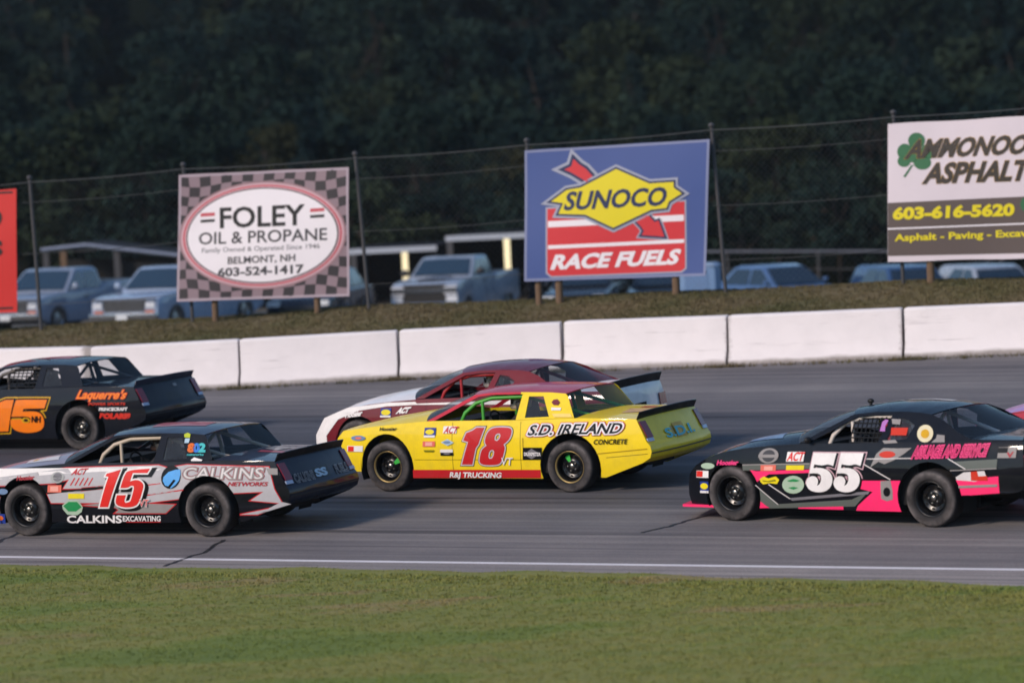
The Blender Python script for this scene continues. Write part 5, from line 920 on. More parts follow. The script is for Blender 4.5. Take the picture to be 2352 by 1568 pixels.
def wall2d(name, loops, sp, side, mat, parent, step=.09, inset=0.0):
    """a side panel: outline (r, z) filled, bent to the body, given thickness inwards"""
    me = outline_mesh([list(l) for l in loops], 0)
    o = decal(name, [(me, None, 0.0, mat)], lambda r, z, lv: P3(r, side * (y_half(sp, r, z) - inset), z), parent, step)
    bm = bmesh.new(); bm.from_mesh(o.data)
    bmesh.ops.remove_doubles(bm, verts=bm.verts, dist=1e-5)
    bmesh.ops.recalc_face_normals(bm, faces=bm.faces)
    if sum(f.normal.y * side * f.calc_area() for f in bm.faces) < 0: bmesh.ops.reverse_faces(bm, faces=bm.faces)
    bm.to_mesh(o.data); bm.free()
    o.data.shade_smooth()
    return thicken(o, .012)

def build_car(root, kind, col, decals, cage_col, opts):
    sp = SPEC[kind]; pm = lambda c: paint(col.get(c, col['body']), **({} if 'fin' not in opts else opts['fin']))
    body, roofm, pA, pC = pm('body'), pm('roof'), pm('pillarA'), pm('pillarC')
    hoodm, deckm, tailm, nosem = pm('hood'), pm('deck'), pm('tail'), pm('nose')
    fa, ra = sp['archF'], sp['archR']
    # ---- sides
    t0 = math.asin(max(-1, (sp['low_front'][1] - fa[1]) / fa[3])); t1 = math.asin((sp['rocker'] - fa[1]) / fa[3]); t2 = math.asin((sp['rocker'] - ra[1]) / ra[3]); t3 = math.asin(max(-1, (sp['low_rear'][0][1] - ra[1]) / ra[3]))
    side = list(sp['front']) + [sp['low_front']] + arch_pts(fa, math.pi - t0, t1)[1:] + arch_pts(ra, math.pi - t2, t3) + sp['low_rear'] + sp['rear'][::-1][1:-1] + sp['top'][::-1][:-1]
    for s in (1, -1):
        wall2d('side_panel', [side], sp, s, body, root)
        wall2d('front_pillar', [sp['pillarA']], sp, s, pA, root)
        wall2d('rear_pillar', [sp['pillarC'], sp['quarter']], sp, s, pC, root)
        o = decal('quarter_window', [(outline_mesh([sp['quarter']], 0.0), None, 0, glass('tint', (.78, .8, .82), .10))], lambda r, z, lv: P3(r, s * (y_half(sp, r, z) - .012), z), root)
        # inner wheel housing
        for c in (fa, ra):
            mb = MB(); n = 16; mb.grid(n, 1, lambda u, v: P3(c[0] + (c[2] + .012) * math.cos(math.pi * (1.12 - 1.24 * u)), s * (.90 - .33 * v), c[1] + (c[3] + .012) * math.sin(math.pi * (1.12 - 1.24 * u))))
            mb.build('wheel_housing', M_INT, root, smooth=True)
    # ---- hood, nose, deck, tail
    ztop = lambda r: lerp_list(sp['top'], r)
    r0 = sp['top'][0][0]
    cr, cz = sp['cowl']; ws = sp['wind_side'][0]
    def hood(u, v):
        t = 2 * v - 1; rr_end = cr + (ws - cr) * abs(t) ** 2.2; rs = r0 - sp['bow'] * (1 - t * t)
        r = rs + (rr_end - rs) * u; re = r0 + (ws - r0) * u
        z = ztop(re) + (sp['hood_crown'] * u ** .8 + .012) * (1 - abs(t) ** 2.6)
        return P3(r, t * y_half(sp, re, ztop(re)), z)
    mb = MB(); mb.grid(22, 18, hood); mb.build('hood', hoodm, root, smooth=True)
    nf = sp['front']; nl = [i / (len(nf) - 1) for i in range(len(nf))]
    def nose(u, v):
        t = 2 * v - 1; i = min(len(nf) - 2, int(u * (len(nf) - 1))); k = u * (len(nf) - 1) - i
        r = nf[i][0] + (nf[i + 1][0] - nf[i][0]) * k; z = nf[i][1] + (nf[i + 1][1] - nf[i][1]) * k
        zc = z + (.012 * (1 - abs(t) ** 2.6)) * (1 - u)
        return P3(r - sp['bow'] * (1 - t * t), t * y_half(sp, r, z), zc)
    mb = MB(); mb.grid(15, 18, nose); mb.build('nose', nosem, root, smooth=True)
    # nose openings and headlight panels
    def on_nose(t, z, out):
        tab = sorted((zz, rr) for rr, zz in nf); r = lerp_list(tab, z)
        return P3(r - sp['bow'] * (1 - t * t) - out, t * y_half(sp, r, z), z)
    mb = MB(); mb.grid(16, 2, lambda u, v: on_nose(-.62 + 1.24 * u, .30 + .10 * v, .006)); mb.build('air_intake', M_INT, root)
    for s in (1, -1):
        hz = (.62, .72) if kind == 'notch' else (.56, .66)
        mb = MB(); mb.grid(6, 2, lambda u, v: on_nose(s * (.62 + .30 * u), hz[0] + (hz[1] - hz[0]) * v, .006))
        mb.build('headlight_decal', plain('8e9094', .3, var=.3), root)
    if kind == 'aero':
        mb = MB(); mb.grid(18, 1, lambda u, v: P3(-.70 - (.20 - .16 * (2 * u - 1) ** 2) * (1 - v) + .25 * v, (2 * u - 1) * .86, .155))
        mb.grid(18, 1, lambda u, v: P3(-.70 - (.20 - .16 * (2 * u - 1) ** 2), (2 * u - 1) * .86, .155 + .03 * v))
        mb.grid(18, 1, lambda u, v: P3(-.70 - (.20 - .16 * (2 * u - 1) ** 2) * (1 - v) + .25 * v, (2 * u - 1) * .86, .185))
        mb.grid(1, 1, lambda u, v: P3(-.74 + .48 * u, .865, .155 + .03 * v))
        mb.build('splitter', paint(col.get('splitter', 'black')), root)
    d0 = sp['deck0']; d1 = sp['top'][-1][0]
    def deck(u, v):
        t = 2 * v - 1; r = d0 + (d1 - d0) * u + (.02 * (1 - t * t)) * u; z = ztop(d0 + (d1 - d0) * u)
        return P3(r, t * y_half(sp, d0 + (d1 - d0) * u, z), z + sp['deck_crown'] * (1 - abs(t) ** 3) * (1 - .5 * u))
    mb = MB(); mb.grid(12, 16, deck); mb.build('deck_lid', deckm, root, smooth=True)
    rf = sp['rear']
    rz = sorted((z, r) for r, z in rf)
    def tail_at(y, z, out=0.0):
        r = lerp_list(rz, z); h = y_half(sp, r, z); t = y / h
        return P3(r + .05 * (1 - t * t) + out, y, z)
    def tail(u, v):
        t = 2 * v - 1; i = min(len(rf) - 2, int(u * (len(rf) - 1))); k = u * (len(rf) - 1) - i
        r = rf[i][0] + (rf[i + 1][0] - rf[i][0]) * k; z = rf[i][1] + (rf[i + 1][1] - rf[i][1]) * k
        zc = z + sp['deck_crown'] * .5 * (1 - abs(t) ** 3) * (1 - u)
        return P3(r + .05 * (1 - t * t) * (1 if u > .02 else .4), t * y_half(sp, r, z), zc)
    mb = MB(); mb.grid(18, 16, tail); mb.build('tail_panel', tailm, root, smooth=True)
    zt = rf[0][1]; h = sp['spoiler']
    def spo(u, v): 
        t = 2 * u - 1; return P3(d1 + .02 * (1 - t * t) + .045 * v, t * (y_half(sp, d1, zt) - .01), zt + .012 + (sp['deck_crown'] * .5) * (1 - abs(t) ** 3) + h * v - .02)
    mb = MB(); mb.grid(14, 2, spo); o = mb.build('spoiler', paint(col.get('spoiler', 'black')), root, smooth=True)
    thicken(o, .012, 0)
    # tail lights with clear lower lens
    for s in (1, -1):
        if kind == 'notch': za, zbm, zm, ya, yb = .655, .91, .70, .70, .845
        else: za, zbm, zm, ya, yb = .70, .86, .70, .62, .86
        mb = MB(); mb.grid(3, 5, lambda u, v: tail_at(s * (ya + (yb - ya) * u), zm + (zbm - zm) * v, .010), 0)
        if kind == 'notch': mb.grid(3, 2, lambda u, v: tail_at(s * (ya + .02 + (yb - ya) * u), za + (zm - .004 - za) * v, .010), 1)
        o = mb.build('tail_light', [plain('7a2233', .25, var=.2), plain('a9b4cc', .25, var=.2)], root, smooth=True)
        thicken(o, .012, 1)
    mb = MB(); mb.grid(5, 4, lambda u, v: tail_at(-.19 + .38 * u, .63 + .16 * v, .006)); mb.build('plate_recess_shade', paint(col.get('recess_shade', 'black')), root)  # flat panel; the shade of a recess is put into its dark colour
    mb = MB(); mb.tube([tail_at(y, .512, .006) for y in [-.86 + .172 * k for k in range(11)]], .008, 6); mb.build('bumper_seam', M_RUB, root)
    # ---- roof, glass
    rp = sp['roof']; ra0, ra1 = rp[0][0], rp[-1][0]; b0, b1 = sp['roof_bow']
    def roof_pt(u, v):
        t = 2 * v - 1; e = ra0 + (ra1 - ra0) * u; z = lerp_list(rp, e)
        r = e - b0 * (1 - t * t) * (1 - u) + b1 * (1 - t * t) * u
        return P3(r, t * y_half(sp, e, z), z + sp['roof_crown'] * (1 - abs(t) ** 2.3) * (1 - .35 * (2 * u - 1) ** 2))
    mb = MB(); mb.grid(20, 20, roof_pt); o = mb.build('roof', roofm, root, smooth=True)
    thicken(o, .015, -1 if o.data.polygons[0].normal.z > 0 else 1)
    def shield(u, v):
        t = 2 * v - 1; base = hood(1.0, v) + Vector((0, 0, .004)); top = roof_pt(0, v) - Vector((0, 0, .012))
        return base.lerp(top, u) + Vector((.03, 0, .02)) * (4 * u * (1 - u)) * (1 - t * t)
    mb = MB(); mb.grid(8, 16, shield); mb.build('windshield', glass(), root, smooth=True)
    def back(u, v):
        t = 2 * v - 1
        return roof_pt(1, v).lerp(deck(0, v), .02 + .96 * u) - Vector((0, 0, .006))
    mb = MB(); mb.grid(6, 12, back); mb.build('rear_window', glass('lexan', (.93, .94, .95), .03), root, smooth=True)
    # ---- underside and cabin
    mb = MB()
    mb.box(WB / 2 + .45, WB / 2 - 3.15, -.56, .56, .20, .24); mb.box(WB / 2 - 3.15, WB / 2 - 3.62, -.36, .36, .30, .62); mb.box(WB / 2 - .44, WB / 2 - 2.26, -.86, .86, .195, .23)
    for s in (1, -1): mb.box(WB / 2 + .38, WB / 2 - .54, s * .57, s * .585, .22, .62); mb.box(WB / 2 - .55, WB / 2 - 3.2, s * .57, s * .585, .22, .80); mb.box(WB / 2 - 3.2, WB / 2 - 3.7, s * .57, s * .585, .45, .80)
    mb.box(WB / 2 - .55, WB / 2 - .60, -.84, .84, .22, .86); mb.box(WB / 2 - .62, WB / 2 - 1.0, -.80, .80, .80, .90 if kind == 'notch' else .9)
    mb.box(WB / 2 - 2.5, WB / 2 - 2.53, -.82, .82, .22, .87); mb.box(WB / 2 - 2.53, WB / 2 - 3.6, -.80, .80, .86, .88)
    for s in (1, -1): mb.box(WB / 2 - .6, WB / 2 - 2.5, s * .80, s * .83, .25, .90)
    mb.build('cabin_tub', M_INT, root)
    mb = MB(); mb.tube([P3(0, -.72, .335), P3(0, .72, .335)], .035); mb.tube([P3(WB, -.72, .335), P3(WB, .72, .335)], .05); mb.ball(P3(WB, 0, .335), .16, .16, .16)
    mb.build('axle', M_INT, root)
    # ---- roll cage
    cm = plain(cage_col, .45, var=.15)
    dz = 0 if kind == 'notch' else .035; dr = 0 if kind == 'notch' else .22
    mb = MB()
    for s in (1, -1):
        mb.tube([P3(1.06 + dr, s * .775, .55), P3(1.08 + dr, s * .77, .90), P3(1.14 + dr, s * .75, 1.03 + dz * .4), P3(1.28 + dr, s * .70, 1.15 + dz), P3(1.50 + dr, s * .645, 1.215 + dz), P3(2.0 + dr * .6, s * .63, 1.23 + dz)], .027, 8)
        mb.tube([P3(2.0 + dr * .6, s * .60, 1.23 + dz), P3(2.0 + dr * .6, s * .74, .9), P3(2.0 + dr * .6, s * .75, .3)], .027, 8)
        mb.tube([P3(2.0 + dr * .6, s * .52, 1.20 + dz), P3(3.25, s * .50, .86)], .024, 8)
        mb.tube([P3(1.42 + dr, s * .76, .5), P3(1.38 + dr, s * .70, 1.17 + dz)], .022, 8) if s > 0 else None
        for z in (.45, .6, .75): mb.tube([P3(1.06 + dr, s * .79, z), P3(2.0 + dr * .6, s * .79, z)], .02, 6)
    mb.tube([P3(2.0 + dr * .6, -.60, 1.23 + dz), P3(2.0 + dr * .6, 0, 1.25 + dz), P3(2.0 + dr * .6, .60, 1.23 + dz)], .027, 8)
    mb.tube([P3(1.50 + dr, -.645, 1.215 + dz), P3(1.47 + dr, 0, 1.24 + dz), P3(1.50 + dr, .645, 1.215 + dz)], .024, 8)
    mb.tube([P3(2.0 + dr * .6, -.6, 1.18 + dz), P3(2.0 + dr * .6, .72, .42)], .024, 8); mb.tube([P3(2.0 + dr * .6, -.72, .86), P3(2.0 + dr * .6, .72, .86)], .024, 8)
    mb.build('roll_cage', cm, root, smooth=True, angle=60)
    # ---- seat, wheel, net
    sr = 1.80 + dr * .7
    seat = prism('seat', [(WB / 2 - sr + .42, .28), (WB / 2 - sr + .46, .42), (WB / 2 - sr + .1, .40), (WB / 2 - sr - .02, .95), (WB / 2 - sr + .02, 1.16 + dz * .5), (WB / 2 - sr - .08, 1.16 + dz * .5), (WB / 2 - sr - .13, .95), (WB / 2 - sr - .08, .28)], .10, .56, paint(opts['seat']) if 'seat' in opts else M_RUB, root, .02)
    mb = MB(); c = P3(1.38 + dr, .33, .86 + dz * .4); rr = .165
    mb.tube([c + Vector((.05 * math.cos(t), rr * math.sin(t), rr * math.cos(t) * .95)) for t in [k * 2 * math.pi / 20 for k in range(21)]], .014, 6, cap=False)
    mb.tube([c + Vector((0, -rr, 0)), c + Vector((0, rr, 0))], .012, 6); mb.tube([c, c + Vector((.35, 0, -.1))], .018, 6)
    mb.build('steering_wheel', M_RUB, root)
    if opts.get('net'):
        mb = MB(); w = outline = None
        a0, a1 = (1.42, 1.95) if kind == 'notch' else (1.62, 2.04)
        for k in range(8):
            r = a0 + (a1 - a0) * k / 7; mb.tube([P3(r, y_half(sp, r, .96) - .05, .96), P3(r, y_half(sp, r, 1.24 + dz * .6) - .05, 1.24 + dz * .6)], .009, 4)
        for k in range(6):
            z = .97 + (.25 + dz * .6) * k / 5; mb.tube([P3(a0, y_half(sp, a0, z) - .05, z), P3(a1, y_half(sp, a1, z) - .05, z)], .009, 4)
        mb.build('window_net', M_RUB, root)
    mb = MB(); c = P3(1.0 + dr * .5, .93, 1.0); mb.ball(c, .04, .06, .04, 10)
    if opts.get('mirror'): mb.build('door_mirror', M_RUB, root, smooth=True)
    if opts.get('roof_cam'):
        p = roof_pt(.03, .52); mb = MB(); mb.tube([p - Vector((0, 0, .01)), p + Vector((0, 0, .025))], .02, 8); mb.ball(p + Vector((0, 0, .042)), .045, .035, .03, 10); mb.build('roof_camera', M_RUB, root, smooth=True)
    # ---- wheels
    for r in (0, WB):
        for s in (1, -1):
            ch = opts.get('chalk')
            make_wheel(root, r, s, M_RIM, plain(opts.get('lip', '141416'), .35, metallic=.6 if 'lip' in opts else 0), (ch, 2.6 if r == 0 else 1.1) if ch and s > 0 else None)
    # ---- panel seams and the flank crease, its shade painted as a darker line
    def darker(hx, k):
        hx = PAL.get(hx, hx); return ''.join('%02x' % int(int(hx[i:i + 2], 16) * k) for i in (0, 2, 4))
    sm_ = paint(darker(col['body'], .45)); cl = []
    ds = (1.0, 2.02) if kind == 'notch' else (1.12, 2.08)
    for r in ds: cl.append([(r, sp['rocker'] + .01), (r + .006, sp['rocker'] + .01), (r + .02, ztop(r) - .02), (r + .014, ztop(r) - .02)])
    if kind == 'notch': cl += [[(3.28, .455), (3.86, .50), (3.86, .507), (3.28, .462)], [(.43, .43), (2.29, .43), (2.29, .436), (.43, .436)]]
    else: cl += [[(-.02, .845), (.9, .925), (.9, .931), (-.02, .851)]]
    for q in cl: decal('seam_crease_shade', [(outline_mesh([q], 0), None, 0, sm_)], lambda r, z, lv: P3(r, y_half(sp, r, z) + .0025, z), root)
    # ---- livery
    clips = (fa, ra)
    smap = lambda r, z, lv: P3(r, y_half(sp, r, z) + .003 + lv, z)
    vm = lambda c: paint(c, rough=.45, coat=.3)
    apply_decals(decals, smap, root, vm, clips)
    tmap = lambda u, z, lv: tail_at(-u, z, .008 + lv)
    apply_decals(opts.get('tail', []), tmap, root, vm)
    for kind_, pts, c in opts.get('roof_marks_reflections', []):
        decal('roof_mark_reflection', [(outline_mesh([pts], 0), None, 0, vm(c))], lambda u, v, lv: roof_pt(u, v) + Vector((0, 0, .004)), root, .07)
    for pts, c in opts.get('hood_marks', []):
        decal('hood_marking', [(outline_mesh([pts], 0), None, 0, vm(c))], lambda u, v, lv: hood(u, v) + Vector((0, 0, .005)), root, .06)
    for pts, c in opts.get('deck_marks', []):
        decal('deck_marking', [(outline_mesh([pts], 0), None, 0, vm(c))], lambda u, v, lv: deck(u, v) + Vector((0, 0, .005)), root, .06)
    return root

def place_car(name, o, fw, label):
    r = empty(name); f = Vector(fw).normalized(); l = TN.cross(f).normalized()
    mw = Matrix(((f.x, l.x, TN.x, o[0]), (f.y, l.y, TN.y, o[1]), (f.z, l.z, TN.z, o[2]), (0, 0, 0, 1)))
    r.matrix_world = mw
    return tag(r, label, 'race car', 'race cars running nose to tail on the track')

POSE = dict(yellow=([-0.093, 50.2, 0.305], [-0.8754, 0.4834, 0.0007]), silver=([-4.704, 48.567, 0.123], [-0.8915, 0.4529, -0.0011]),
            black=([4.185, 45.27, 0.188], [-0.8094, 0.5872, 0.0069]), orange=([-7.408, 58.491, 0.5], [-0.8949, 0.4462, -0.0014]),
            maroon=([-0.584, 52.868, 0.412], [-0.8754, 0.4834, 0.0007]), pink=([7.74, 46.86, track_z(7.74, 46.86)], [-0.8094, 0.5872, 0.0069]))

def tt(s, y0, z0, y1, z1, h, lays, lev=3):
    """lettering on a tail panel: u runs to the car's right"""
    return ('t', s, [(y0, z0), (y1, z1), (y0 + .01, z0 + h)], lays, 0, lev)
def tp(pts, c, lev=1, nm='tail_marking'): return ('p', [pts], [(0, c)], lev, 0, nm)

CARS = {}
r = place_car('race_car', *POSE['yellow'], 'bright yellow race car with red roof and red number 18')
CARS['yellow'] = build_car(r, 'notch', dict(body='yellow', roof='b21c30', pillarA='c02438', tail='yellow', spoiler='black', recess_shade='dkyel'), DATA['yellow'], '3f9a2c',
    dict(chalk='28b03c', lip='a08a5a', tail=[tp([(-.12, .64), (.16, .64), (.16, .82), (-.12, .82)], 'gold', 3), tt('S.D.I.', -.38, .66, .42, .66, .11, [(.03, 'teal')], 5)],
         deck_marks=[([(.35, .45), (.7, .35), (.75, .6), (.5, .75)], 'cc9c70'), ([(.4, .25), (.6, .22), (.62, .32), (.42, .36)], 'rust')], roof_marks_reflections=[]))
r = place_car('race_car', *POSE['silver'], 'silver, black and red race car with red number 15 and white outline')
CARS['silver'] = build_car(r, 'notch', dict(body='bodyblack', tail='141a2a', deck='2a3040', hood='8c8894', roof='20263a'), DATA['silver'], 'b8a894',
    dict(tail=[tt('CALKINS', -.66, .655, -.22, .655, .10, [(.05, 'silverd'), (-.01, '2a3040')]), tt('SS', -.16, .675, .10, .675, .085, [(.05, 'lightblue')]), tt('FUELS', .34, .655, .68, .655, .10, [(.05, 'silverd'), (-.01, '2a3040')])],
         roof_marks_reflections=[('p', [(.2, .3), (.75, .35), (.8, .65), (.3, .72)], 'a03a44')], hood_marks=[([(.45, .72), (.85, .74), (.9, .9), (.5, .88)], 'silverw'), ([(.55, .77), (.68, .77), (.68, .84), (.55, .84)], 'gold')],
         deck_marks=[([(.1, .2), (.5, .3), (.45, .5), (.15, .4)], 'silverd'), ([(.2, .5), (.8, .55), (.7, .62), (.25, .6)], 'a03a44')]))
r = place_car('race_car', *POSE['black'], 'black and hot pink race car with white number 55')
CARS['black'] = build_car(r, 'aero', dict(body='bodyblack', splitter='pink', roof='10141c'), DATA['black'], 'cfc4ba',
    dict(net=True, mirror=True, roof_cam=True, seat='a81c30', roof_marks_reflections=[('p', [(.35, .3), (.8, .3), (.8, .42), (.35, .42)], 'silverw')], hood_marks=[([(.35, .55), (.75, .62), (.8, .85), (.4, .8)], 'steel')]))
r = place_car('race_car', *POSE['orange'], 'black race car with orange number 15 beside the white wall')
CARS['orange'] = build_car(r, 'notch', dict(body='0f131c', roof='16202e', spoiler='2a3042'), DATA['orange'], '4a4440',
    dict(net=True, roof_marks_reflections=[('p', [(.3, .35), (.7, .35), (.7, .65), (.3, .65)], 'a03a44')], tail=[tp([(.12, .86), (.22, .86), (.22, .90), (.12, .90)], 'silverd', 3)]))  # the reddish roof patch is a reflection painted on as colour
r = place_car('race_car', *POSE['maroon'], 'maroon and white fastback race car alongside the yellow car')
CARS['maroon'] = build_car(r, 'aero', dict(body='maroon', hood='white', nose='white', tail='white', deck='white', roof='64182a'), DATA['maroon'], '9c1420',
    dict(net=False, tail=[]))
r = place_car('race_car', *POSE['pink'], 'purple and red race car mostly hidden behind the black car with pink panels')
CARS['pink'] = build_car(r, 'aero', dict(body='b01c34', hood='a878b0', nose='a878b0', roof='a878b0', deck='a878b0'), [], '9a9a9a', dict())
# the bodies lean towards the outside of the turn on their springs; wheels and axles stay on the track
for key, deg in (('yellow', 2.0), ('silver', 2.0), ('black', 2.7), ('orange', 1.8), ('maroon', 1.8), ('pink', 2.0)):
    a = rad(deg)
    for ch in CARS[key].children:
        if ch.name.split('.')[0] in ('wheel', 'axle'): continue
        ch.rotation_euler = (a, 0, 0); ch.location = (0, .9 * (1 - math.cos(a)), -.9 * math.sin(a))

# ================================================================== fence and banners
M_GALV = plain('454446', .6, metallic=.2, var=.3)
M_WIRE = plain('4c4e50', .7, metallic=.1, var=.2)
M_WOOD = plain('6a5440', .85, var=.35, scale=12.0)
POSTS = [(-12.9, 4.36), (-9.55, 4.46), (-6.46, 4.57), (-3.11, 4.62), (.14, 4.71), (3.53, 4.82), (6.77, 4.89), (10.1, 4.98)]
fence = tag(empty('catch_fence', fence_pt(0)), 'tall chain-link catch fence with grey posts along the grass bank', 'fence')
fo = fence.location.copy()
LEAN = [.0, .07, .02, .12, .06, .13, .05, .02]
for (s, zt), ln in zip(POSTS, LEAN):
    mb = MB(); b = fence_pt(s + ln, None, .12) - fo; t = fence_pt(s, zt + .05, .12) - fo
    mb.tube([b - Vector((0, 0, .2)), b.lerp(t, .5), t], .034, 10); mb.ball(t, .055, .055, .05, 10)
    mb.build('post', M_GALV, fence, smooth=True, angle=60)
for dz, rr in ((-.03, .008), (-.40, .0045), (-1.35, .0045), (-2.3, .0045)):
    mb = MB(); pts = []
    for (s, zt), (s2, zt2) in zip(POSTS, POSTS[1:]):
        for k in range(6):
            t = k / 6; sag = -.03 * math.sin(math.pi * t)
            pts.append(fence_pt(s + (s2 - s) * t, zt + (zt2 - zt) * t + dz + sag, .07) - fo)
    pts.append(fence_pt(POSTS[-1][0], POSTS[-1][1] + dz, .07) - fo)
    mb.tube(pts, rr, 5); mb.build('cable', M_WIRE, fence)
# chain-link: real woven wires, zigzagging upwards, one sheet per bay
for (s, zt), (s2, zt2) in zip(POSTS, POSTS[1:]):
    pit = .055; nzig = int((s2 - s) / pit); z0 = fence_z((s + s2) / 2) + .03; nz = int((min(zt, zt2) - .05 - z0) / pit)
    j = np.arange(nz + 1); V = []; F = []; base = 0; w = .0006
    pts = np.zeros((nzig, nz + 1, 3))
    for i in range(nzig):
        sa = s + (i + .5 + np.where((j + i) % 2 == 0, -.5, .5)) * pit
        t = (sa - s) / (s2 - s)
        z = z0 + (j / nz) * ((zt + (zt2 - zt) * t) - .04 - z0)
        pts[i, :, 0] = FP.x + FD.x * sa + FN.x * .05 - fo.x; pts[i, :, 1] = FP.y + FD.y * sa + FN.y * .05 - fo.y; pts[i, :, 2] = z - fo.z
    A = pts[:, :-1].reshape(-1, 3); B = pts[:, 1:].reshape(-1, 3)
    D_ = B - A; D_ /= np.linalg.norm(D_, axis=1)[:, None]
    off = np.cross(D_, np.array([FN.x, FN.y, 0.0])) * w
    V = np.stack([A - off, A + off, B + off, B - off], 1).reshape(-1, 3)
    me = bpy.data.meshes.new('chain_link'); k = len(A)
    me.vertices.add(len(V)); me.vertices.foreach_set('co', V.ravel()); me.loops.add(4 * k); me.loops.foreach_set('vertex_index', np.arange(4 * k))
    me.polygons.add(k); me.polygons.foreach_set('loop_start', np.arange(0, 4 * k, 4)); me.update(calc_edges=True)
    o = link_mesh('chain_link', me, M_WIRE, fence); o['kind'] = 'stuff'

def vinyl(c): return plain(c, .55, var=.06, scale=2.0)
def banner(key, label, base_col, hem=None):
    quad = next(e for e in DATA[key] if e[0] == 'quad')[1]          # tl, tr, br, bl in (s, z)
    tl, tr, br, bl = [Vector(p) for p in quad]
    c = (bl + br) / 2
    root = tag(empty('banner', fence_pt(c.x, c.y)), label, 'banner'); ro = root.location.copy()
    def wave(s, z):
        return -.03 - .012 * math.sin(s * 3.1 + z * 1.3) - .014 * math.sin(s * 1.1 - z * 2.2 + 1)
    def sp(s, z, lv): return fence_pt(s, z, wave(s, z) - lv) - ro
    mb = MB()
    def g(u, v):
        p = tl.lerp(tr, u).lerp(bl.lerp(br, u), v); sag = .02 * math.sin(math.pi * u * 4) * (1 - 2 * v) * .35
        return sp(p.x, p.y + sag * (1 if v in (0, 1) else 0), 0)
    mb.grid(40, 30, g); o = mb.build('sheet', vinyl(base_col), root, smooth=True)
    thicken(o, .004, 1 if o.data.polygons[0].normal.y > 0 else -1)
    if hem:
        mb = MB()
        for a, b in ((tl, tr), (tr, br), (br, bl), (bl, tl)):
            cen = (tl + tr + br + bl) / 4; nrm = Vector((-(b - a).y, (b - a).x)).normalized() * .045
            if nrm.dot(cen - a) < 0: nrm = -nrm
            mb.grid(16, 1, lambda u, v: sp(*(a.lerp(b, u) + nrm * v), .003))
        mb.build('hem', vinyl(hem), root)
    mb = MB()
    for a, b in ((tl, tr), (bl, br), (tl, bl), (tr, br)):
        for k in range(5):
            p = a.lerp(b, .02 + .96 * k / 4); q = sp(p.x, p.y, .004); mb.tube([q, q + FN * .1 + Vector((0, 0, .05))], .006, 4)
    mb.build('cable_tie', M_RUB2, root)
    apply_decals(DATA[key], sp, root, vinyl, (), .13, .0026)
    return root
M_RUB2 = plain('1a1a1a', .7)
banner('s_red', 'plain red banner with black edge lines, cut off by the picture edge', 'c81e18')
banner('s_foley', 'chequered banner with a white oval advertising oil and propane', '8a767e', 'a99aa4')
banner('s_sun', 'blue banner with yellow diamond logo and red race fuels panel', '40558f', '7e86a8')
banner('s_am', 'white and brown asphalt company banner with a green clover', 'd9ced4')
for s, h, lab in ((-5.97, .55, 'wooden post under the left half of the chequered oil banner'), (-3.97, .55, 'wooden post under the right half of the chequered oil banner'), (.24, .5, 'dark weathered post under the left corner of the blue banner'), (.62, .5, 'wooden post under the left part of the blue banner'),
               (2.77, .5, 'wooden post under the right part of the blue banner'), (7.31, .5, 'wooden post under the white and brown banner')):
    b = fence_pt(s, None, -.06); mb = MB(); mb.tube([Vector((0, 0, -.2)), Vector((.01, 0, .6)), Vector((.012, 0, 2.2))], .07 if s > .5 else .06, 9)
    o = mb.build('wooden_post', M_WOOD, None, smooth=True, angle=60); o.location = b + FN * .14; tag(o, lab, 'post', 'wooden posts behind the banners')

# ================================================================== parked vehicles
def tyre_wheel(parent, x, y, r=.38):
    w = empty('wheel'); w.parent = parent; w.location = (x, y, r)
    mb = MB(); mb.lathe_y([(r * .6, .11), (r * .75, .125), (r * .95, .11), (r, .07), (r, -.07), (r * .95, -.11), (r * .6, -.11)], 24); mb.build('tyre', M_TYRE, w, smooth=True)
    sgn = 1 if y > 0 else -1
    mb = MB(); mb.lathe_y([(r * .6, sgn * .1), (r * .5, sgn * .06), (r * .2, sgn * .08), (0, sgn * .085)], 20); mb.build('rim', plain('8a8c90', .35, metallic=.8), w, smooth=True, angle=40)

def arch_profile(x0, x1, zlow, ztop_list, arches, r):
    """lower-body outline with wheel openings; ztop_list from rear to front"""
    pts = [(x0, zlow)]
    for c in sorted(arches):
        pts += [(c + r * math.cos(math.pi - math.pi * k / 8), .30 + r * math.sin(math.pi * k / 8)) if True else 0 for k in range(9)]
    pts += [(x1, zlow)] + ztop_list[::-1]
    return pts

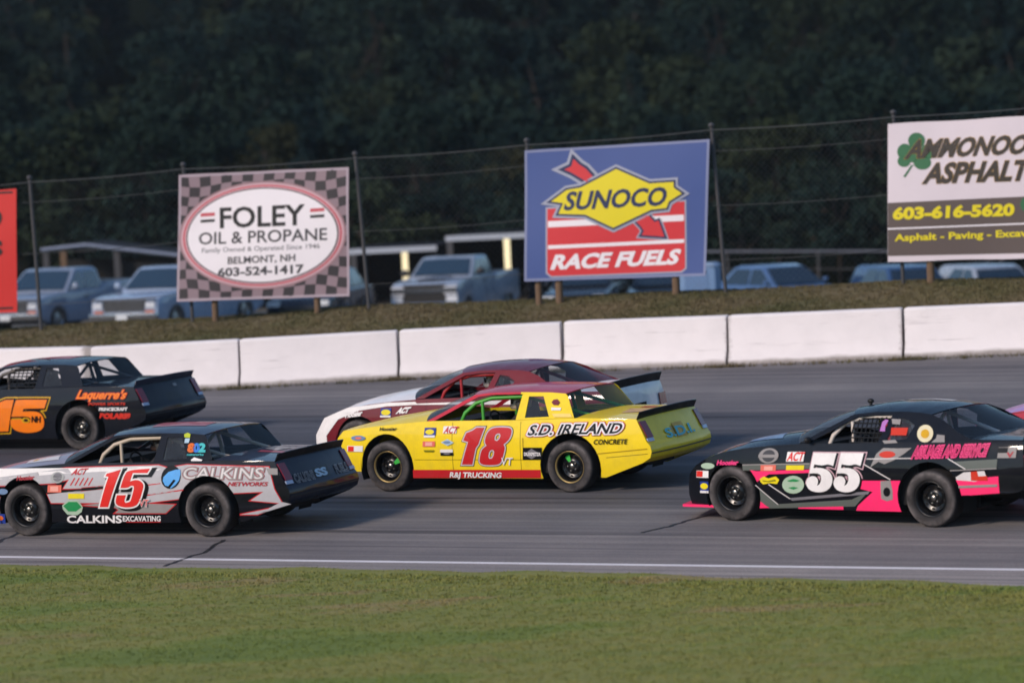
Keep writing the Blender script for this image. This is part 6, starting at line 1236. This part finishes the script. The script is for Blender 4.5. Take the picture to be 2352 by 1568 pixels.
def pickup(loc, heading, label, body_col, style, scale=1.0, cab_len=2.3):
    """style 'old': square-nosed older truck; 'new': tall blunt modern truck"""
    root = tag(empty('pickup_truck', loc, heading), label, 'pickup truck', 'vehicles parked behind the fence'); root.scale = (scale,) * 3
    pm = paint(body_col, rough=.25, coat=.6, dirt=.1); tr = plain('1a1b1e', .5)
    hz = 1.12 if style == 'old' else 1.27                         # hood height
    top = [(-2.85, 1.2), (-.55, 1.2), (-.5, hz - .02), (1.25, hz), (2.2, hz - .06), (2.62, hz - .12), (2.72, hz - .28), (2.74, .62)]
    prism('body', arch_profile(-2.85, 2.72, .48, top, (-1.85, 1.75), .46), -.97, .97, pm, root, .05)
    prism('bed', [(-2.8, .6), (-.65, .6), (-.65, 1.25), (-2.8, 1.25)], -.99, .99, pm, root, .04)
    mb = MB(); mb.box(-2.72, -.72, -.84, .84, 1.15, 1.262); mb.build('bed_liner', tr, root)
    zr = 1.70 if style == 'old' else 1.80; zb = hz - .03
    tap = lambda co: Vector((co.x, co.y * (1 - .17 * max(0, co.z - zb) / (zr - zb)), co.z))
    cabp = [(-.62, zb - .1), (1.32, zb - .1), (1.30, zb + .02), (.62, zr - .05), (.45, zr), (-.35, zr), (-.52, zr - .06), (-.6, zb + .05)]
    prism('cab', cabp, -.93, .93, pm, root, .045, tap)
    def side_y(z): return .93 * (1 - .17 * max(0, z - zb) / (zr - zb)) + .004
    gl = plain('26394a', .06, var=.15, scale=1.0, spec=.8)
    mb = MB(); mb.grid(8, 4, lambda u, v: (1.30 - .66 * v * .93 - .035 + .012, (2 * u - 1) * (side_y(zb + .06 + (zr - zb - .14) * v) - .09), zb + .07 + (zr - zb - .15) * v + .012 + .02 * (1 - (2 * u - 1) ** 2)))
    mb.build('windshield', gl, root, smooth=True)
    for s in (1, -1):
        for xa, xb_, xc, xd in ((.30, 1.12, .30, .56), (-.50, .22, -.42, .22)):
            mb = MB(); mb.grid(3, 3, lambda u, v: ((xa + (xb_ - xa) * u) * (1 - v) + (xc + (xd - xc) * u) * v, s * side_y(zb + .06 + (zr - zb - .16) * v), zb + .06 + (zr - zb - .16) * v)); mb.build('side_window', gl, root)
        mb = MB(); mb.ball((1.12, s * 1.12, zb + .16), .06, .13 if style == 'new' else .10, .10, 10); mb.tube([(1.1, s * .93, zb + .08), (1.12, s * 1.1, zb + .12)], .02, 6); mb.build('door_mirror', pm if style == 'old' else tr, root, smooth=True)
        mb = MB()
        if style == 'old': mb.box(2.70, 2.765, s * .64, s * .90, hz - .37, hz - .23)
        else: mb.box(2.68, 2.765, s * .58, s * .95, hz - .42, hz - .20); mb.box(2.66, 2.755, s * .64, s * .96, hz - .62, hz - .46)
        mb.build('headlight', plain('c8ccd2', .12, var=.1, scale=2), root)
        if style == 'old':
            mb = MB(); mb.box(2.70, 2.76, s * .62, s * .88, hz - .50, hz - .43); mb.build('turn_signal', plain('a8542c', .3), root)
        mb = MB(); mb.tube([(.26, s * .975, .6), (.26, s * .975, zb)], .004, 4); mb.box(.32, .46, s * .972, s * .985, zb - .18, zb - .14); mb.build('door_handle', tr, root)
        for x in (-1.85, 1.75): tyre_wheel(root, x, s * .84, .40)
    cm = plain('b4b6ba', .15, metallic=.9, var=.15)
    if style == 'old':
        mb = MB(); mb.box(2.69, 2.75, -.60, .60, hz - .46, hz - .18); mb.build('grille', plain('2b2b2e', .4), root)
        for k in range(5):
            mb = MB(); z = hz - .44 + .055 * k; mb.box(2.75, 2.762, -.58, .58, z, z + .018); mb.build('grille_slat', plain('6c6e72', .3, metallic=.6), root)
        mb = MB(); mb.box(2.70, 2.77, -.92, .92, hz - .17, hz - .13); mb.box(2.70, 2.775, -.92, .92, hz - .56, hz - .52); mb.build('grille_surround', cm, root)
        prism('front_bumper', [(2.70, .44), (2.86, .46), (2.88, .62), (2.72, .64)], -.98, .98, cm, root, .03)
    else:
        mb = MB(); mb.box(2.70, 2.745, -.62, .62, .62, hz - .14); mb.build('grille', plain('0c0c0e', .5), root)
        for k in range(7):
            mb = MB(); z = .66 + .055 * k; mb.box(2.745, 2.756, -.6, .6, z, z + .012); mb.build('grille_slat', plain('1e1e22', .4), root)
        mb = MB(); mb.box(2.72, 2.79, -.95, .95, hz - .36, hz - .24); mb.build('grille_bar', plain('7c8086', .2, metallic=.8), root)
        prism('front_bumper', [(2.66, .40), (2.84, .42), (2.88, .55), (2.80, .66), (2.68, .66)], -1.0, 1.0, cm, root, .04)
        mb = MB(); mb.grid(6, 6, lambda u, v: (1.1 + 1.1 * u, (2 * v - 1) * .45, hz - .03 * u + .045 * (1 - abs(2 * v - 1) ** 3) * (1 - u * .6))); mb.build('hood_scoop', pm, root, smooth=True)
    mb = MB(); mb.box(2.885, 2.895, -.16, .16, .46, .60); mb.build('licence_plate', plain('c4c8cc', .5), root)
    return root

def car_far(loc, heading, label, body_col, h=1.45, kind='sedan', cat='car'):
    root = tag(empty('parked_car', loc, heading), label, cat, 'vehicles parked behind the fence')
    pm = paint(body_col, rough=.22, coat=.7, dirt=.08); k = h / 1.45; zb = .92 * k
    prism('body', arch_profile(-2.25, 2.25, .25, [(-2.3, .5), (-2.25, .88 * k), (-1.6, .95 * k), (.95, .93 * k), (2.05, .78 * k), (2.28, .62), (2.3, .45)], (-1.35, 1.38), .36), -.88, .88, pm, root, .07, None, 3)
    cabin = [(-1.75, zb - .08), (1.05, zb - .08), (.98, zb), (.25, h - .06), (-.05, h), (-.85, h), (-1.1, h - .05), (-1.7, zb + .02)] if kind == 'sedan' else [(-2.2, zb - .1), (1.05, zb - .1), (.98, zb), (.35, h - .05), (.1, h), (-1.8, h), (-2.05, h - .06), (-2.2, zb + .05)]
    tap = lambda co: Vector((co.x, co.y * (1 - .24 * max(0, co.z - zb) / (h - zb)), co.z))
    prism('cabin', cabin, -.84, .84, pm, root, .05, tap, 3)
    gl = plain('1c2a38', .06, var=.15, scale=1.0, spec=.8)
    sy = lambda z: .84 * (1 - .24 * max(0, z - zb) / (h - zb)) + .004
    mb = MB(); mb.grid(6, 3, lambda u, v: (.985 - .66 * v * .95 + .0, (2 * u - 1) * (sy(zb + .03 + (h - zb - .1) * v) - .08), zb + .03 + (h - zb - .1) * v + .01)); mb.build('windshield', gl, root)
    for s in (1, -1):
        for xa, xb_, xc, xd in ((-.2, .85, -.2, .22), (-1.45, -.28, -.98, -.28)):
            mb = MB(); mb.grid(3, 3, lambda u, v: ((xa + (xb_ - xa) * u) * (1 - v) + (xc + (xd - xc) * u) * v, s * sy(zb + .03 + (h - zb - .12) * v), zb + .03 + (h - zb - .12) * v)); mb.build('side_window', gl, root)
        mb = MB(); mb.box(2.12, 2.30, s * .52, s * .86, .60 * k, .74 * k); mb.build('headlight', plain('d6dade', .1, var=.1), root)
        mb = MB(); mb.ball((.80, s * .96, zb + .1), .07, .09, .06, 8); mb.build('door_mirror', pm, root, smooth=True)
        for x in (-1.35, 1.38): tyre_wheel(root, x, s * .76, .33)
    mb = MB(); mb.box(2.26, 2.315, -.5, .5, .42, .62); mb.build('grille', plain('121214', .4), root)
    for q in range(3):
        mb = MB(); mb.box(2.315, 2.325, -.48, .48, .45 + .06 * q, .465 + .06 * q); mb.build('grille_slat', plain('9a9ca0', .2, metallic=.9), root)
    prism('front_bumper', [(2.2, .24), (2.34, .26), (2.36, .40), (2.25, .44)], -.87, .87, pm, root, .03)
    return root

def hd(deg): return rad(deg)      # heading of local +X, anticlockwise from world +X
def at(x, y): return (x, y, lot_z(y, x))
pickup(at(-1.5, 106.6), hd(-108), 'silver blue modern pickup truck with chrome grille bar between the two banners', '8c96a6', 'new')
pickup(at(-8.58, 98.0), hd(-115), 'older square-nosed white and blue pickup truck left of the chequered banner', '92a2ba', 'old')
pickup(at(-12.0, 101.6), hd(-115), 'white pickup truck partly hidden by the red banner', '808ca0', 'old')
car_far(at(-5.1, 103.0), hd(-104), 'dark car with lit chrome grille under the chequered banner', '1c2430', 1.5)
car_far(at(2.1, 103.2), hd(-100), 'dark car with bright chrome grille under the blue banner', '20242c', 1.42)
car_far(at(4.3, 105.0), hd(-100), 'black car low behind the bank under the right half of the blue banner', '14171c', 1.4)
car_far(at(7.2, 101.2), hd(-60), 'pale blue parked car whose roof shows between blue and white banners', '4c6890', 1.45)
car_far(at(10.6, 101.0), hd(-75), 'blue car under the left part of the white and brown banner', '2a456c', 1.45, 'wagon')
car_far(at(13.0, 102.0), hd(-75), 'white van-like car under the white and brown banner', '8d96a4', 1.48, 'wagon')
# pale blue upright cabin
root = tag(empty('storage_cabinet', at(4.72, 94.0), rad(-20)), 'pale blue upright cabinet at the right edge of the blue banner', 'cabinet')
zl = 1.43 - lot_z(94.0, 4.72)
prism('shell', [(-.5, 0), (.5, 0), (.5, zl - .12), (.42, zl - .06), (-.42, zl - .06), (-.5, zl - .12)], -.25, .25, paint('6f8cb0', rough=.5, coat=0), root, .03)
prism('roof', [(-.54, zl - .08), (.54, zl - .08), (.4, zl), (-.4, zl)], -.3, .3, paint('8aa2c0', rough=.5, coat=0), root, .02)
mb = MB(); mb.box(-.3, .3, -.265, -.25, .1, zl - .2); mb.build('door', paint('627ea4', rough=.5, coat=0), root)

# ================================================================== sheds and trailers at the back of the lot
def shed(loc, heading, label):
    root = tag(empty('pole_shed', loc, heading), label, 'shed')
    met = plain('2c3036', 1.0, var=.15, spec=.05); dark = plain('17181a', .9)
    W = 4.1; zl = 2.20; zp = 2.37
    for k, (xa, za, xb_, zb) in enumerate(((-1.35, zl + .09, 0, zp), (0, zp, 2.9, zl - .30))):
        mb = MB(); n = 9
        for j in range(n):
            ya = -1.6 + 4.4 * j / n; mb.add([(xa, ya, za), (xb_, ya, zb), (xb_, ya + 4.4 / n - .02, zb), (xa, ya + 4.4 / n - .02, za), (xa, ya, za - .05), (xb_, ya, zb - .05), (xb_, ya + 4.4 / n - .02, zb - .05), (xa, ya + 4.4 / n - .02, za - .05)],
                                               [(0, 1, 2, 3), (4, 7, 6, 5), (0, 4, 5, 1), (3, 2, 6, 7), (0, 3, 7, 4), (1, 5, 6, 2)])
        mb.build('roof_sheet', met, root)
    mb = MB(); mb.tube([(-1.38, -1.62, zl + .07), (0, -1.62, zp - .02), (2.95, -1.62, zl - .32)], .05, 4); mb.build('fascia', plain('8e96a8', .6, spec=.2), root)
    for x, z, m in ((-1.25, zl + .0, M_GALV), (-.72, zl + .04, M_WOOD), (.9, zl - .05, M_GALV), (2.8, zl - .42, M_GALV)):
        mb = MB(); mb.box(x - .09, x + .09, -1.55, -1.37, -.3, z); mb.build('post', m, root)
    mb = MB(); mb.box(-1.25, 2.8, 2.6, 2.68, -.3, zl - .4); mb.build('back_wall', dark, root); mb = MB(); mb.box(.95, 2.8, -1.2, -1.15, -.3, zl - .45); mb.build('front_boarding', dark, root)
    mb = MB(); mb.box(-.4, .1, -.6, -.3, zl - .06, zl); mb.build('lamp_housing', plain('b0b0ae', .5), root)
    return root
shed((-12.65, 116, lot_z(116, -12.65)), rad(-2), 'open pole shed with pale metal roof behind the old pickup')

def trailer(loc, heading, label, w, h, deep, dark_col, posts):
    """enclosed race trailer seen from its open rear: pale frame, dark inside"""
    root = tag(empty('race_trailer', loc, heading), label, 'trailer', 'open trailers at the back of the lot')
    fr = plain('a8aeb8', .5, var=.12); sh = plain(dark_col, 1.0, spec=.03)
    mb = MB(); mb.box(-w / 2, -w / 2 + .05, 0, deep, .35, h); mb.box(w / 2 - .05, w / 2, 0, deep, .35, h); mb.box(-w / 2 + .05, w / 2 - .05, deep - .05, deep, .35, h); mb.build('side_wall', sh, root)
    mb = MB(); mb.box(-w / 2 - .03, w / 2 + .03, -.02, deep, h + .002, h + .09); mb.build('roof', sh, root)
    mb = MB(); mb.box(-w / 2 + .05, w / 2 - .05, 0, deep - .05, .30, .36); mb.build('floor', plain('2a2622', .9), root)
    mb = MB(); mb.box(-w / 2 - .04, w / 2 + .04, -.08, -.025, h - .06, h + .10); mb.build('top_rail', fr, root)
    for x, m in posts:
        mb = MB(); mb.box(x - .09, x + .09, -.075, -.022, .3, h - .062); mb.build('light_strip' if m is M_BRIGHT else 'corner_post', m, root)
    for s in (-1, 1): tyre_wheel(root, s * (w / 2 - .2), deep * .55, .36)
    return root
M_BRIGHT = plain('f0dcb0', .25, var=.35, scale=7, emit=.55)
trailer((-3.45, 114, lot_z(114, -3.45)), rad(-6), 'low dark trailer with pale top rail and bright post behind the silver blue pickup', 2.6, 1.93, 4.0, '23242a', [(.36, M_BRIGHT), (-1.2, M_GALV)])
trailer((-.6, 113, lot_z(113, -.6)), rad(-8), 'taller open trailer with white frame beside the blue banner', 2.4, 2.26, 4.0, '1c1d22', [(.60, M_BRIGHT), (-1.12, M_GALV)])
# low rail fence on the far side of the lot
rf = tag(empty('rail_fence', (4.0, 117, lot_z(117, 4))), 'low grey pipe rail fence behind the lot, right of the blue banner', 'fence'); ro = rf.location.copy()
ra_, rb_ = Vector((4.0, 117.6, .98)), Vector((18.0, 116.6, .36))
mb = MB(); mb.tube([ra_ - ro, rb_ - ro], .03, 6); mb.build('top_rail', plain('8a8a92', .4, metallic=.4), rf)
mb = MB(); mb.tube([ra_ - ro - Vector((0, 0, .55)), rb_ - ro - Vector((0, 0, .55))], .02, 6); mb.build('lower_rail', M_GALV, rf)
for k in range(6):
    p = ra_.lerp(rb_, k / 5) - ro; mb = MB(); mb.tube([p, Vector((p.x, p.y, -.1))], .035, 6); mb.build('post', M_GALV, rf)

# ================================================================== wooded hillside
def leaf_mat(name, c0, c1, c2):
    m, nt, b = surface_mat(name)
    tc = N(nt, 'TexCoord'); oi = N(nt, 'ObjectInfo')
    n1 = N(nt, 'TexNoise', Scale=.9, Detail=4.0, Roughness=.7); nt.links.new(tc.outputs['Object'], n1.inputs['Vector'])
    ad = N(nt, 'Math', operation='MULTIPLY_ADD'); ad.inputs[1].default_value = .75; nt.links.new(oi.outputs['Random'], ad.inputs[0])
    m2 = N(nt, 'Math', operation='MULTIPLY_ADD'); m2.inputs[1].default_value = .4; m2.inputs[2].default_value = -.08; nt.links.new(n1.outputs['Fac'], m2.inputs[0]); nt.links.new(m2.outputs[0], ad.inputs[2])
    r = ramp(nt, ad.outputs[0], [(.15, c0 + (1,)), (.5, c1 + (1,)), (.85, c2 + (1,))])
    nt.links.new(r.outputs[0], b.inputs['Base Color']); b.inputs['Roughness'].default_value = .9; b.inputs['Specular IOR Level'].default_value = .05
    return m
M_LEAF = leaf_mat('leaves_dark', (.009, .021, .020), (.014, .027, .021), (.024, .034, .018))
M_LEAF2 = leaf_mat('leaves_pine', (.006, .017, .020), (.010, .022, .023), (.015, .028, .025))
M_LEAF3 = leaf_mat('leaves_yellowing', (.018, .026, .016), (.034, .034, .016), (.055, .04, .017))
M_BARK = plain('2a221c', .95, var=.4, scale=10)

def crown_mesh(name, clumps, leaves_per, leaf, seed):
    r = np.random.default_rng(seed); C = []
    for (c, rad_, n) in clumps:
        d = r.normal(0, 1, (n, 3)); d /= np.linalg.norm(d, axis=1)[:, None]
        C.append(np.array(c) + d * rad_ * (r.uniform(.35, 1, (n, 1)) ** .6) * np.array([1, 1, .8]))
    P = np.concatenate(C); k = len(P)
    a = r.normal(0, 1, (k, 3)); a /= np.linalg.norm(a, axis=1)[:, None]; b = np.cross(a, r.normal(0, 1, (k, 3))); b /= np.linalg.norm(b, axis=1)[:, None]
    s = leaf * r.uniform(.6, 1.35, (k, 1)); a *= s; b *= s * .62
    V = np.stack([P - a, P - b * .9 + a * .1, P + a, P + b], 1).reshape(-1, 3)
    me = bpy.data.meshes.new(name); me.vertices.add(4 * k); me.vertices.foreach_set('co', V.ravel()); me.loops.add(4 * k); me.loops.foreach_set('vertex_index', np.arange(4 * k))
    me.polygons.add(k); me.polygons.foreach_set('loop_start', np.arange(0, 4 * k, 4)); me.update(calc_edges=True)
    return me
PROTO = []
def proto_tree(seed, shape):
    r = random.Random(seed); H = r.uniform(8.5, 10.5) if shape != 'bush' else 4.2
    mb = MB(); clumps = []
    trunk = [Vector((0, 0, -.5)), Vector((r.uniform(-.2, .2), r.uniform(-.2, .2), H * .35)), Vector((r.uniform(-.35, .35), r.uniform(-.35, .35), H * .62)), Vector((r.uniform(-.4, .4), r.uniform(-.4, .4), H * .88))]
    mb.tube(trunk, .20 if shape != 'bush' else .09, 7, r1=.03)
    if shape == 'pine':
        for k in range(16):
            z = H * (.14 + .84 * k / 15); R = (1 - k / 15.6) * H * .24 + .2
            for j in range(max(3, int(R * 3.2))):
                t = r.uniform(0, 6.28); q = R * r.uniform(.35, 1)
                p = Vector((q * math.cos(t), q * math.sin(t), z - q * .16 + r.uniform(-.2, .2))); clumps.append((tuple(p), .42 + .12 * R, 34))
                if j < 3: mb.tube([Vector((0, 0, z)), p], .03, 5, r1=.008)
    else:
        nb = 46 if shape == 'broad' else 22; rx = H * .36 if shape == 'broad' else H * .55
        for k in range(nb):
            t = r.uniform(0, 6.28); v = r.uniform(-.75, 1); q = math.sqrt(max(0, 1 - v * v * .9)) * r.uniform(.45, 1.08)
            p = Vector((rx * q * math.cos(t), rx * q * math.sin(t), H * .60 + H * .36 * v))
            clumps.append((tuple(p), r.uniform(.65, 1.15) * (1 if shape == 'broad' else .75), r.randint(75, 115)))
            if k % 4 == 0: st = trunk[1].lerp(trunk[3], r.uniform(.1, .8)); mb.tube([st, st.lerp(p, .5) + Vector((0, 0, .3)), p], .06, 5, r1=.012)
    leaf = {'pine': .16, 'broad': .18, 'bush': .15}[shape]
    root = empty('tree'); tr = mb.build('trunk', M_BARK, root, smooth=True)
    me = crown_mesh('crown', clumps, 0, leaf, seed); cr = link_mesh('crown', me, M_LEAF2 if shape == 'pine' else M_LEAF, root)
    return root, shape
for sd_, shp in ((1, 'broad'), (2, 'broad'), (3, 'broad'), (4, 'pine'), (5, 'pine'), (6, 'bush'), (7, 'bush')): PROTO.append(proto_tree(sd_, shp))
used = set()
TL = {'broad': 'dark broadleaf tree crown merging into the wooded hillside', 'pine': 'dark conifer standing among the trees on the hillside', 'bush': 'low leafy bush at the foot of the wooded hillside'}
def plant(x, y, kinds, sc, label=None, mat=None, zoff=0.0):
    i = random.choice([k for k, p in enumerate(PROTO) if p[1] in kinds]); root, shp = PROTO[i]
    if i in used or mat: o = copy_tree(root)
    else: o = root; used.add(i)
    o.location = (x, y, hill_z(x, y) + zoff); o.rotation_euler = (0, 0, random.uniform(0, 6.28)); o.scale = (sc * random.uniform(.9, 1.1), sc * random.uniform(.9, 1.1), sc * random.uniform(.9, 1.12))
    tag(o, label or TL[shp], 'bush' if shp == 'bush' else 'tree', 'trees on the hillside' if shp != 'bush' else 'bushes at the foot of the hill')
    if mat:
        for ch in o.children:
            if ch.name.startswith('crown'):
                ch.data = ch.data.copy(); ch.data.materials.clear(); ch.data.materials.append(mat)
    return o
ZONES = [(-.125, 'above the red banner'), (-.088, 'left of the chequered banner'), (-.043, 'above the chequered banner'), (.002, 'between the chequered and blue banners'), (.052, 'above the blue banner'), (.098, 'right of the blue banner'), (9, 'above the white and brown banner')]
TIER = ['in the lowest tier', 'in the second tier', 'in the third tier', 'in the fourth tier', 'in the fifth tier', 'in the sixth tier', 'in the seventh tier', 'in the eighth tier', 'in the topmost tier']
KINDW = {'broad': 'dark broadleaf tree', 'pine': 'dark conifer', 'bush': 'low leafy bush'}
rows = [(126, 2.6, ('bush',), .6, .85), (131, 2.8, ('bush',), .7, 1.0), (139, 3.2, ('broad', 'bush'), .5, .75), (150, 3.4, ('broad', 'pine'), .55, .75), (164, 3.8, ('broad', 'broad', 'pine'), .6, .8), (181, 4.2, ('broad', 'pine'), .65, .85), (202, 4.6, ('broad', 'broad', 'pine'), .75, .95), (226, 4.2, ('broad', 'pine'), .9, 1.1), (248, 4.4, ('broad', 'broad', 'pine'), 1.1, 1.35)]
for q, (y, sp_, kinds, s0, s1) in enumerate(rows):
    hw = y * .165 + 3; n = int(2 * hw / sp_)
    for k in range(n + 1):
        x = -hw + 2 * hw * k / n + random.uniform(-.7, .7)
        o = plant(x, y + random.uniform(-4, 4) * (.5 if q < 2 else 1), kinds, random.uniform(s0, s1))
        shp = 'bush' if o['category'] == 'bush' else ('pine' if 'conifer' in o['label'] else 'broad')
        if q >= 4:
            for w_ in range(2):
                xb2 = x + random.uniform(-2.6, 2.6); u_ = plant(xb2, y - random.uniform(3, 9), ('bush',), random.uniform(.9, 1.35))
                u_['label'] = KINDW['bush'] + ' among the trees ' + TIER[q] + ', ' + next(z for lim, z in ZONES if xb2 / y < lim); u_['group'] = 'undergrowth between the hillside trees'
        o['label'] = KINDW[shp] + ' ' + TIER[q] + ', ' + next(z for lim, z in ZONES if x / y < lim)
plant(.9, 140, ('broad',), .62, 'tree with yellowing autumn leaves above the space between the banners', M_LEAF3)
plant(-9.2, 150, ('broad',), .6, 'tree with a few rusty leaves above the left banner', M_LEAF3)
for i, (root, shp) in enumerate(PROTO):
    if i not in used: 
        for ch in list(root.children): bpy.data.objects.remove(ch)
        bpy.data.objects.remove(root)

# ================================================================== drivers
def driver(car, kind, label, suit, helmet_col):
    """seated figure, hands on the wheel: one skinned body, helmet as its own part"""
    dr = 0 if kind == 'notch' else .22; dz = 0 if kind == 'notch' else .035; sr = 1.80 + dr * .7; y0 = .33
    J = {}; E_ = []
    def j(n, r, y, z, rad_): J[n] = (P3(r, y, z), rad_)
    j('pel', sr - .02, y0, .48, .15); j('bel', sr + .02, y0, .66, .145); j('che', sr + .03, y0, .86, .16); j('nec', sr + .01, y0, .985, .062); j('hea', sr - .02, y0, 1.09 + dz * .5, .095)
    wc = P3(1.38 + dr, .33, .86 + dz * .4)
    E_ += [('pel', 'bel'), ('bel', 'che'), ('che', 'nec'), ('nec', 'hea')]
    for s in (1, -1):
        q = 'l' if s > 0 else 'r'
        j('sh' + q, sr + .02, y0 + s * .19, .92, .075); j('el' + q, sr - .22, y0 + s * .235, .70, .052); j('wr' + q, 1.38 + dr + .075, y0 + s * .165, .845 + dz * .4, .034); j('ha' + q, 1.38 + dr + .02, y0 + s * .165, .87 + dz * .4, .03)
        j('hi' + q, sr - .08, y0 + s * .09, .46, .10); j('kn' + q, sr - .50, y0 + s * .13, .56, .07); j('an' + q, sr - .88, y0 + s * .12, .34, .05); j('to' + q, sr - 1.02, y0 + s * .12, .38, .035)
        E_ += [('che', 'sh' + q), ('sh' + q, 'el' + q), ('el' + q, 'wr' + q), ('wr' + q, 'ha' + q), ('pel', 'hi' + q), ('hi' + q, 'kn' + q), ('kn' + q, 'an' + q), ('an' + q, 'to' + q)]
        for f in range(4):
            dzf = .03 - .02 * f
            j('f%d%sa' % (f, q), 1.38 + dr - .02, y0 + s * .175, .875 + dz * .4 + dzf, .0095); j('f%d%sb' % (f, q), 1.38 + dr - .03, y0 + s * .15, .872 + dz * .4 + dzf, .009); j('f%d%sc' % (f, q), 1.38 + dr - .005, y0 + s * .138, .872 + dz * .4 + dzf, .008)
            E_ += [('ha' + q, 'f%d%sa' % (f, q)), ('f%d%sa' % (f, q), 'f%d%sb' % (f, q)), ('f%d%sb' % (f, q), 'f%d%sc' % (f, q))]
        j('t' + q + 'a', 1.38 + dr + .02, y0 + s * .142, .905 + dz * .4, .010); j('t' + q + 'b', 1.38 + dr - .01, y0 + s * .135, .925 + dz * .4, .009)
        E_ += [('ha' + q, 't' + q + 'a'), ('t' + q + 'a', 't' + q + 'b')]
    names = list(J); root_loc = P3(sr, y0, .40)
    me = bpy.data.meshes.new('person'); me.from_pydata([J[n][0] - root_loc for n in names], [(names.index(a), names.index(b)) for a, b in E_], [])
    p = bpy.data.objects.new('person', me); COL.objects.link(p); me.materials.append(plain(suit, .85, var=.25))
    sk = p.modifiers.new('skin', 'SKIN')
    for k, n in enumerate(names):
        me.skin_vertices[0].data[k].radius = (J[n][1], J[n][1]); me.skin_vertices[0].data[k].use_root = (n == 'pel')
    ss = p.modifiers.new('smooth', 'SUBSURF'); ss.levels = 1; ss.render_levels = 1
    p.matrix_world = car.matrix_world @ Matrix.Translation(root_loc)
    tag(p, label, 'person', 'drivers in the race cars')
    hc = J['hea'][0] - root_loc + Vector((0, 0, .02)); mb = MB()
    mb.ball((0, 0, 0), .145, .125, .14, 20); vs = []
    for v in mb.v:
        x, y, z = v
        if z < -.09: z = -.09 - (z + .09) * .2
        if x > .05 and z < -.01: x += .03
        vs.append((x + hc.x, y + hc.y, z + hc.z))
    mb.v = vs; mb.build('helmet', paint(helmet_col, rough=.2, coat=.8), p, smooth=True)
    mb = MB(); mb.grid(10, 3, lambda u, v: (hc.x + .149 * math.cos(-1.15 + 2.3 * u), hc.y + .129 * math.sin(-1.15 + 2.3 * u), hc.z - .01 + .065 * v)); mb.build('visor', plain('101216', .1), p, smooth=True)
    return p
bpy.context.view_layer.update()
driver(CARS['yellow'], 'notch', 'helmeted driver at the wheel of the yellow car', '26221f', 'cdb9a0')
driver(CARS['silver'], 'notch', 'helmeted driver at the wheel of the silver and red car', '1e1c20', '57423a')
driver(CARS['orange'], 'notch', 'helmeted driver behind the net of the black car with orange number', '1b1b20', '6a6a70')
driver(CARS['black'], 'aero', 'helmeted driver behind the net of the black and pink car', '1b1b20', '54423c')
driver(CARS['maroon'], 'aero', 'helmeted driver at the wheel of the maroon and white car', '2a1618', 'b0a8a4')

# ================================================================== evening haze between the track and the hillside
mb = MB(); mb.box(-1510, 1510, -1510, 1510, -2.6, 82)
hz_ = mb.build('haze', [])
m = bpy.data.materials.new('haze_air'); m.use_nodes = True; nt = m.node_tree; nt.nodes.clear()
out = nt.nodes.new('ShaderNodeOutputMaterial'); pv = nt.nodes.new('ShaderNodeVolumePrincipled')
pv.inputs['Color'].default_value = (.76, .88, 1.0, 1); pv.inputs['Density'].default_value = .00012; pv.inputs['Anisotropy'].default_value = .1
nt.links.new(pv.outputs[0], out.inputs['Volume']); hz_.data.materials.append(m)
tag(hz_, 'thin evening haze in the air over the whole valley', 'haze', kind='stuff')
SC.cycles.volume_bounces = 0
